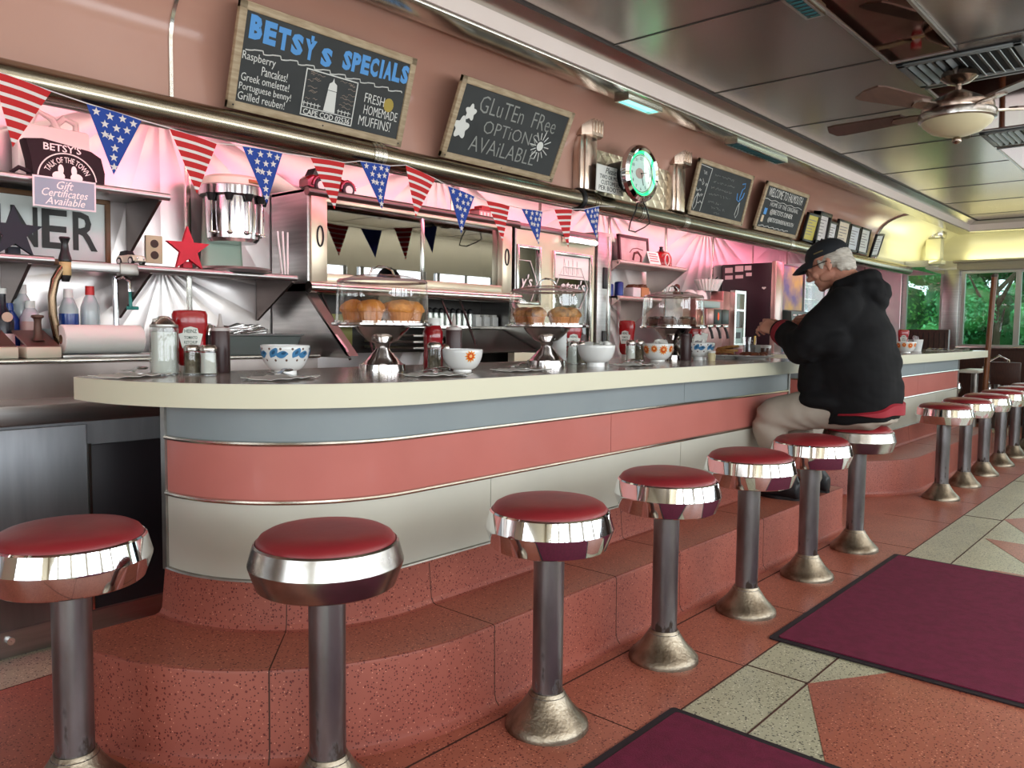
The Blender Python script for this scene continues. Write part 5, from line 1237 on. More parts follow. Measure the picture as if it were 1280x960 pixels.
def bowl(label, p, R, H, foot, pattern=None, rz=0, m=WHITE):
    t = thing('bowl', label, 'bowl', p, rz, 'bowls along the counter')
    o = bowl_prof(R, H, foot); inn = [(max(0, r-.004), z+.003) for r, z in o[3:]][::-1]
    MB().lathe(o+[(R-.001, H+.002)]+inn+[(0, foot+.004)], n=48).build('bowl_body', m, t)
    def rad(z):
        pr = o[3:]
        for (r0, z0), (r1, z1) in zip(pr[:-1], pr[1:]):
            if z0 <= z <= z1: return r0+(r1-r0)*(z-z0)/max(1e-6, z1-z0)
        return R
    def decal(mb, poly, a0, z0):
        """poly in metres (arc length, height) laid on the side of the bowl"""
        vs = []
        for x, z in poly:
            zz = min(H-.001, z0+z); r = rad(zz)+.0007; a = a0+x/R; vs.append(mb.bm.verts.new((r*math.cos(a), r*math.sin(a), zz)))
        c = Vector((0, 0, 0)); zz = z0; r = rad(zz)+.0012; cv = mb.bm.verts.new((r*math.cos(a0), r*math.sin(a0), zz))
        for i in range(len(vs)):
            f = mb.bm.faces.new((vs[i], vs[(i+1) % len(vs)], cv)); f.material_index = mb.mi
    def drop(s, fl=1, rot=0): 
        pts = []
        for k in range(18):
            a = 2*PI*k/18; r = s*(.55+.45*abs(math.cos(a/2))**3); x, z = r*math.cos(a)*fl, r*math.sin(a)*.62+s*.25*math.cos(a)**3
            pts.append((x*math.cos(rot)-z*math.sin(rot), x*math.sin(rot)+z*math.cos(rot)))
        return pts
    circ = lambda s, n=12: [(s*math.cos(2*PI*k/n), s*math.sin(2*PI*k/n)) for k in range(n)]
    pet = lambda s, n=11, i=.6: [((s if k % 2 else s*i)*math.cos(PI*k/n), (s if k % 2 else s*i)*math.sin(PI*k/n)) for k in range(2*n)]
    if pattern == 'paisley':
        mb = MB()
        for k in range(13):
            a = 2*PI*k/13; mb.mi = 0; decal(mb, drop(R*.31, 1 if k % 2 else -1, .5), a, H*.74); 
        mb2 = MB()
        for k in range(13): a = 2*PI*(k+.08)/13; decal(mb2, drop(R*.13, 1 if k % 2 else -1, .5), a, H*.77)
        mb3 = MB()
        for k in range(26): a = 2*PI*(k+.5)/26; decal(mb3, circ(R*.05), a, H*(.91 if k % 2 else .52))
        mb.xf(Matrix.Scale(1.001, 4)); mb2.xf(Matrix.Scale(1.008, 4))
        mb.build('blue_paisley', mat('paisley blue', (70, 130, 176), .3), t, ang=0, normals=False); mb2.build('dark_paisley', mat('paisley dark', (34, 84, 120), .3), t, ang=0, normals=False)
        mb3.build('brown_dots', mat('paisley brown', (104, 74, 60), .3), t, ang=0, normals=False)
    if pattern in ('flower', 'flowers'):
        angs = [-PI/2] if pattern == 'flower' else [2*PI*k/10 for k in range(10)]
        mb, mb2, mb3 = MB(), MB(), MB()
        for i, a in enumerate(angs):
            s = R*(.32 if pattern == 'flower' else .34)*(1 if i % 2 == 0 else .8); z0 = H*(.72 if pattern == 'flower' else .68+.05*(i % 2))
            decal(mb, pet(s), a, z0); decal(mb2, pet(s*.66, 9), a, z0); decal(mb3, circ(s*.26), a, z0)
        mb.xf(Matrix.Scale(1.003, 4)); mb2.xf(Matrix.Scale(1.010, 4)); mb3.xf(Matrix.Scale(1.018, 4))
        mb.build('orange_petals', mat('petal orange', (240, 150, 30), .3), t, ang=0, normals=False); mb2.build('red_petals', mat('petal red', (214, 60, 24), .3), t, ang=0, normals=False); mb3.build('flower_hearts', mat('petal heart', (250, 196, 120), .3), t, ang=0, normals=False)
    return t
def creamers(p, R, H, n, seed, where):
    r = random.Random(seed)
    for k in range(n):
        a = r.random()*6.28; q = R*.72*math.sqrt(r.random()); z = H*.72+.012*(1-q/R)+(.012 if k > n*.6 else 0)
        t = thing('creamer_cup', 'small sealed creamer cup heaped in the '+where, 'creamer', (p.x+q*math.cos(a), p.y+q*math.sin(a), p.z+z), (r.uniform(-.6, .6), r.uniform(-.6, .6), 0), 'creamers in the '+where)
        MB().lathe([(0, 0), (.010, 0), (.015, .018), (.018, .019), (0, .0195)], n=14).build('cup', WHITE_PL, t)
        MB().lathe([(0, .0195), (.0175, .0195), (.0175, .0203), (0, .0204)], n=14).build('foil_lid', PAPER, t)
STANDM = noisy(mat('cake stand steel', (206, 202, 200), .1, 1), (180, 172, 168), 7, rough2=.18)
DG = glass('dome glass', (250, 250, 248), .09)
def cake_stand(label, p, h, R, bulk=1):
    t = thing('cake_stand', label, 'cake stand', p, 0, 'cake stands on the counter')
    MB().lathe([(0, h-.004), (R-.004, h-.004), (R, h), (R, h+.006), (R-.004, h+.007), (R-.010, h+.002), (0, h+.002)], n=64).build('plate', STANDM, t)
    MB().lathe([(.05, h-.004), (R*.56, h-.006), (R*.50, h-.02), (R*.30, h-.055), (R*.17, h*.60), (R*.13, h*.50), (R*.16, h*.44), (R*.28, h*.30), (R*.40, h*.16), (R*.46, .022), (R*.47, .004), (R*.47, 0), (0, 0)], n=48).build('pedestal', STANDM, t)
    return t
def dome(label, p, R, H, hr):
    t = thing('glass_dome', label, 'cake dome', p, 0, 'clear domes on the cake stands')
    sh = MB().lathe([(R, 0), (R*1.005, .004), (R*.985, .012), (R*.97, H*.55), (R*.95, H*.80), (R*.90, H*.84), (R*.55, H*.93), (0, H*.97)], n=96)
    for v in sh.bm.verts:
        k = 1+.006*math.cos(24*math.atan2(v.co.y, v.co.x)); v.co.x *= k; v.co.y *= k
    sh.build('dome_shell', DG, t)
    MB().lathe([(R*.99, -.001), (R*1.012, -.001), (R*1.012, .006), (R*.99, .006)], n=64, closed=True).build('bottom_rim', DG, t)
    MB().lathe([(R*.957, H*.79), (R*.965, H*.805), (R*.93, H*.845), (R*.915, H*.83)], n=64, closed=True).build('shoulder_rim', mat('rosy dome rim', (214, 180, 176), .15, .5), t)
    MB().tube([(-hr+0, 0, H*.95-.004), (-hr*.8, 0, H*.95+.018), (-hr*.3, 0, H*.95+.028), (hr*.3, 0, H*.95+.028), (hr*.8, 0, H*.95+.018), (hr, 0, H*.95-.004)], .0042, 8).build('handle', CHROME, t)
MUF = noisy(mat('muffin crust', (236, 150, 56), .7), (200, 112, 40), 26, bump=.5, bscale=60); CUPP = noisy(mat('muffin paper', (226, 146, 84), .75), (206, 124, 66), 30)
MUF2 = noisy(mat('blueberry muffin crust', (222, 152, 76), .7), (130, 84, 56), 34, bump=.5, bscale=70)
def muffin(label, p, r, h, m, rz, group):
    t = thing('muffin', label, 'muffin', p, rz, group)
    n = 36; rings = []
    for z, k in ((0, .74), (h*.5, 1.0)): rings.append([Vector((r*k*(1+.025*(-1)**q)*math.cos(2*PI*q/n), r*k*(1+.025*(-1)**q)*math.sin(2*PI*q/n), z)) for q in range(n)])
    MB().loft(rings).build('paper_cup', CUPP, t)
    mb = MB(); mb.lathe([(r*.9, h*.46), (r*1.12, h*.50), (r*1.2, h*.60), (r*1.08, h*.78), (r*.7, h*.94), (r*.3, h), (0, h*1.01)], n=28)
    for v in mb.bm.verts: v.co += v.co.normalized()*.004*noise.noise(v.co*45+Vector((rz, 0, 0)))
    mb.build('crown', m, t)
# place settings
def fork(label, p, rz, g='forks on the counter napkins', tilt=0):
    t = thing('fork', label, 'fork', p, (0, 0, rz), g)
    MB().loft([[Vector((x, y, z)) for y, z in ((-w_, zz), (w_, zz), (w_, zz+.0016), (-w_, zz+.0016))] for x, w_, zz in ((-.09, .006, .002), (-.06, .007, .004), (0, .003, .006), (.035, .004, .005), (.048, .011, .003), (.06, .012, .004))]).build('handle', CHROME2, t)
    for k in range(4): y = -.0095+k*.0063; MB().box((.058, y-.0015, .0035), (.098, y+.0015, .0055)).build('tine', CHROME2, t)
def spoon(label, p, rz, g='spoons on the counter napkins'):
    t = thing('spoon', label, 'spoon', p, (0, 0, rz), g)
    MB().loft([[Vector((x, y, z)) for y, z in ((-w_, zz), (w_, zz), (w_, zz+.0016), (-w_, zz+.0016))] for x, w_, zz in ((-.09, .006, .002), (-.06, .007, .004), (0, .003, .008), (.035, .0035, .007))]).build('handle', CHROME2, t)
    MB().sphere((.058, 0, .006), (.028, .018, .0055), 16, 8).build('spoon_bowl', CHROME2, t)
def knife(label, p, rz, g='knives on the counter'):
    t = thing('knife', label, 'knife', p, (0, 0, rz), g)
    MB().box((-.10, -.006, .001), (.0, .006, .005), .0015).build('handle', CHROME2, t)
    MB().prism([(0, -.006), (.08, -.009), (.105, -.002), (.10, .006), (0, .006)], .002, .0036).build('blade', CHROME2, t)
def napkin(label, p, rz):
    r = random.Random(int(p.x*1000)); mb = MB(); n = 8; v = {}
    for i in range(n+1):
        for j in range(n+1):
            u, q = i/n-.5, j/n-.5; v[i, j] = mb.bm.verts.new((u*.19, q*.13, .002+.008*abs(math.sin(u*9+q*7))*(.3+abs(q))*(1 if abs(q) > .2 else .4)))
    for i in range(n):
        for j in range(n): mb.bm.faces.new((v[i, j], v[i+1, j], v[i+1, j+1], v[i, j+1]))
    rr = bmesh.ops.extrude_face_region(mb.bm, geom=mb.bm.faces[:]); bmesh.ops.translate(mb.bm, verts=[g for g in rr['geom'] if isinstance(g, bmesh.types.BMVert)], vec=(0, 0, .0012))
    o = mb.build('napkin', PAPER); o.location = p; o.rotation_euler = (0, 0, rz); tag(o, label, 'napkin', 'napkins laid on the counter')
for px, py, wh, rz in ((165, 469, 'at the rounded tip of the counter', .5), (352, 474, 'before the first blue paisley bowl', .4), (545, 470, 'before the bowl with the single flower', -.1), (652, 464, 'before the second cake stand', 0), (792, 457, 'before the leaning spoon by the orange-flowered bowl', 0)):
    p = spot(px, py, 2.30)
    if px > 600: p.y = min(p.y, 1.98); p.x = at(px, py, y=p.y).x
    napkin('crumpled white napkin '+wh, p, rz)
    q = p+Vector((0, .0, .011)); fork('fork resting on the napkin '+wh, q, rz+.9)
    spoon('spoon resting on the napkin '+wh, q+Vector((.03, .035, .004)), rz+.45)
    if px > 500: knife('table knife beside the napkin '+wh, p+Vector((.13, .05, .001)), rz+1.2)

P = spot(206, 467); shaker('tall glass sugar pourer with a slanted steel lid', P, .168, .040, SALT, None, 'sugar pourer', 'sugar_pourer', True)
P = spot(238, 460, 2.40); ketchup('upside-down ketchup bottle behind the sugar pourer', P, .195, .052, face_cam(P))
P = spot(241, 468, 2.30); shaker('glass pepper shaker beside the sugar pourer', P, .092, .024, PEPPER, name='pepper_shaker')
P = spot(261, 469, 2.28); shaker('glass salt shaker before the brown sauce bottle', P, .092, .024, SALT)
P = spot(276, 465, 2.36); squeeze('brown sauce squeeze bottle at the rounded end of the counter', P, .185, .029, BROWN_PL)
P = spot(262, 460, 2.42); t_ = thing('syrup_jug', 'small steel-topped syrup jug behind the salt shaker', 'jug', P)
MB().lathe([(0, 0), (.026, 0), (.028, .05), (.02, .085), (.017, .12), (0, .12)], n=20).build('body', BROWN_PL, t_); MB().lathe([(0, .118), (.02, .118), (.02, .135), (.012, .15), (0, .152)], n=18).build('lid', CHROME, t_)
P = spot(357, 468, 2.20); bowl('blue paisley bowl standing alone before the steel case side', P, .074, .088, .012, 'paisley', .2)
# first cake stand
P1 = spot(478, 463, 2.24); h1 = .157
cake_stand('cake stand closest to the rounded end, holding pumpkin muffins', P1, h1, .172)
dome('large clear dome over the orange muffins', P1+Vector((0, 0, h1+.0075)), .160, .172, .055)
for k in range(6):
    a = .5+2*PI*k/6; muffin(['orange muffin at the back of the first dome', 'second orange muffin at the back of the first dome', 'orange muffin behind the near pair in the first dome', 'orange muffin at the front of the first dome', 'orange muffin next to the front one in the first dome', 'orange muffin toward the ketchup side of the first dome'][k], P1+Vector((.098*math.cos(a), .098*math.sin(a), h1+.0025)), .040, .082, MUF, k, 'muffins in the first dome')
P = spot(541, 461, 2.24); t_ = thing('ketchup_bottle', 'white-capped red ketchup bottle beside the first cake stand', 'bottle', P, 0, 'ketchup bottles on the counter')
MB().lathe([(0, 0), (.034, 0), (.036, .006), (.035, .05), (.033, .07), (.036, .11), (.037, .135), (.028, .155), (.024, .16), (0, .16)], n=32).build('body', mat('deep red sauce', (150, 12, 26), .15, coat=.5), t_); MB().lathe([(0, .158), (.026, .158), (.026, .182), (.024, .185), (0, .185)], n=28).build('cap', WHITE_PL, t_)
P = spot(567, 461, 2.34); squeeze('dark sauce squeeze bottle with a pale nozzle behind the single-flower bowl', P, .20, .030, BROWN_PL)
P = spot(543, 462, 2.14); shaker('pepper shaker before the white-capped ketchup', P, .10, .0245, PEPPER, name='pepper_shaker')
P = spot(558, 461, 2.18); shaker('salt shaker half hidden behind the single-flower bowl', P, .092, .023, SALT)
P = spot(578, 464, 2.06); bowl('white bowl with a single orange flower', P, .070, .074, .006, 'flower', face_cam(P)+.30)
# second cake stand
P2 = spot(683, 457, 2.20); h2 = .160
cake_stand('middle cake stand holding blueberry muffins', P2, h2, .172)
dome('clear dome over the blueberry muffins', P2+Vector((0, 0, h2+.0075)), .158, .166, .055)
for k in range(6):
    a = .2+2*PI*k/6; muffin(['blueberry muffin at the back of the middle dome', 'second blueberry muffin at the back of the middle dome', 'blueberry muffin toward the case side of the middle dome', 'front blueberry muffin of the middle dome', 'blueberry muffin beside the front one of the middle dome', 'blueberry muffin toward the white bowl side of the middle dome'][k], P2+Vector((.096*math.cos(a), .096*math.sin(a), h2+.0025)), .038, .075, MUF2, k+2, 'muffins in the middle dome')
P = spot(699, 455, 2.40)
for k in range(9):
    t_ = thing('coffee_cup', ['bottom cup of the white stack behind the middle cake stand', 'second cup up in the white stack', 'third cup up in the white stack', 'fourth cup up in the white stack', 'fifth cup up in the white stack', 'sixth cup up in the white stack', 'seventh cup up in the white stack', 'eighth cup up in the white stack', 'top cup of the white stack behind the middle cake stand'][k], 'cup', P+Vector((0, 0, k*.0155)), 0, 'stacked white cups')
    MB().lathe([(0, .002), (.022, 0), (.026, .0), (.031, .012), (.032, .024), (.030, .024), (.027, .008), (0, .005)], n=28).build('cup_body', WHITE, t_)
P = spot(714, 453, 2.30); ketchup('ketchup bottle behind the white bowl of creamers', P, .175, .046, face_cam(P)+.2)
P = spot(726, 452, 2.36); squeeze('dark squeeze bottle next to the ketchup behind the white bowl', P, .165, .026, BROWN_PL, BROWN_PL)
P = spot(715, 455, 2.18); shaker('salt shaker beside the plain white bowl', P, .10, .0225, SALT)
P = spot(726, 455, 2.22); shaker('pepper shaker beside the plain white bowl', P, .10, .0225, PEPPER, name='pepper_shaker')
P = spot(745, 458, 2.04); bowl('plain white footed bowl filled with creamers', P, .077, .085, .016); creamers(P, .073, .085, 12, 2, 'plain white bowl')
# third group
P = spot(783, 446, 2.30); ketchup('ketchup bottle standing alone past the plain white bowl', P, .20, .043, face_cam(P)-.5)
P = spot(788, 452, 2.10); shaker('salt shaker before the lone ketchup bottle', P, .105, .023, SALT)
P = spot(799, 451, 2.14); shaker('pepper shaker beside the orange-flowered bowl', P, .105, .023, PEPPER, name='pepper_shaker')
P = spot(822, 451, 2.06); bowl('white bowl ringed with orange flowers, below the third dome', P, .076, .083, .006, 'flowers', .3); creamers(P, .07, .083, 8, 5, 'orange-flowered bowl')
P3 = spot(840, 449, 2.30); h3 = .165
cake_stand('third cake stand, toward the coffee machines', P3, h3, .172)
dome('clear dome over the dark pastries', P3+Vector((0, 0, h3+.0075)), .162, .19, .05)
PAST = noisy(mat('dark pastry', (110, 56, 34), .6), (74, 36, 26), 30, bump=.5, bscale=60)
for k in range(5):
    a = .8+2*PI*k/5; t_ = thing('pastry', ['dark round pastry at the back of the third dome', 'second dark pastry at the back of the third dome', 'dark pastry toward the paisley bowl side of the third dome', 'front dark pastry of the third dome', 'dark pastry beside the front one in the third dome'][k], 'pastry', P3+Vector((.09*math.cos(a), .09*math.sin(a), h3+.0025)), k, 'pastries in the third dome')
    mb = MB(); mb.lathe([(.015, .004), (.04, .0), (.05, .018), (.044, .04), (.028, .048), (.015, .036)], n=24, closed=True)
    for v in mb.bm.verts: v.co += v.co.normalized()*.004*noise.noise(v.co*40+Vector((k, 0, 0)))
    mb.build('pastry_ring', PAST, t_)
    mb = MB(); mb.tube([(.035*math.cos(b_), .035*math.sin(b_), .047+.003*math.sin(3*b_)) for b_ in [2*PI*q/18 for q in range(18)]], .006, 6, closed=True); mb.build('glaze', mat('brown glaze', (70, 30, 22), .25), t_)
P = spot(875, 450, 2.10); bowl('second blue paisley bowl, holding sugar packets', P, .073, .088, .016, 'paisley', .9); creamers(P, .065, .088, 6, 8, 'second paisley bowl')
for k, (dx, dz, hh_, ww) in enumerate(((-.035, .06, .075, .022), (.0, .06, .07, .03), (.035, .06, .08, .03))):
    t_ = thing('sugar_packet', ['white packet leaning at the near rim of the second paisley bowl', 'white packet in the middle of the second paisley bowl', 'white packet at the far rim of the second paisley bowl'][k], 'packet', P+Vector((dx, .01, dz)), (.15, .1*(k-1), 0), 'packets in the second paisley bowl')
    MB().box((-ww, -.003, 0), (ww, .003, hh_), .0015).build('packet', PAPER, t_); MB().box((-ww*.8, -.0038, hh_*.3), (ww*.8, -.0028, hh_*.55)).build('print', mat('grey print', (150, 140, 140)), t_)
P = spot(857, 450, 2.26); squeeze('dark brown squeeze bottle behind the second paisley bowl', P, .175, .030, BROWN_PL, BROWN_PL)
P = spot(868, 446, 2.40); ketchup('ketchup bottle half hidden behind the third cake stand', P, .165, .04, face_cam(P))
P = spot(886, 451, 2.05); t_ = thing('cream_jar', 'tiny cream jar beside the second paisley bowl', 'jar', P+Vector((.03, 0, 0))); MB().lathe([(0, 0), (.018, 0), (.02, .03), (.015, .04), (0, .04)], n=18).build('body', mat('cream jar', (222, 206, 160), .4), t_); MB().lathe([(0, .039), (.017, .039), (.017, .048), (0, .05)], n=16).build('lid', WHITE_PL, t_)
# plates, glass and jars by the seated man
TOAST = noisy(mat('toast', (206, 160, 94), .8), (168, 110, 56), 20, bump=.4, bscale=80); FOOD = noisy(mat('browned food', (150, 84, 48), .6), (98, 52, 32), 30, bump=.5, bscale=60)
def plate(label, p, R):
    t = thing('plate', label, 'plate', p); MB().lathe([(0, .003), (R*.6, 0), (R*.62, .002), (R, .018), (R, .021), (R*.97, .021), (R*.6, .006), (0, .006)], n=48).build('plate_body', WHITE, t); return t
PA = Vector((4.02, 2.08, ZT)); PA.x = at(903, 445, y=2.08).x; plate('white plate heaped with toast, beside the second paisley bowl', PA, .125)
for k in range(4):
    t_ = tag(rebase(MB().loft([[Vector((x, y, z)) for x, y in ((-.05, -.045), (.05, -.045), (.05, .03), (.03, .05), (-.03, .05), (-.05, .03))] for z in (0, .013)]).build('toast_slice', TOAST), (0, 0, 0)), ['lowest slice of toast on the plate', 'second slice of toast on the plate', 'third slice of toast on the plate', 'top slice of toast, tilted on the pile'][k], 'toast', 'toast slices on the plate')
    t_.location = PA+Vector((.02+.012*k, .0, .008+.0145*k)); t_.rotation_euler = (0, .06*k if k == 3 else 0, .5*k)
for k in range(5):
    a = k*1.2; o = MB().sphere((0, 0, 0), (.028, .02, .013), 14, 8).build('potato_piece', FOOD); tag(o, 'browned potato piece beside the toast', 'food', 'potato pieces on the toast plate'); o.location = PA+Vector((-.05+.02*math.cos(a), -.03+.035*math.sin(a), .019)); o.rotation_euler = (0, 0, a)
PB_ = Vector((0, 1.93, ZT)); PB_.x = at(968, 447, y=1.93).x; PB_.x = min(PB_.x, 4.16); plate('white plate with browned food under the man\'s hands', PB_, .125)
for k in range(9):
    a = k*.8; q = .015+.008*k; o = MB().sphere((0, 0, 0), (.026, .017, .013), 14, 8).build('food_piece', FOOD); tag(o, 'browned food piece on the plate under the man\'s hands', 'food', 'food pieces on the man\'s plate'); o.location = PB_+Vector((q*math.cos(a), q*math.sin(a), .0195+.006*(k % 2))); o.rotation_euler = (.2*(k % 2), 0, a*2)
P = spot(936, 448, 2.0); t_ = thing('water_glass', 'clear water glass between the two plates', 'glass', P)
MB().lathe([(0, .004), (.030, .004), (.036, .12), (.038, .12), (.032, 0), (0, 0)], n=32).build('tumbler', GLASS, t_); MB().lathe([(0, .006), (.0295, .006), (.033, .075), (0, .075)], n=28).build('water', glass('water', (236, 240, 242), .05), t_)
P = spot(918, 444, 2.3); t_ = thing('napkin_box', 'pinkish box with printed front behind the toast plate', 'box', P); MB().box((-.07, -.03, 0), (.07, .03, .07), .004).build('box', mat('pale pink box', (222, 186, 180), .6), t_); MB().box((-.05, -.032, .02), (.03, -.0295, .05)).build('print', mat('pink print', (190, 110, 120)), t_)
P = spot(944, 440, 2.34); t_ = thing('sauce_packet_box', 'white cup of colourful packets beside the coffee machine', 'packets', P)
MB().lathe([(0, 0), (.03, 0), (.036, .075), (.033, .075), (.028, .004), (0, .004)], n=24).build('cup', WHITE_PL, t_)
for k, c in enumerate(((240, 190, 60), (210, 60, 50), (240, 236, 226))): MB().box((-.022+.015*k, -.004+.006*k, .03), (-.002+.015*k, .0+.006*k, .125-.01*k)).build('packet', mat('packet %d' % k, c, .6), t_)
P = spot(957, 446, 2.16); t_ = thing('jam_jar', 'small jam jar with a white lid beyond the water glass', 'jar', P); MB().lathe([(0, 0), (.026, 0), (.028, .01), (.027, .06), (0, .06)], n=24).build('jar', mat('jam brown', (110, 80, 70), .2, coat=.4), t_); MB().lathe([(0, .059), (.029, .059), (.029, .075), (0, .076)], n=24).build('lid', WHITE_PL, t_)
# second counter
def s2(px, y): p = at(px, 440, y=y); return Vector((p.x, y, ZT))
P = s2(1128, 2.1); ketchup('ketchup bottle on the second counter', P, .185, .045, face_cam(P))
P = s2(1132, 1.86); bowl('orange-flowered bowl on the second counter', P, .076, .083, .006, 'flowers', .1)
P = s2(1144, 1.95); t_ = thing('creamer_mug', 'white patterned mug stuffed with packets on the second counter', 'mug', P)
MB().lathe([(0, 0), (.045, 0), (.06, .10), (.056, .10), (.042, .005), (0, .005)], n=28).build('mug', WHITE, t_)
for k in range(5): MB().box((-.02, -.003, 0), (.02, .003, .07), M=Matrix.Translation((-.03+.015*k, .01*(k % 2), .06)) @ Matrix.Rotation(.3*(k-2), 4, 'Y')).build('packet', PAPER if k % 2 else mat('grey print', (150, 140, 140)), t_)
for k, (px, y) in enumerate(((1168, 1.9), (1182, 1.8), (1202, 1.85))):
    p = s2(px, y); napkin(['white napkin on the second counter near the mug', 'white napkin midway along the second counter', 'white napkin near the end of the second counter'][k], p, .2)
    spoon(['spoon on the second counter near the mug', 'spoon midway along the second counter', 'spoon near the end of the second counter'][k], p+Vector((0, 0, .012)), 1.0)

# ================================================================== DRINKS CORNER
t_ = thing('tall_cabinet', 'tall dark maroon cabinet side with small paper notices behind the coffee machine', 'cabinet', (6.73, 3.15, .85))
zf_ = at(965, 328, x=6.66).z
MB().box((6.66, 2.925, .85), (6.80, 3.39, zf_), .006).build('cabinet', MAROON, t_, True)
for k, (px, py, w_, h_) in enumerate(((911, 338, .036, .045), (924, 336, .038, .05), (935, 335, .03, .04), (911, 347, .036, .035), (924, 346, .036, .03), (936, 343, .026, .03))):
    p = at(px, py, x=6.657); MB().box((6.656, p.y-w_, p.z-h_/2), (6.661, p.y+w_, p.z+h_/2)).build('paper_notice', mat('pink white paper', (240, 206, 206), .7), t_, True)
p = at(955, 360, x=6.657); MB().prism([(.012*math.sin(a)**3*1.6, .013*(13*math.cos(a)-5*math.cos(2*a)-2*math.cos(3*a)-math.cos(4*a))/16) for a in [2*PI*k/24 for k in range(24)]], 0, .003, Matrix.Translation((6.6575, p.y, p.z)) @ Matrix.Rotation(-PI/2, 4, 'Z') @ XZ).build('heart_sticker', PAPER, t_, True)
t_ = thing('steel_strip', 'bright steel upright edging the maroon cabinet beside the drinks fountain', 'post', (6.74, 2.91, .85))
MB().box((6.655, 2.88, .85), (6.815, 2.923, zf_+.01), .005).build('upright', noisy(mat('rosy upright steel', (206, 178, 170), .3, .8), (190, 164, 156), 3), t_, True)
t_ = thing('drinks_fountain', 'drinks fountain with a yellow splash panel and four nozzles', 'drinks fountain', (7.1, 3.15, .85))
MB().box((6.82, 2.93, .85), (7.42, 3.39, 1.655), .008).build('cabinet', MAROON, t_, True)
a = at(979, 329, y=2.92); b_ = at(1002, 372, y=2.92)
SPL = mat('splash print', (106, 98, 150), .5); noisy(SPL, (204, 176, 96), 5, .38, .66)
MB().box((a.x, 2.915, 1.255), (b_.x, 2.931, 1.64)).build('splash_panel', SPL, t_, True)
MB().loft([[Vector((x, y, z)) for y, z in ((2.93, 1.25), (2.84, 1.24), (2.83, 1.12), (2.93, 1.09))] for x in (a.x+.02, b_.x+.04)]).build('nozzle_head', mat('green grey head', (62, 76, 70), .4), t_, True)
for k in range(4):
    x = a.x+.09+k*.115
    MB().box((x-.033, 2.832, 1.20), (x+.033, 2.842, 1.215), .003).build('name_plate', PAPER, t_, True); MB().box((x-.011, 2.828, 1.145), (x+.011, 2.838, 1.18), .003).build('button', PAPER, t_, True)
    nz_ = MB().cyl((x, 2.88, 1.10), (x, 2.88, 1.05), .02, .014, n=14).build('nozzle', DARK, t_, True); MB().tube([(x, 2.87, 1.07), (x, 2.83, 1.04), (x, 2.81, .99)], .009, 8).build('lever', DARK, nz_, True)
MB().box((a.x-.02, 2.86, .87), (b_.x+.02, 2.931, 1.04), .006).build('splash_back', mat('pale blue plastic', (190, 214, 220), .3), t_, True)
t_ = thing('display_cooler', 'glowing glass-front cooler with rows of drinks beside the man\'s face', 'cooler', (7.72, 3.1, .85))
mb = MB()
for q in ((7.44, 7.48, .85, 1.70), (7.98, 8.04, .85, 1.70), (7.44, 8.04, .85, .90), (7.44, 8.04, 1.64, 1.70)): mb.box((q[0], 2.95, q[2]), (q[1], 3.39, q[3]))
mb.build('case', mat('cooler white', (210, 216, 216), .4), t_, True)
MB().box((7.48, 3.37, .90), (7.98, 3.385, 1.64)).build('lit_back', mat('cooler light', (170, 220, 240), .5, emit=1.3), t_, True)
for z in (1.06, 1.22, 1.38, 1.52): MB().box((7.48, 3.0, z-.008), (7.98, 3.37, z)).build('cooler_shelf', STEEL2, t_, True)
MB().box((7.48, 2.955, .90), (7.98, 2.959, 1.64)).build('door_glass', GLASS, t_, True)
cols = [mat('drink %d' % k, c, .3) for k, c in enumerate(((70, 110, 140), (200, 220, 226), (110, 150, 170), (60, 80, 100)))]
for zi, z in enumerate((.90, 1.06, 1.22, 1.38)):
    for k in range(6):
        t = thing('drink_bottle', 'small drink bottle in the glowing cooler', 'bottle', (7.525+k*.078, 3.08, z+.001), 0, 'drinks in the glowing cooler')
        MB().lathe([(0, 0), (.024, 0), (.025, .07), (.012, .095), (.012, .115), (0, .116)], n=14).build('body', cols[(k+zi) % 4], t); MB().lathe([(0, .112), (.0135, .112), (.0135, .125), (0, .126)], n=12).build('cap', WHITE_PL, t)
# coffee brewer and tall dispenser
t_ = thing('coffee_brewer', 'rosy steel coffee brewer with black taps behind the third dome', 'coffee brewer', (5.95, 2.95, .85))
xa_, xb_ = at(874, 380, y=2.95).x, at(915, 380, y=2.95).x
RS = noisy(mat('rosy brewer steel', (196, 148, 142), .3, .8), (176, 130, 126), 3)
MB().box((xa_, 2.97, .85), (xb_-.11, 3.09, 1.30), .006).build('housing', RS, t_, True)
MB().box((xa_+.02, 2.93, 1.235), (xa_+.30, 2.99, 1.285), .004).build('top_panel', mat('pale green panel', (160, 190, 180), .35), t_, True)
for k in range(3):
    x = xa_+.03+k*.125; MB().box((x, 2.90, 1.11), (x+.115, 2.98, 1.225), .005).build('control_box', mat('dark green panel', (44, 54, 48), .35) if k else RS, t_, True)
    q = MB().box((x+.02, 2.895, 1.085), (x+.10, 2.95, 1.105), .003).build('tap_block', STEEL2, t_, True); MB().tube([(x+.06, 2.91, 1.09), (x+.06, 2.89, 1.05), (x+.065, 2.88, 1.00)], .011, 8).build('tap_lever', DARK, q, True)
o = MB().prism([(.012*math.sin(2*PI*k/10)*(1.2 if k < 6 else .8), .03*math.cos(2*PI*k/10)) for k in range(10)], 0, .003, Matrix.Translation((xa_+.21, 2.90, 1.17)) @ XZ).build('orange_badge', mat('orange badge', (236, 90, 40), .5, emit=.4), t_, True)
t_ = thing('coffee_dispenser', 'tall narrow steel coffee dispenser with a glazed front', 'coffee dispenser', (6.35, 2.95, .85))
xc_, xd_ = at(919, 380, y=2.93).x, at(932, 380, y=2.93).x
MB().box((xb_-.10, 2.976, .85), (xd_, 3.09, 1.375), .006).build('housing', RS, t_, True)
mb = MB(); 
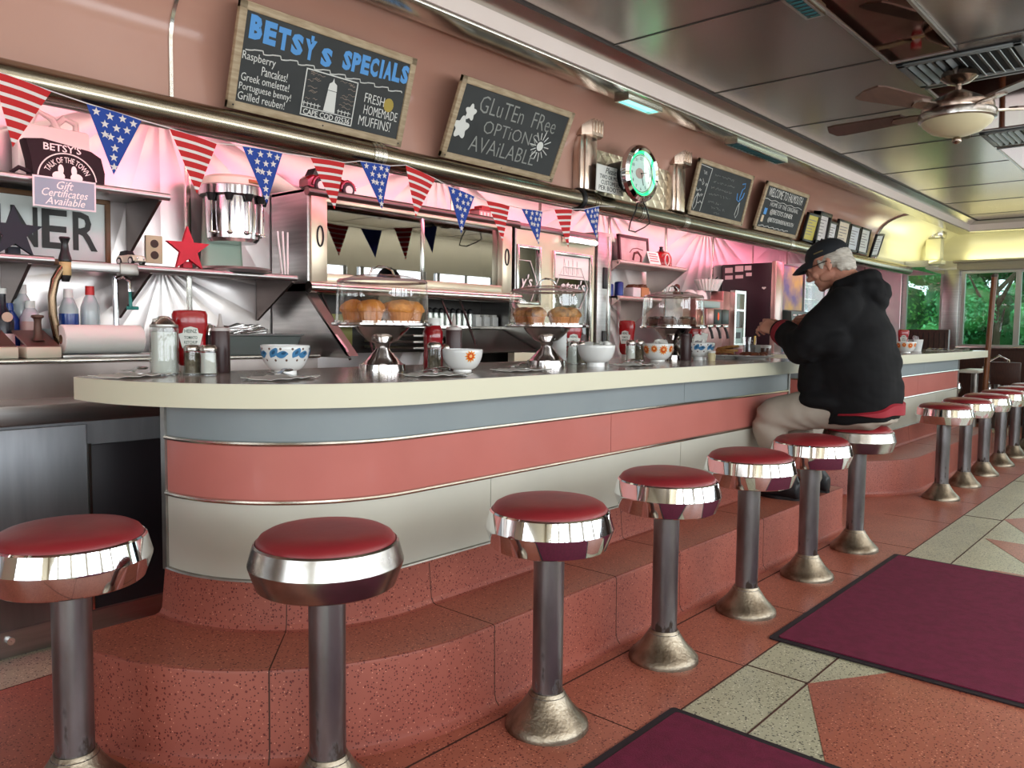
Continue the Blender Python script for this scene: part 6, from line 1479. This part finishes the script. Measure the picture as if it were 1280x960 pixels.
for q in ((xc_, xc_+.025, .94, 1.385), (xd_-.02, xd_+.005, .94, 1.385), (xc_+.025, xd_-.02, 1.36, 1.384), (xc_+.025, xd_-.02, 1.22, 1.235), (xc_+.025, xd_-.02, .941, .96)): mb.box((q[0], 2.93, q[2]), (q[1], 2.975, q[3]))
mb.build('front_frame', STEEL2, t_, True)
MB().box((xc_+.02, 2.95, 1.235), (xd_-.015, 2.972, 1.36)).build('upper_window', mat('greenish bean window', (96, 104, 72), .15), t_, True); MB().box((xc_+.02, 2.95, 1.09), (xd_-.015, 2.972, 1.22)).build('lower_window', mat('dark bean window', (50, 52, 44), .15), t_, True)
MB().box((xc_+.02, 2.945, .96), (xd_-.015, 2.972, 1.085)).build('label_panel', mat('pale green panel', (160, 190, 180)), t_, True); MB().box((xc_+.05, 2.942, 1.0), (xd_-.05, 2.946, 1.05)).build('label_print', DARK, t_, True)
for k, (px, lb) in enumerate(((845, 'white cup turned upside down on top of the brewer'), (868, 'second white cup turned upside down on top of the brewer'))):
    p = at(px+8, 365, y=3.08); t = thing('coffee_cup', lb, 'cup', (xa_+.09+.16*k, 3.08, 1.3015), 0, 'cups on the brewer')
    MB().lathe([(.06, 0), (.062, .004), (.05, .05), (.025, .07), (0, .07)], n=28).build('cup_body', WHITE, t); MB().tube([(.05+.03*math.sin(a), 0, .03+.025*math.cos(a)) for a in [PI*q/8 for q in range(9)]], .005, 6).build('handle', WHITE, t)
t_ = thing('filter_stack', 'fluted white stack of paper coffee filters on top of the brewer', 'coffee filters', (xa_+.42, 3.1, 1.3015 if xa_+.5 < xb_-.1 else 1.3765))
rings = [[Vector((r*(1+.05*(-1)**k)*math.cos(2*PI*k/48), r*(1+.05*(-1)**k)*math.sin(2*PI*k/48), z)) for k in range(48)] for r, z in ((.07, 0), (.11, .09))]
MB().loft(rings).build('filters', PAPER, t_); MB().tube([(-.05, 0, .06), (.0, 0, .10), (.06, 0, .07), (.15, 0, .12)], .006, 6).build('dark_spoon', DARK, t_)
t_ = thing('teddy_figure', 'small brown and green ornament on the wall side of the brewer', 'ornament', (xa_+.03, 3.16, 1.3015)); MB().sphere((0, 0, .035), (.035, .03, .038), 14, 10).sphere((.0, 0, .09), (.026, .024, .025), 12, 8).build('body', mat('ornament brown', (96, 46, 36), .7), t_); MB().sphere((.07, .0, .03), (.04, .03, .03), 12, 8).build('green_lump', mat('ornament green', (46, 96, 78), .7), t_)

# ================================================================== FAR END: BOOTHS AND TABLES
t_ = thing('booth_bench', 'dark boarded booth back standing below the corner window', 'booth', (9.0, 2.3, 0))
ya, yb_ = at(1186, 413, x=9.0).y, at(1124, 413, x=9.0).y
MB().box((9.0, ya, 0), (9.06, yb_, 1.10), .006).build('back_board', BROWN_W, t_, True)
mb = MB()
for k in range(9): mb.box((8.994, ya+.03+k*.05, .1), (9.002, ya+.036+k*.05, 1.07))
mb.build('board_groove', mat('boarding groove', (40, 26, 22), .7), t_, True); MB().box((9.06, ya, .38), (9.5, yb_, .47), .02).build('seat', RED_VINYL, t_, True); MB().box((9.08, ya+.02, 0), (9.46, yb_-.02, .38)).build('seat_base', BROWN_W, t_, True)
for lb, px0, px1, py, x in (('small white-topped table tucked under the end of the second counter', 1198, 1223, 462, 9.0), ('white-topped table beside the leaning wooden pole', 1228, 1254, 458, 9.6)):
    q0, q1 = at(px0, py, x=x), at(px1, py, x=x); t = thing('booth_table', lb, 'table', (x, (q0.y+q1.y)/2, 0))
    MB().box((x-.02, q1.y, q0.z-.03), (x+.5, q0.y, q0.z), .006).build('table_top', mat('white table top', (226, 222, 206), .4), t, True)
    MB().cyl((x+.3, (q0.y+q1.y)/2, 0), (x+.3, (q0.y+q1.y)/2, q0.z-.02), .035, n=16).build('leg', DULL, t, True); MB().lathe([(0, 0), (.1, 0), (.09, .02), (.04, .05), (0, .05)], (x+.3, (q0.y+q1.y)/2, 0), 24).build('foot', DULL, t, True)
a, b_ = at(1243, 345, x=8.95), at(1228, 520, x=8.95); b_ = a+(b_-a)*(a.z/(a.z-b_.z))
t_ = thing('wooden_pole', 'slim varnished wooden pole leaning in front of the wide end window', 'pole', b_)
MB().tube([b_, a], .026, 12).build('pole', noisy(mat('varnished pole wood', (130, 78, 40), .35), (110, 62, 32), 10, stretch=(8, 8, 1)), t_, True); MB().cyl(a-Vector((0, 0, .01)), a+Vector((0, 0, .012)), .03, n=14).build('pole_cap', BROWN_W, t_, True); MB().cyl(b_, b_+Vector((0, 0, .02)), .04, n=14).build('pole_foot', DARK, t_, True)
p = at(1238, 470, x=9.3); t_ = thing('chrome_chair', 'chrome-framed chair turned to the table by the wooden pole', 'chair', (9.3, p.y, 0))
mb = MB()
for d in (-.18, .18): mb.tube([(9.3+d*.2+.2, p.y-.1, .02), (9.3+.2, p.y-.1, .45), (9.3+d*.1, p.y, .5), (9.3, p.y+d*.0+.02, .78), (9.3+.04, p.y-.06, .84), (9.3+.07, p.y-.14, .80), (9.3+.07, p.y-.16, .02)], .013, 8)
mb.build('chrome_frame', CHROME, t_, True); MB().box((9.22, p.y-.28, .43), (9.58, p.y+.08, .47), .02).build('seat', RED_VINYL, t_, True); MB().box((9.30, p.y-.26, .55), (9.33, p.y+.02, .78), .01).build('backrest', BROWN_W, t_, True)

# ================================================================== THE SEATED MAN
def ell(c, d, up, a, b_, n=20, pw=1.0):
    """ring round c across direction d; a along 'side', b along 'up'"""
    d = Vector(d).normalized(); up = Vector(up); up = (up-d*up.dot(d)).normalized(); s = up.cross(d)
    f = lambda v: math.copysign(abs(v)**pw, v)
    return [Vector(c)+s*a*f(math.cos(2*PI*k/n))+up*b_*f(math.sin(2*PI*k/n)) for k in range(n)]
def limb(mb, pts, rad, up=(0, 1, 0), n=18, flat=1.0):
    pts = [Vector(p) for p in pts]; rings = []
    for i, p in enumerate(pts):
        d = pts[min(i+1, len(pts)-1)]-pts[max(i-1, 0)]
        u = Vector(up) if abs(d.normalized().dot(Vector(up).normalized())) < .95 else Vector((1, 0, 0))
        rings.append(ell(p, d, u, rad[i], rad[i]*flat, n))
    mb.loft(rings)
    mb.sphere(pts[0], rad[0]*.98, 16, 10); mb.sphere(pts[-1], rad[-1]*.98, 16, 10)
    return mb
def smooth_pts(pts, rad, k=4):
    P_ = [Vector(p) for p in pts]; op, orr = [], []
    for i in range(len(P_)-1):
        p0, p1, p2, p3 = P_[max(i-1, 0)], P_[i], P_[i+1], P_[min(i+2, len(P_)-1)]
        for q in range(k):
            t = q/k; op.append(.5*((2*p1)+(-p0+p2)*t+(2*p0-5*p1+4*p2-p3)*t*t+(-p0+3*p1-3*p2+p3)*t**3)); orr.append(rad[i]+(rad[i+1]-rad[i])*t)
    return op+[P_[-1]], orr+[rad[-1]]
def remeshed(mb, name, m, parent, voxel, smooth=4, bumpf=None, cut=None):
    me = bpy.data.meshes.new('t'); bmesh.ops.recalc_face_normals(mb.bm, faces=mb.bm.faces[:]); mb.bm.to_mesh(me); mb.bm.free()
    o = bpy.data.objects.new('t', me); COL.objects.link(o)
    r = o.modifiers.new('r', 'REMESH'); r.mode = 'VOXEL'; r.voxel_size = voxel; r.use_smooth_shade = True
    s = o.modifiers.new('s', 'SMOOTH'); s.factor = .5; s.iterations = smooth
    dg = bpy.context.evaluated_depsgraph_get(); dg.update()
    nm = bpy.data.meshes.new_from_object(o.evaluated_get(dg)); bpy.data.objects.remove(o); bpy.data.meshes.remove(me)
    if bumpf:
        ns = [v.normal.copy() for v in nm.vertices]
        for v, nn in zip(nm.vertices, ns): v.co += nn*bumpf(v.co)
    nm.materials.clear(); nm.materials.append(m); nm.name = name
    nm.transform(rootM(parent).inverted())
    nm.polygons.foreach_set('use_smooth', [True]*len(nm.polygons))
    o = bpy.data.objects.new(name, nm); COL.objects.link(o); o.parent = parent; return o
MX, MY = 3.96, 1.29
man = thing('person', 'seated man in a black hooded jacket, black cap and grey trousers eating at the counter', 'person', (MX, MY, .609))
V = lambda x, y, z: Vector((MX+x, y, z))
SKIN = noisy(mat('skin', (214, 156, 132), .5), (200, 136, 114), 14)
# --- jacket
JK = noisy(mat('black jacket cloth', (20, 20, 22), .85, spec=.25), (14, 14, 16), 6)
mb = MB()
spine = [(V(0, 1.275, .628), .200, .160), (V(0, 1.275, .655), .210, .172), (V(0, 1.28, .72), .212, .178), (V(0, 1.288, .82), .212, .186), (V(.0, 1.305, .93), .206, .184), (V(0, 1.325, 1.04), .200, .166), (V(0, 1.335, 1.13), .192, .145), (V(0, 1.34, 1.21), .165, .120), (V(0, 1.345, 1.262), .112, .09), (V(0, 1.355, 1.285), .084, .074)]
mb.loft([ell(c, (0, .12, 1), (0, -1, 0), a, b_, 28, .85) for c, a, b_ in spine])
LS, LE, LW = V(-.18, 1.325, 1.175), V(-.235, 1.455, .985), V(-.10, 1.63, 1.055)
RS_, RE, RW = V(.175, 1.325, 1.175), V(.235, 1.41, 1.01), V(.165, 1.475, 1.09)
for s_, e_, w_ in ((LS, LE, LW), (RS_, RE, RW)):
    pts, rd = smooth_pts([s_+Vector((-.05 if s_.x > MX else .05, -.01, .015)), s_, s_+(e_-s_)*.5, e_, e_+(w_-e_)*.5, w_-(w_-e_)*.12], [.078, .088, .092, .088, .074, .060]); limb(mb, pts, rd)
    mb.sphere(s_+(e_-s_)*.62+Vector((0, -.03, -.045)), (.075, .11, .085), 16, 10)
mb.sphere(V(-.02, 1.43, .84), (.185, .13, .18), 20, 14); mb.sphere(V(-.13, 1.39, .725), (.11, .14, .055), 16, 12)
# hood lying on the shoulders
for k in range(11):
    a = PI*(.02+.96*k/10); mb.sphere(V(.100*math.cos(a), 1.36-.11*math.sin(a), 1.295+.02*math.sin(a)-.03*(1-abs(math.sin(a)))), (.045, .045, .040), 14, 10)
for k in range(7):
    a = PI*(.14+.72*k/6); mb.sphere(V(.11*math.cos(a), 1.335-.13*math.sin(a), 1.265), (.05, .042, .036), 14, 10)
mb.sphere(V(0, 1.205, 1.235), (.10, .040, .040), 16, 12); mb.sphere(V(0, 1.20, 1.20), (.06, .028, .04), 14, 10)
fold = lambda c: .012*noise.noise(Vector((c.x*7, c.y*7+c.z*4, c.z*10)))+.0065*abs(noise.noise(Vector((c.x*5+c.z*9, c.y*14-c.z*8, c.z*16))))+.004*math.sin(c.z*34+c.y*40+6*noise.noise(c*6))*max(0, noise.noise(c*4+Vector((3, 0, 0)))*2)
remeshed(mb, 'jacket', JK, man, .010, 7, fold)
mb = MB(); rows = []
for k in range(41):
    f_ = math.radians(-5+190*k/40); w_ = max(0, min(1, (k-2)/16)); w_ = w_*w_*(3-2*w_)
    col = []
    for off, zz in ((.004, .672), (.013, .675), (.013, .675+.044*w_), (.002, .682+.046*w_)):
        a_, b_ = .214+off, .178+off; g_ = lambda v: math.copysign(abs(v)**.85, v)
        col.append(V(-a_*g_(math.cos(f_)), 1.277-b_*g_(math.sin(f_))-.004*math.sin(f_*9), zz+.004*math.sin(f_*6)))
    rows.append(col)
mb.loft(rows); o = mb.build('jacket_lining', mat('red jacket lining', (150, 24, 40), .7), man, True); o['label'] = 'red lining turned out along the jacket hem'
REDC = mat('red jacket cuff', (150, 30, 44), .7)
for e_, w_ in ((LE, LW), (RE, RW)):
    d = (w_-e_).normalized()
    mb = MB(); mb.tube([w_-d*.05, w_-d*.042, w_-d*.002, w_+d*.004], [.055, .067, .064, .045], 22); mb.build('cuff', REDC, man, True)
    mb = MB(); mb.tube([w_-d*.004, w_+d*.002, w_+d*.018, w_+d*.022], [.045, .0605, .0585, .042], 22); mb.build('cuff_edge', JK, man, True)
# --- trousers
TR = noisy(mat('grey trousers cloth', (182, 171, 157), .8), (164, 154, 141), 5)
mb = MB()
mb.loft([ell(V(0, y, z), (0, .1, 1), (0, -1, 0), a, b_, 24, .85) for y, z, a, b_ in ((1.25, .622, .165, .135), (1.25, .66, .178, .138), (1.24, .75, .172, .125))])
LK, RK = V(-.155, 1.655, .615), V(.125, 1.635, .605)
LA, RA = V(-.115, 1.585, .315), V(.155, 1.555, .31)
for sx_, kn, an in ((-1, LK, LA), (1, RK, RA)):
    pts, rd = smooth_pts([V(.085*sx_, 1.22, .695), V(.10*sx_, 1.36, .692), V(.115*sx_, 1.52, .665) if sx_ > 0 else V(-.135, 1.52, .672), kn+Vector((0, .0, .012)), kn+(an-kn)*.35+Vector((0, .01, 0)), kn+(an-kn)*.7, an], [.098, .098, .094, .084, .076, .068, .063]); limb(mb, pts, rd, (0, 0, 1))
crease = lambda c: .0032*math.sin(c.x*26+c.y*60-c.z*34+5*noise.noise(c*6))*(.4+.6*abs(noise.noise(c*4)))
remeshed(mb, 'trousers', TR, man, .011, 4, crease)
# --- shoes
SH = noisy(mat('black leather shoe', (26, 26, 30), .45), (18, 18, 22), 12)
for an, dx in ((LA, -.01), (RA, .02)):
    mb = MB(); bx_ = an.x+dx; y0 = an.y; zb = .232
    mb.loft([ell(Vector((bx_, y0+dy, zb+hz_)), (0, 1, 0), (0, 0, 1), w_, h_, 20, .8) for dy, hz_, w_, h_ in ((-.085, .045, .02, .035), (-.075, .045, .036, .045), (-.03, .05, .042, .05), (.02, .042, .043, .042), (.08, .032, .047, .032), (.105, .028, .040, .026), (.118, .024, .02, .018))])
    mb.loft([ell(Vector((bx_, y0-.03, zb+.08)), (0, 0, 1), (0, 1, 0), .042, .05, 18), ell(Vector((an.x, an.y-.005, zb+.13)), (0, 0, 1), (0, 1, 0), .046, .05, 18)])
    sh = remeshed(mb, 'shoe', SH, man, .008, 3)
    MB().prism([(bx_+.046*math.cos(a)*(1 if math.sin(a) > 0 else .85), y0+.018+.106*math.sin(a)) for a in [2*PI*k/24 for k in range(24)]], .2305, .246).build('sole', DARK, sh, True)
# --- head, neck and hands: one continuous body
HC = V(.005, 1.452, 1.383)                         # head centre
PT = math.radians(-27)                            # face bowed towards the plate
HM = Matrix.Translation(HC) @ Matrix.Rotation(math.radians(6), 4, 'Z') @ Matrix.Rotation(PT, 4, 'X')   # local: +Y face, +Z crown
mb = MB()
def hs(c, r, rot=None): mb.sphere(HM @ Vector(c), r, 22, 14, M=HM.to_3x3() @ (rot.to_3x3() if rot else Matrix.Identity(3)))
hs((0, -.012, .035), (.074, .096, .082)); hs((0, .020, -.010), (.064, .078, .085)); hs((0, .048, -.062), (.048, .046, .042)); hs((0, .075, -.088), (.026, .018, .018))
hs((0, .090, .028), (.052, .012, .012))
hs((0, .106, -.022), (.016, .022, .014)); hs((0, .098, .0), (.011, .016, .026)); hs((.011, .098, -.026), (.010, .012, .010)); hs((-.011, .098, -.026), (.010, .012, .010))
hs((0, .086, -.052), (.024, .012, .007)); hs((0, .083, -.063), (.022, .012, .008))
for s_ in (-1, 1):
    hs((.038*s_, .064, -.022), (.020, .020, .024)); hs((.050*s_, .012, -.052), (.018, .045, .028))
    hs((.072*s_, -.014, -.008), (.008, .015, .028)); hs((.077*s_, -.020, .004), (.006, .013, .018)); hs((.073*s_, -.008, -.032), (.006, .008, .009))
    hs((.030*s_, .082, .012), (.013, .010, .009))
limb(mb, [V(0, 1.29, 1.235), V(0, 1.325, 1.275), HM @ Vector((0, -.02, -.05))], [.070, .062, .060])
def hand(mb, wr, el, palm_dir, up, side, curls, thumb_side):
    """palm_dir: wrist to knuckles; up: back of the hand; side: towards the thumb"""
    palm_dir = Vector(palm_dir).normalized(); up = Vector(up); up = (up-palm_dir*up.dot(palm_dir)).normalized(); sd = palm_dir.cross(up)*thumb_side
    limb(mb, [el+(wr-el)*.55, el+(wr-el)*.8, wr, wr+palm_dir*.012], [.036, .031, .0265, .027])
    mb.loft([ell(wr+palm_dir*t, palm_dir, up, a, b_, 18, .85) for t, a, b_ in ((-.01, .025, .021), (.02, .034, .020), (.055, .041, .018), (.085, .041, .015), (.094, .034, .011))])
    for k in range(4):
        base = wr+palm_dir*(.084-.004*abs(k-1.2))+sd*(.030-.020*k)
        L_ = (.044, .048, .045, .036)[k]; c = curls[k]; d = (palm_dir+sd*(.10-.07*k)).normalized(); p = base; pts = [base-d*.015, p]; r = [.0095, .0098]
        for seg, f in enumerate((1, .64, .52)):
            ax = sd if True else sd
            d = (Matrix.Rotation(-c*(.7 if seg == 0 else 1)*thumb_side, 3, sd) @ d).normalized(); p = p+d*L_*f; pts.append(p); r.append((.0092, .0084, .0072)[seg])
        limb(mb, pts, r, up, 12)
    b0 = wr+palm_dir*.022+sd*.026-up*.006
    d1 = (palm_dir*.75+sd*.62-up*.30).normalized(); d2 = (palm_dir*.95+sd*.1-up*.35).normalized()
    limb(mb, [wr+palm_dir*.012+sd*.012, b0, b0+d1*.040, b0+d1*.040+d2*.026, b0+d1*.04+d2*.046], [.017, .0165, .0125, .0105, .0085], up, 12)
hand(mb, LW+Vector((.008, .024, .006)), LE, (.10, .90, .34), (-.80, -.15, .58), None, (.8, .95, 1.0, .8), 1)
hand(mb, RW+Vector((-.02, .055, .022)), RE, (-.22, .96, .10), (.55, .2, .8), None, (.7, .8, .85, .9), -1)
remeshed(mb, 'body', SKIN, man, .0036, 3)
# --- hair, cap, spectacles
HAIR = noisy(mat('grey white hair', (212, 204, 192), .75), (176, 166, 152), 30, stretch=(1, 1, 4), bump=.4, bscale=120)
mb = MB()
hs((0, -.044, .012), (.078, .074, .068)); hs((0, -.078, -.028), (.064, .038, .048)); hs((0, -.066, -.064), (.056, .034, .032))
for s_ in (-1, 1): hs((.066*s_, -.030, .012), (.014, .040, .034)); hs((.066*s_, .022, .010), (.008, .012, .028)); hs((.052*s_, -.062, -.030), (.022, .030, .04))
rnd = random.Random(4)
for k in range(60):
    a = rnd.uniform(PI*1.02, PI*1.98); z = rnd.uniform(-.06, .03); p_ = Vector((.070*math.cos(a), -.035+.062*math.sin(a), z)); q_ = p_+Vector((.006*math.cos(a), .008*math.sin(a)-.004, -.028)); p_, q_ = HM @ p_, HM @ q_
    mb.tube([p_, (p_+q_)/2+Vector((0, -.002, 0)), q_], [.0065, .0055, .002], 6)
remeshed(mb, 'hair', HAIR, man, .005, 1)
CAPM = noisy(mat('black cap cloth', (28, 32, 38), .75), (20, 23, 28), 9)
mb = MB()
capH = HM @ Matrix.Translation((0, -.004, .040)) @ Matrix.Rotation(math.radians(8), 4, 'X')
rings = []
for a, s_ in [(k*PI/2/9, 0) for k in range(10)]:
    rings.append([capH @ Vector((.083*math.cos(a)*math.cos(b_), .105*math.cos(a)*math.sin(b_)-.006, .088*math.sin(a)**.9+.0)) for b_ in [2*PI*q/32 for q in range(32)]] if a < PI/2-.01 else [capH @ Vector((.002*math.cos(b_), .002*math.sin(b_)-.006, .0885)) for b_ in [2*PI*q/32 for q in range(32)]])
mb.loft(rings); cap_o = mb.build('cap', CAPM, man, True, ang=80)
mb = MB(); top_, bot = [], []
for u in range(13):
    b_ = PI*(.12+.76*u/12)
    row = [capH @ Vector((.080*math.cos(b_)*(1+.06*v), .098*math.sin(b_)+.085*v*math.sin(b_)**1.1-.006, .006-.030*v*v-.012*v*abs(math.cos(b_)))) for v in (0, .33, .66, 1)]
    top_.append(row)
up_ = capH.to_3x3() @ Vector((0, 0, .0035))
mb.loft([r+[p_-up_ for p_ in r[::-1]] for r in top_]); mb.build('cap_peak', CAPM, cap_o, True, ang=60)
MB().sphere(capH @ Vector((0, -.006, .089)), .006, 10, 8).build('cap_button', CAPM, cap_o, True)
mb = MB(); mb.tube([capH @ Vector((-.084*math.cos(b_), .105*math.sin(b_)-.006, .022+.0*b_)) for b_ in [PI*(-.02+.14*k/6) for k in range(7)]], .003, 6); mb.build('cap_print', mat('dull cap print', (120, 106, 70), .8), cap_o, True)
mb = MB()
for s_ in (-1, 1):
    mb.tube([HM @ Vector((.032*s_+.021*math.cos(a), .104, .010+.017*math.sin(a))) for a in [2*PI*k/18 for k in range(18)]], .0018, 6, closed=True)
    mb.tube([HM @ Vector(q) for q in ((.053*s_, .103, .016), (.068*s_, .08, .017), (.079*s_, .02, .012), (.081*s_, -.012, .008), (.078*s_, -.028, -.012))], .0022, 6)
mb.tube([HM @ Vector(q) for q in ((-.011, .106, .014), (0, .111, .017), (.011, .106, .014))], .0018, 6); sp_ = mb.build('spectacles', DARK, man, True)
for s_ in (-1, 1): MB().lathe([(0, 0), (.0195, 0), (.0195, .001), (0, .001)], n=20, M=HM @ Matrix.Translation((.032*s_, .1045, .010)) @ Matrix.Rotation(PI/2, 4, 'X') @ Matrix.Diagonal((1, .82, 1, 1))).build('lens', GLASS, sp_, True)
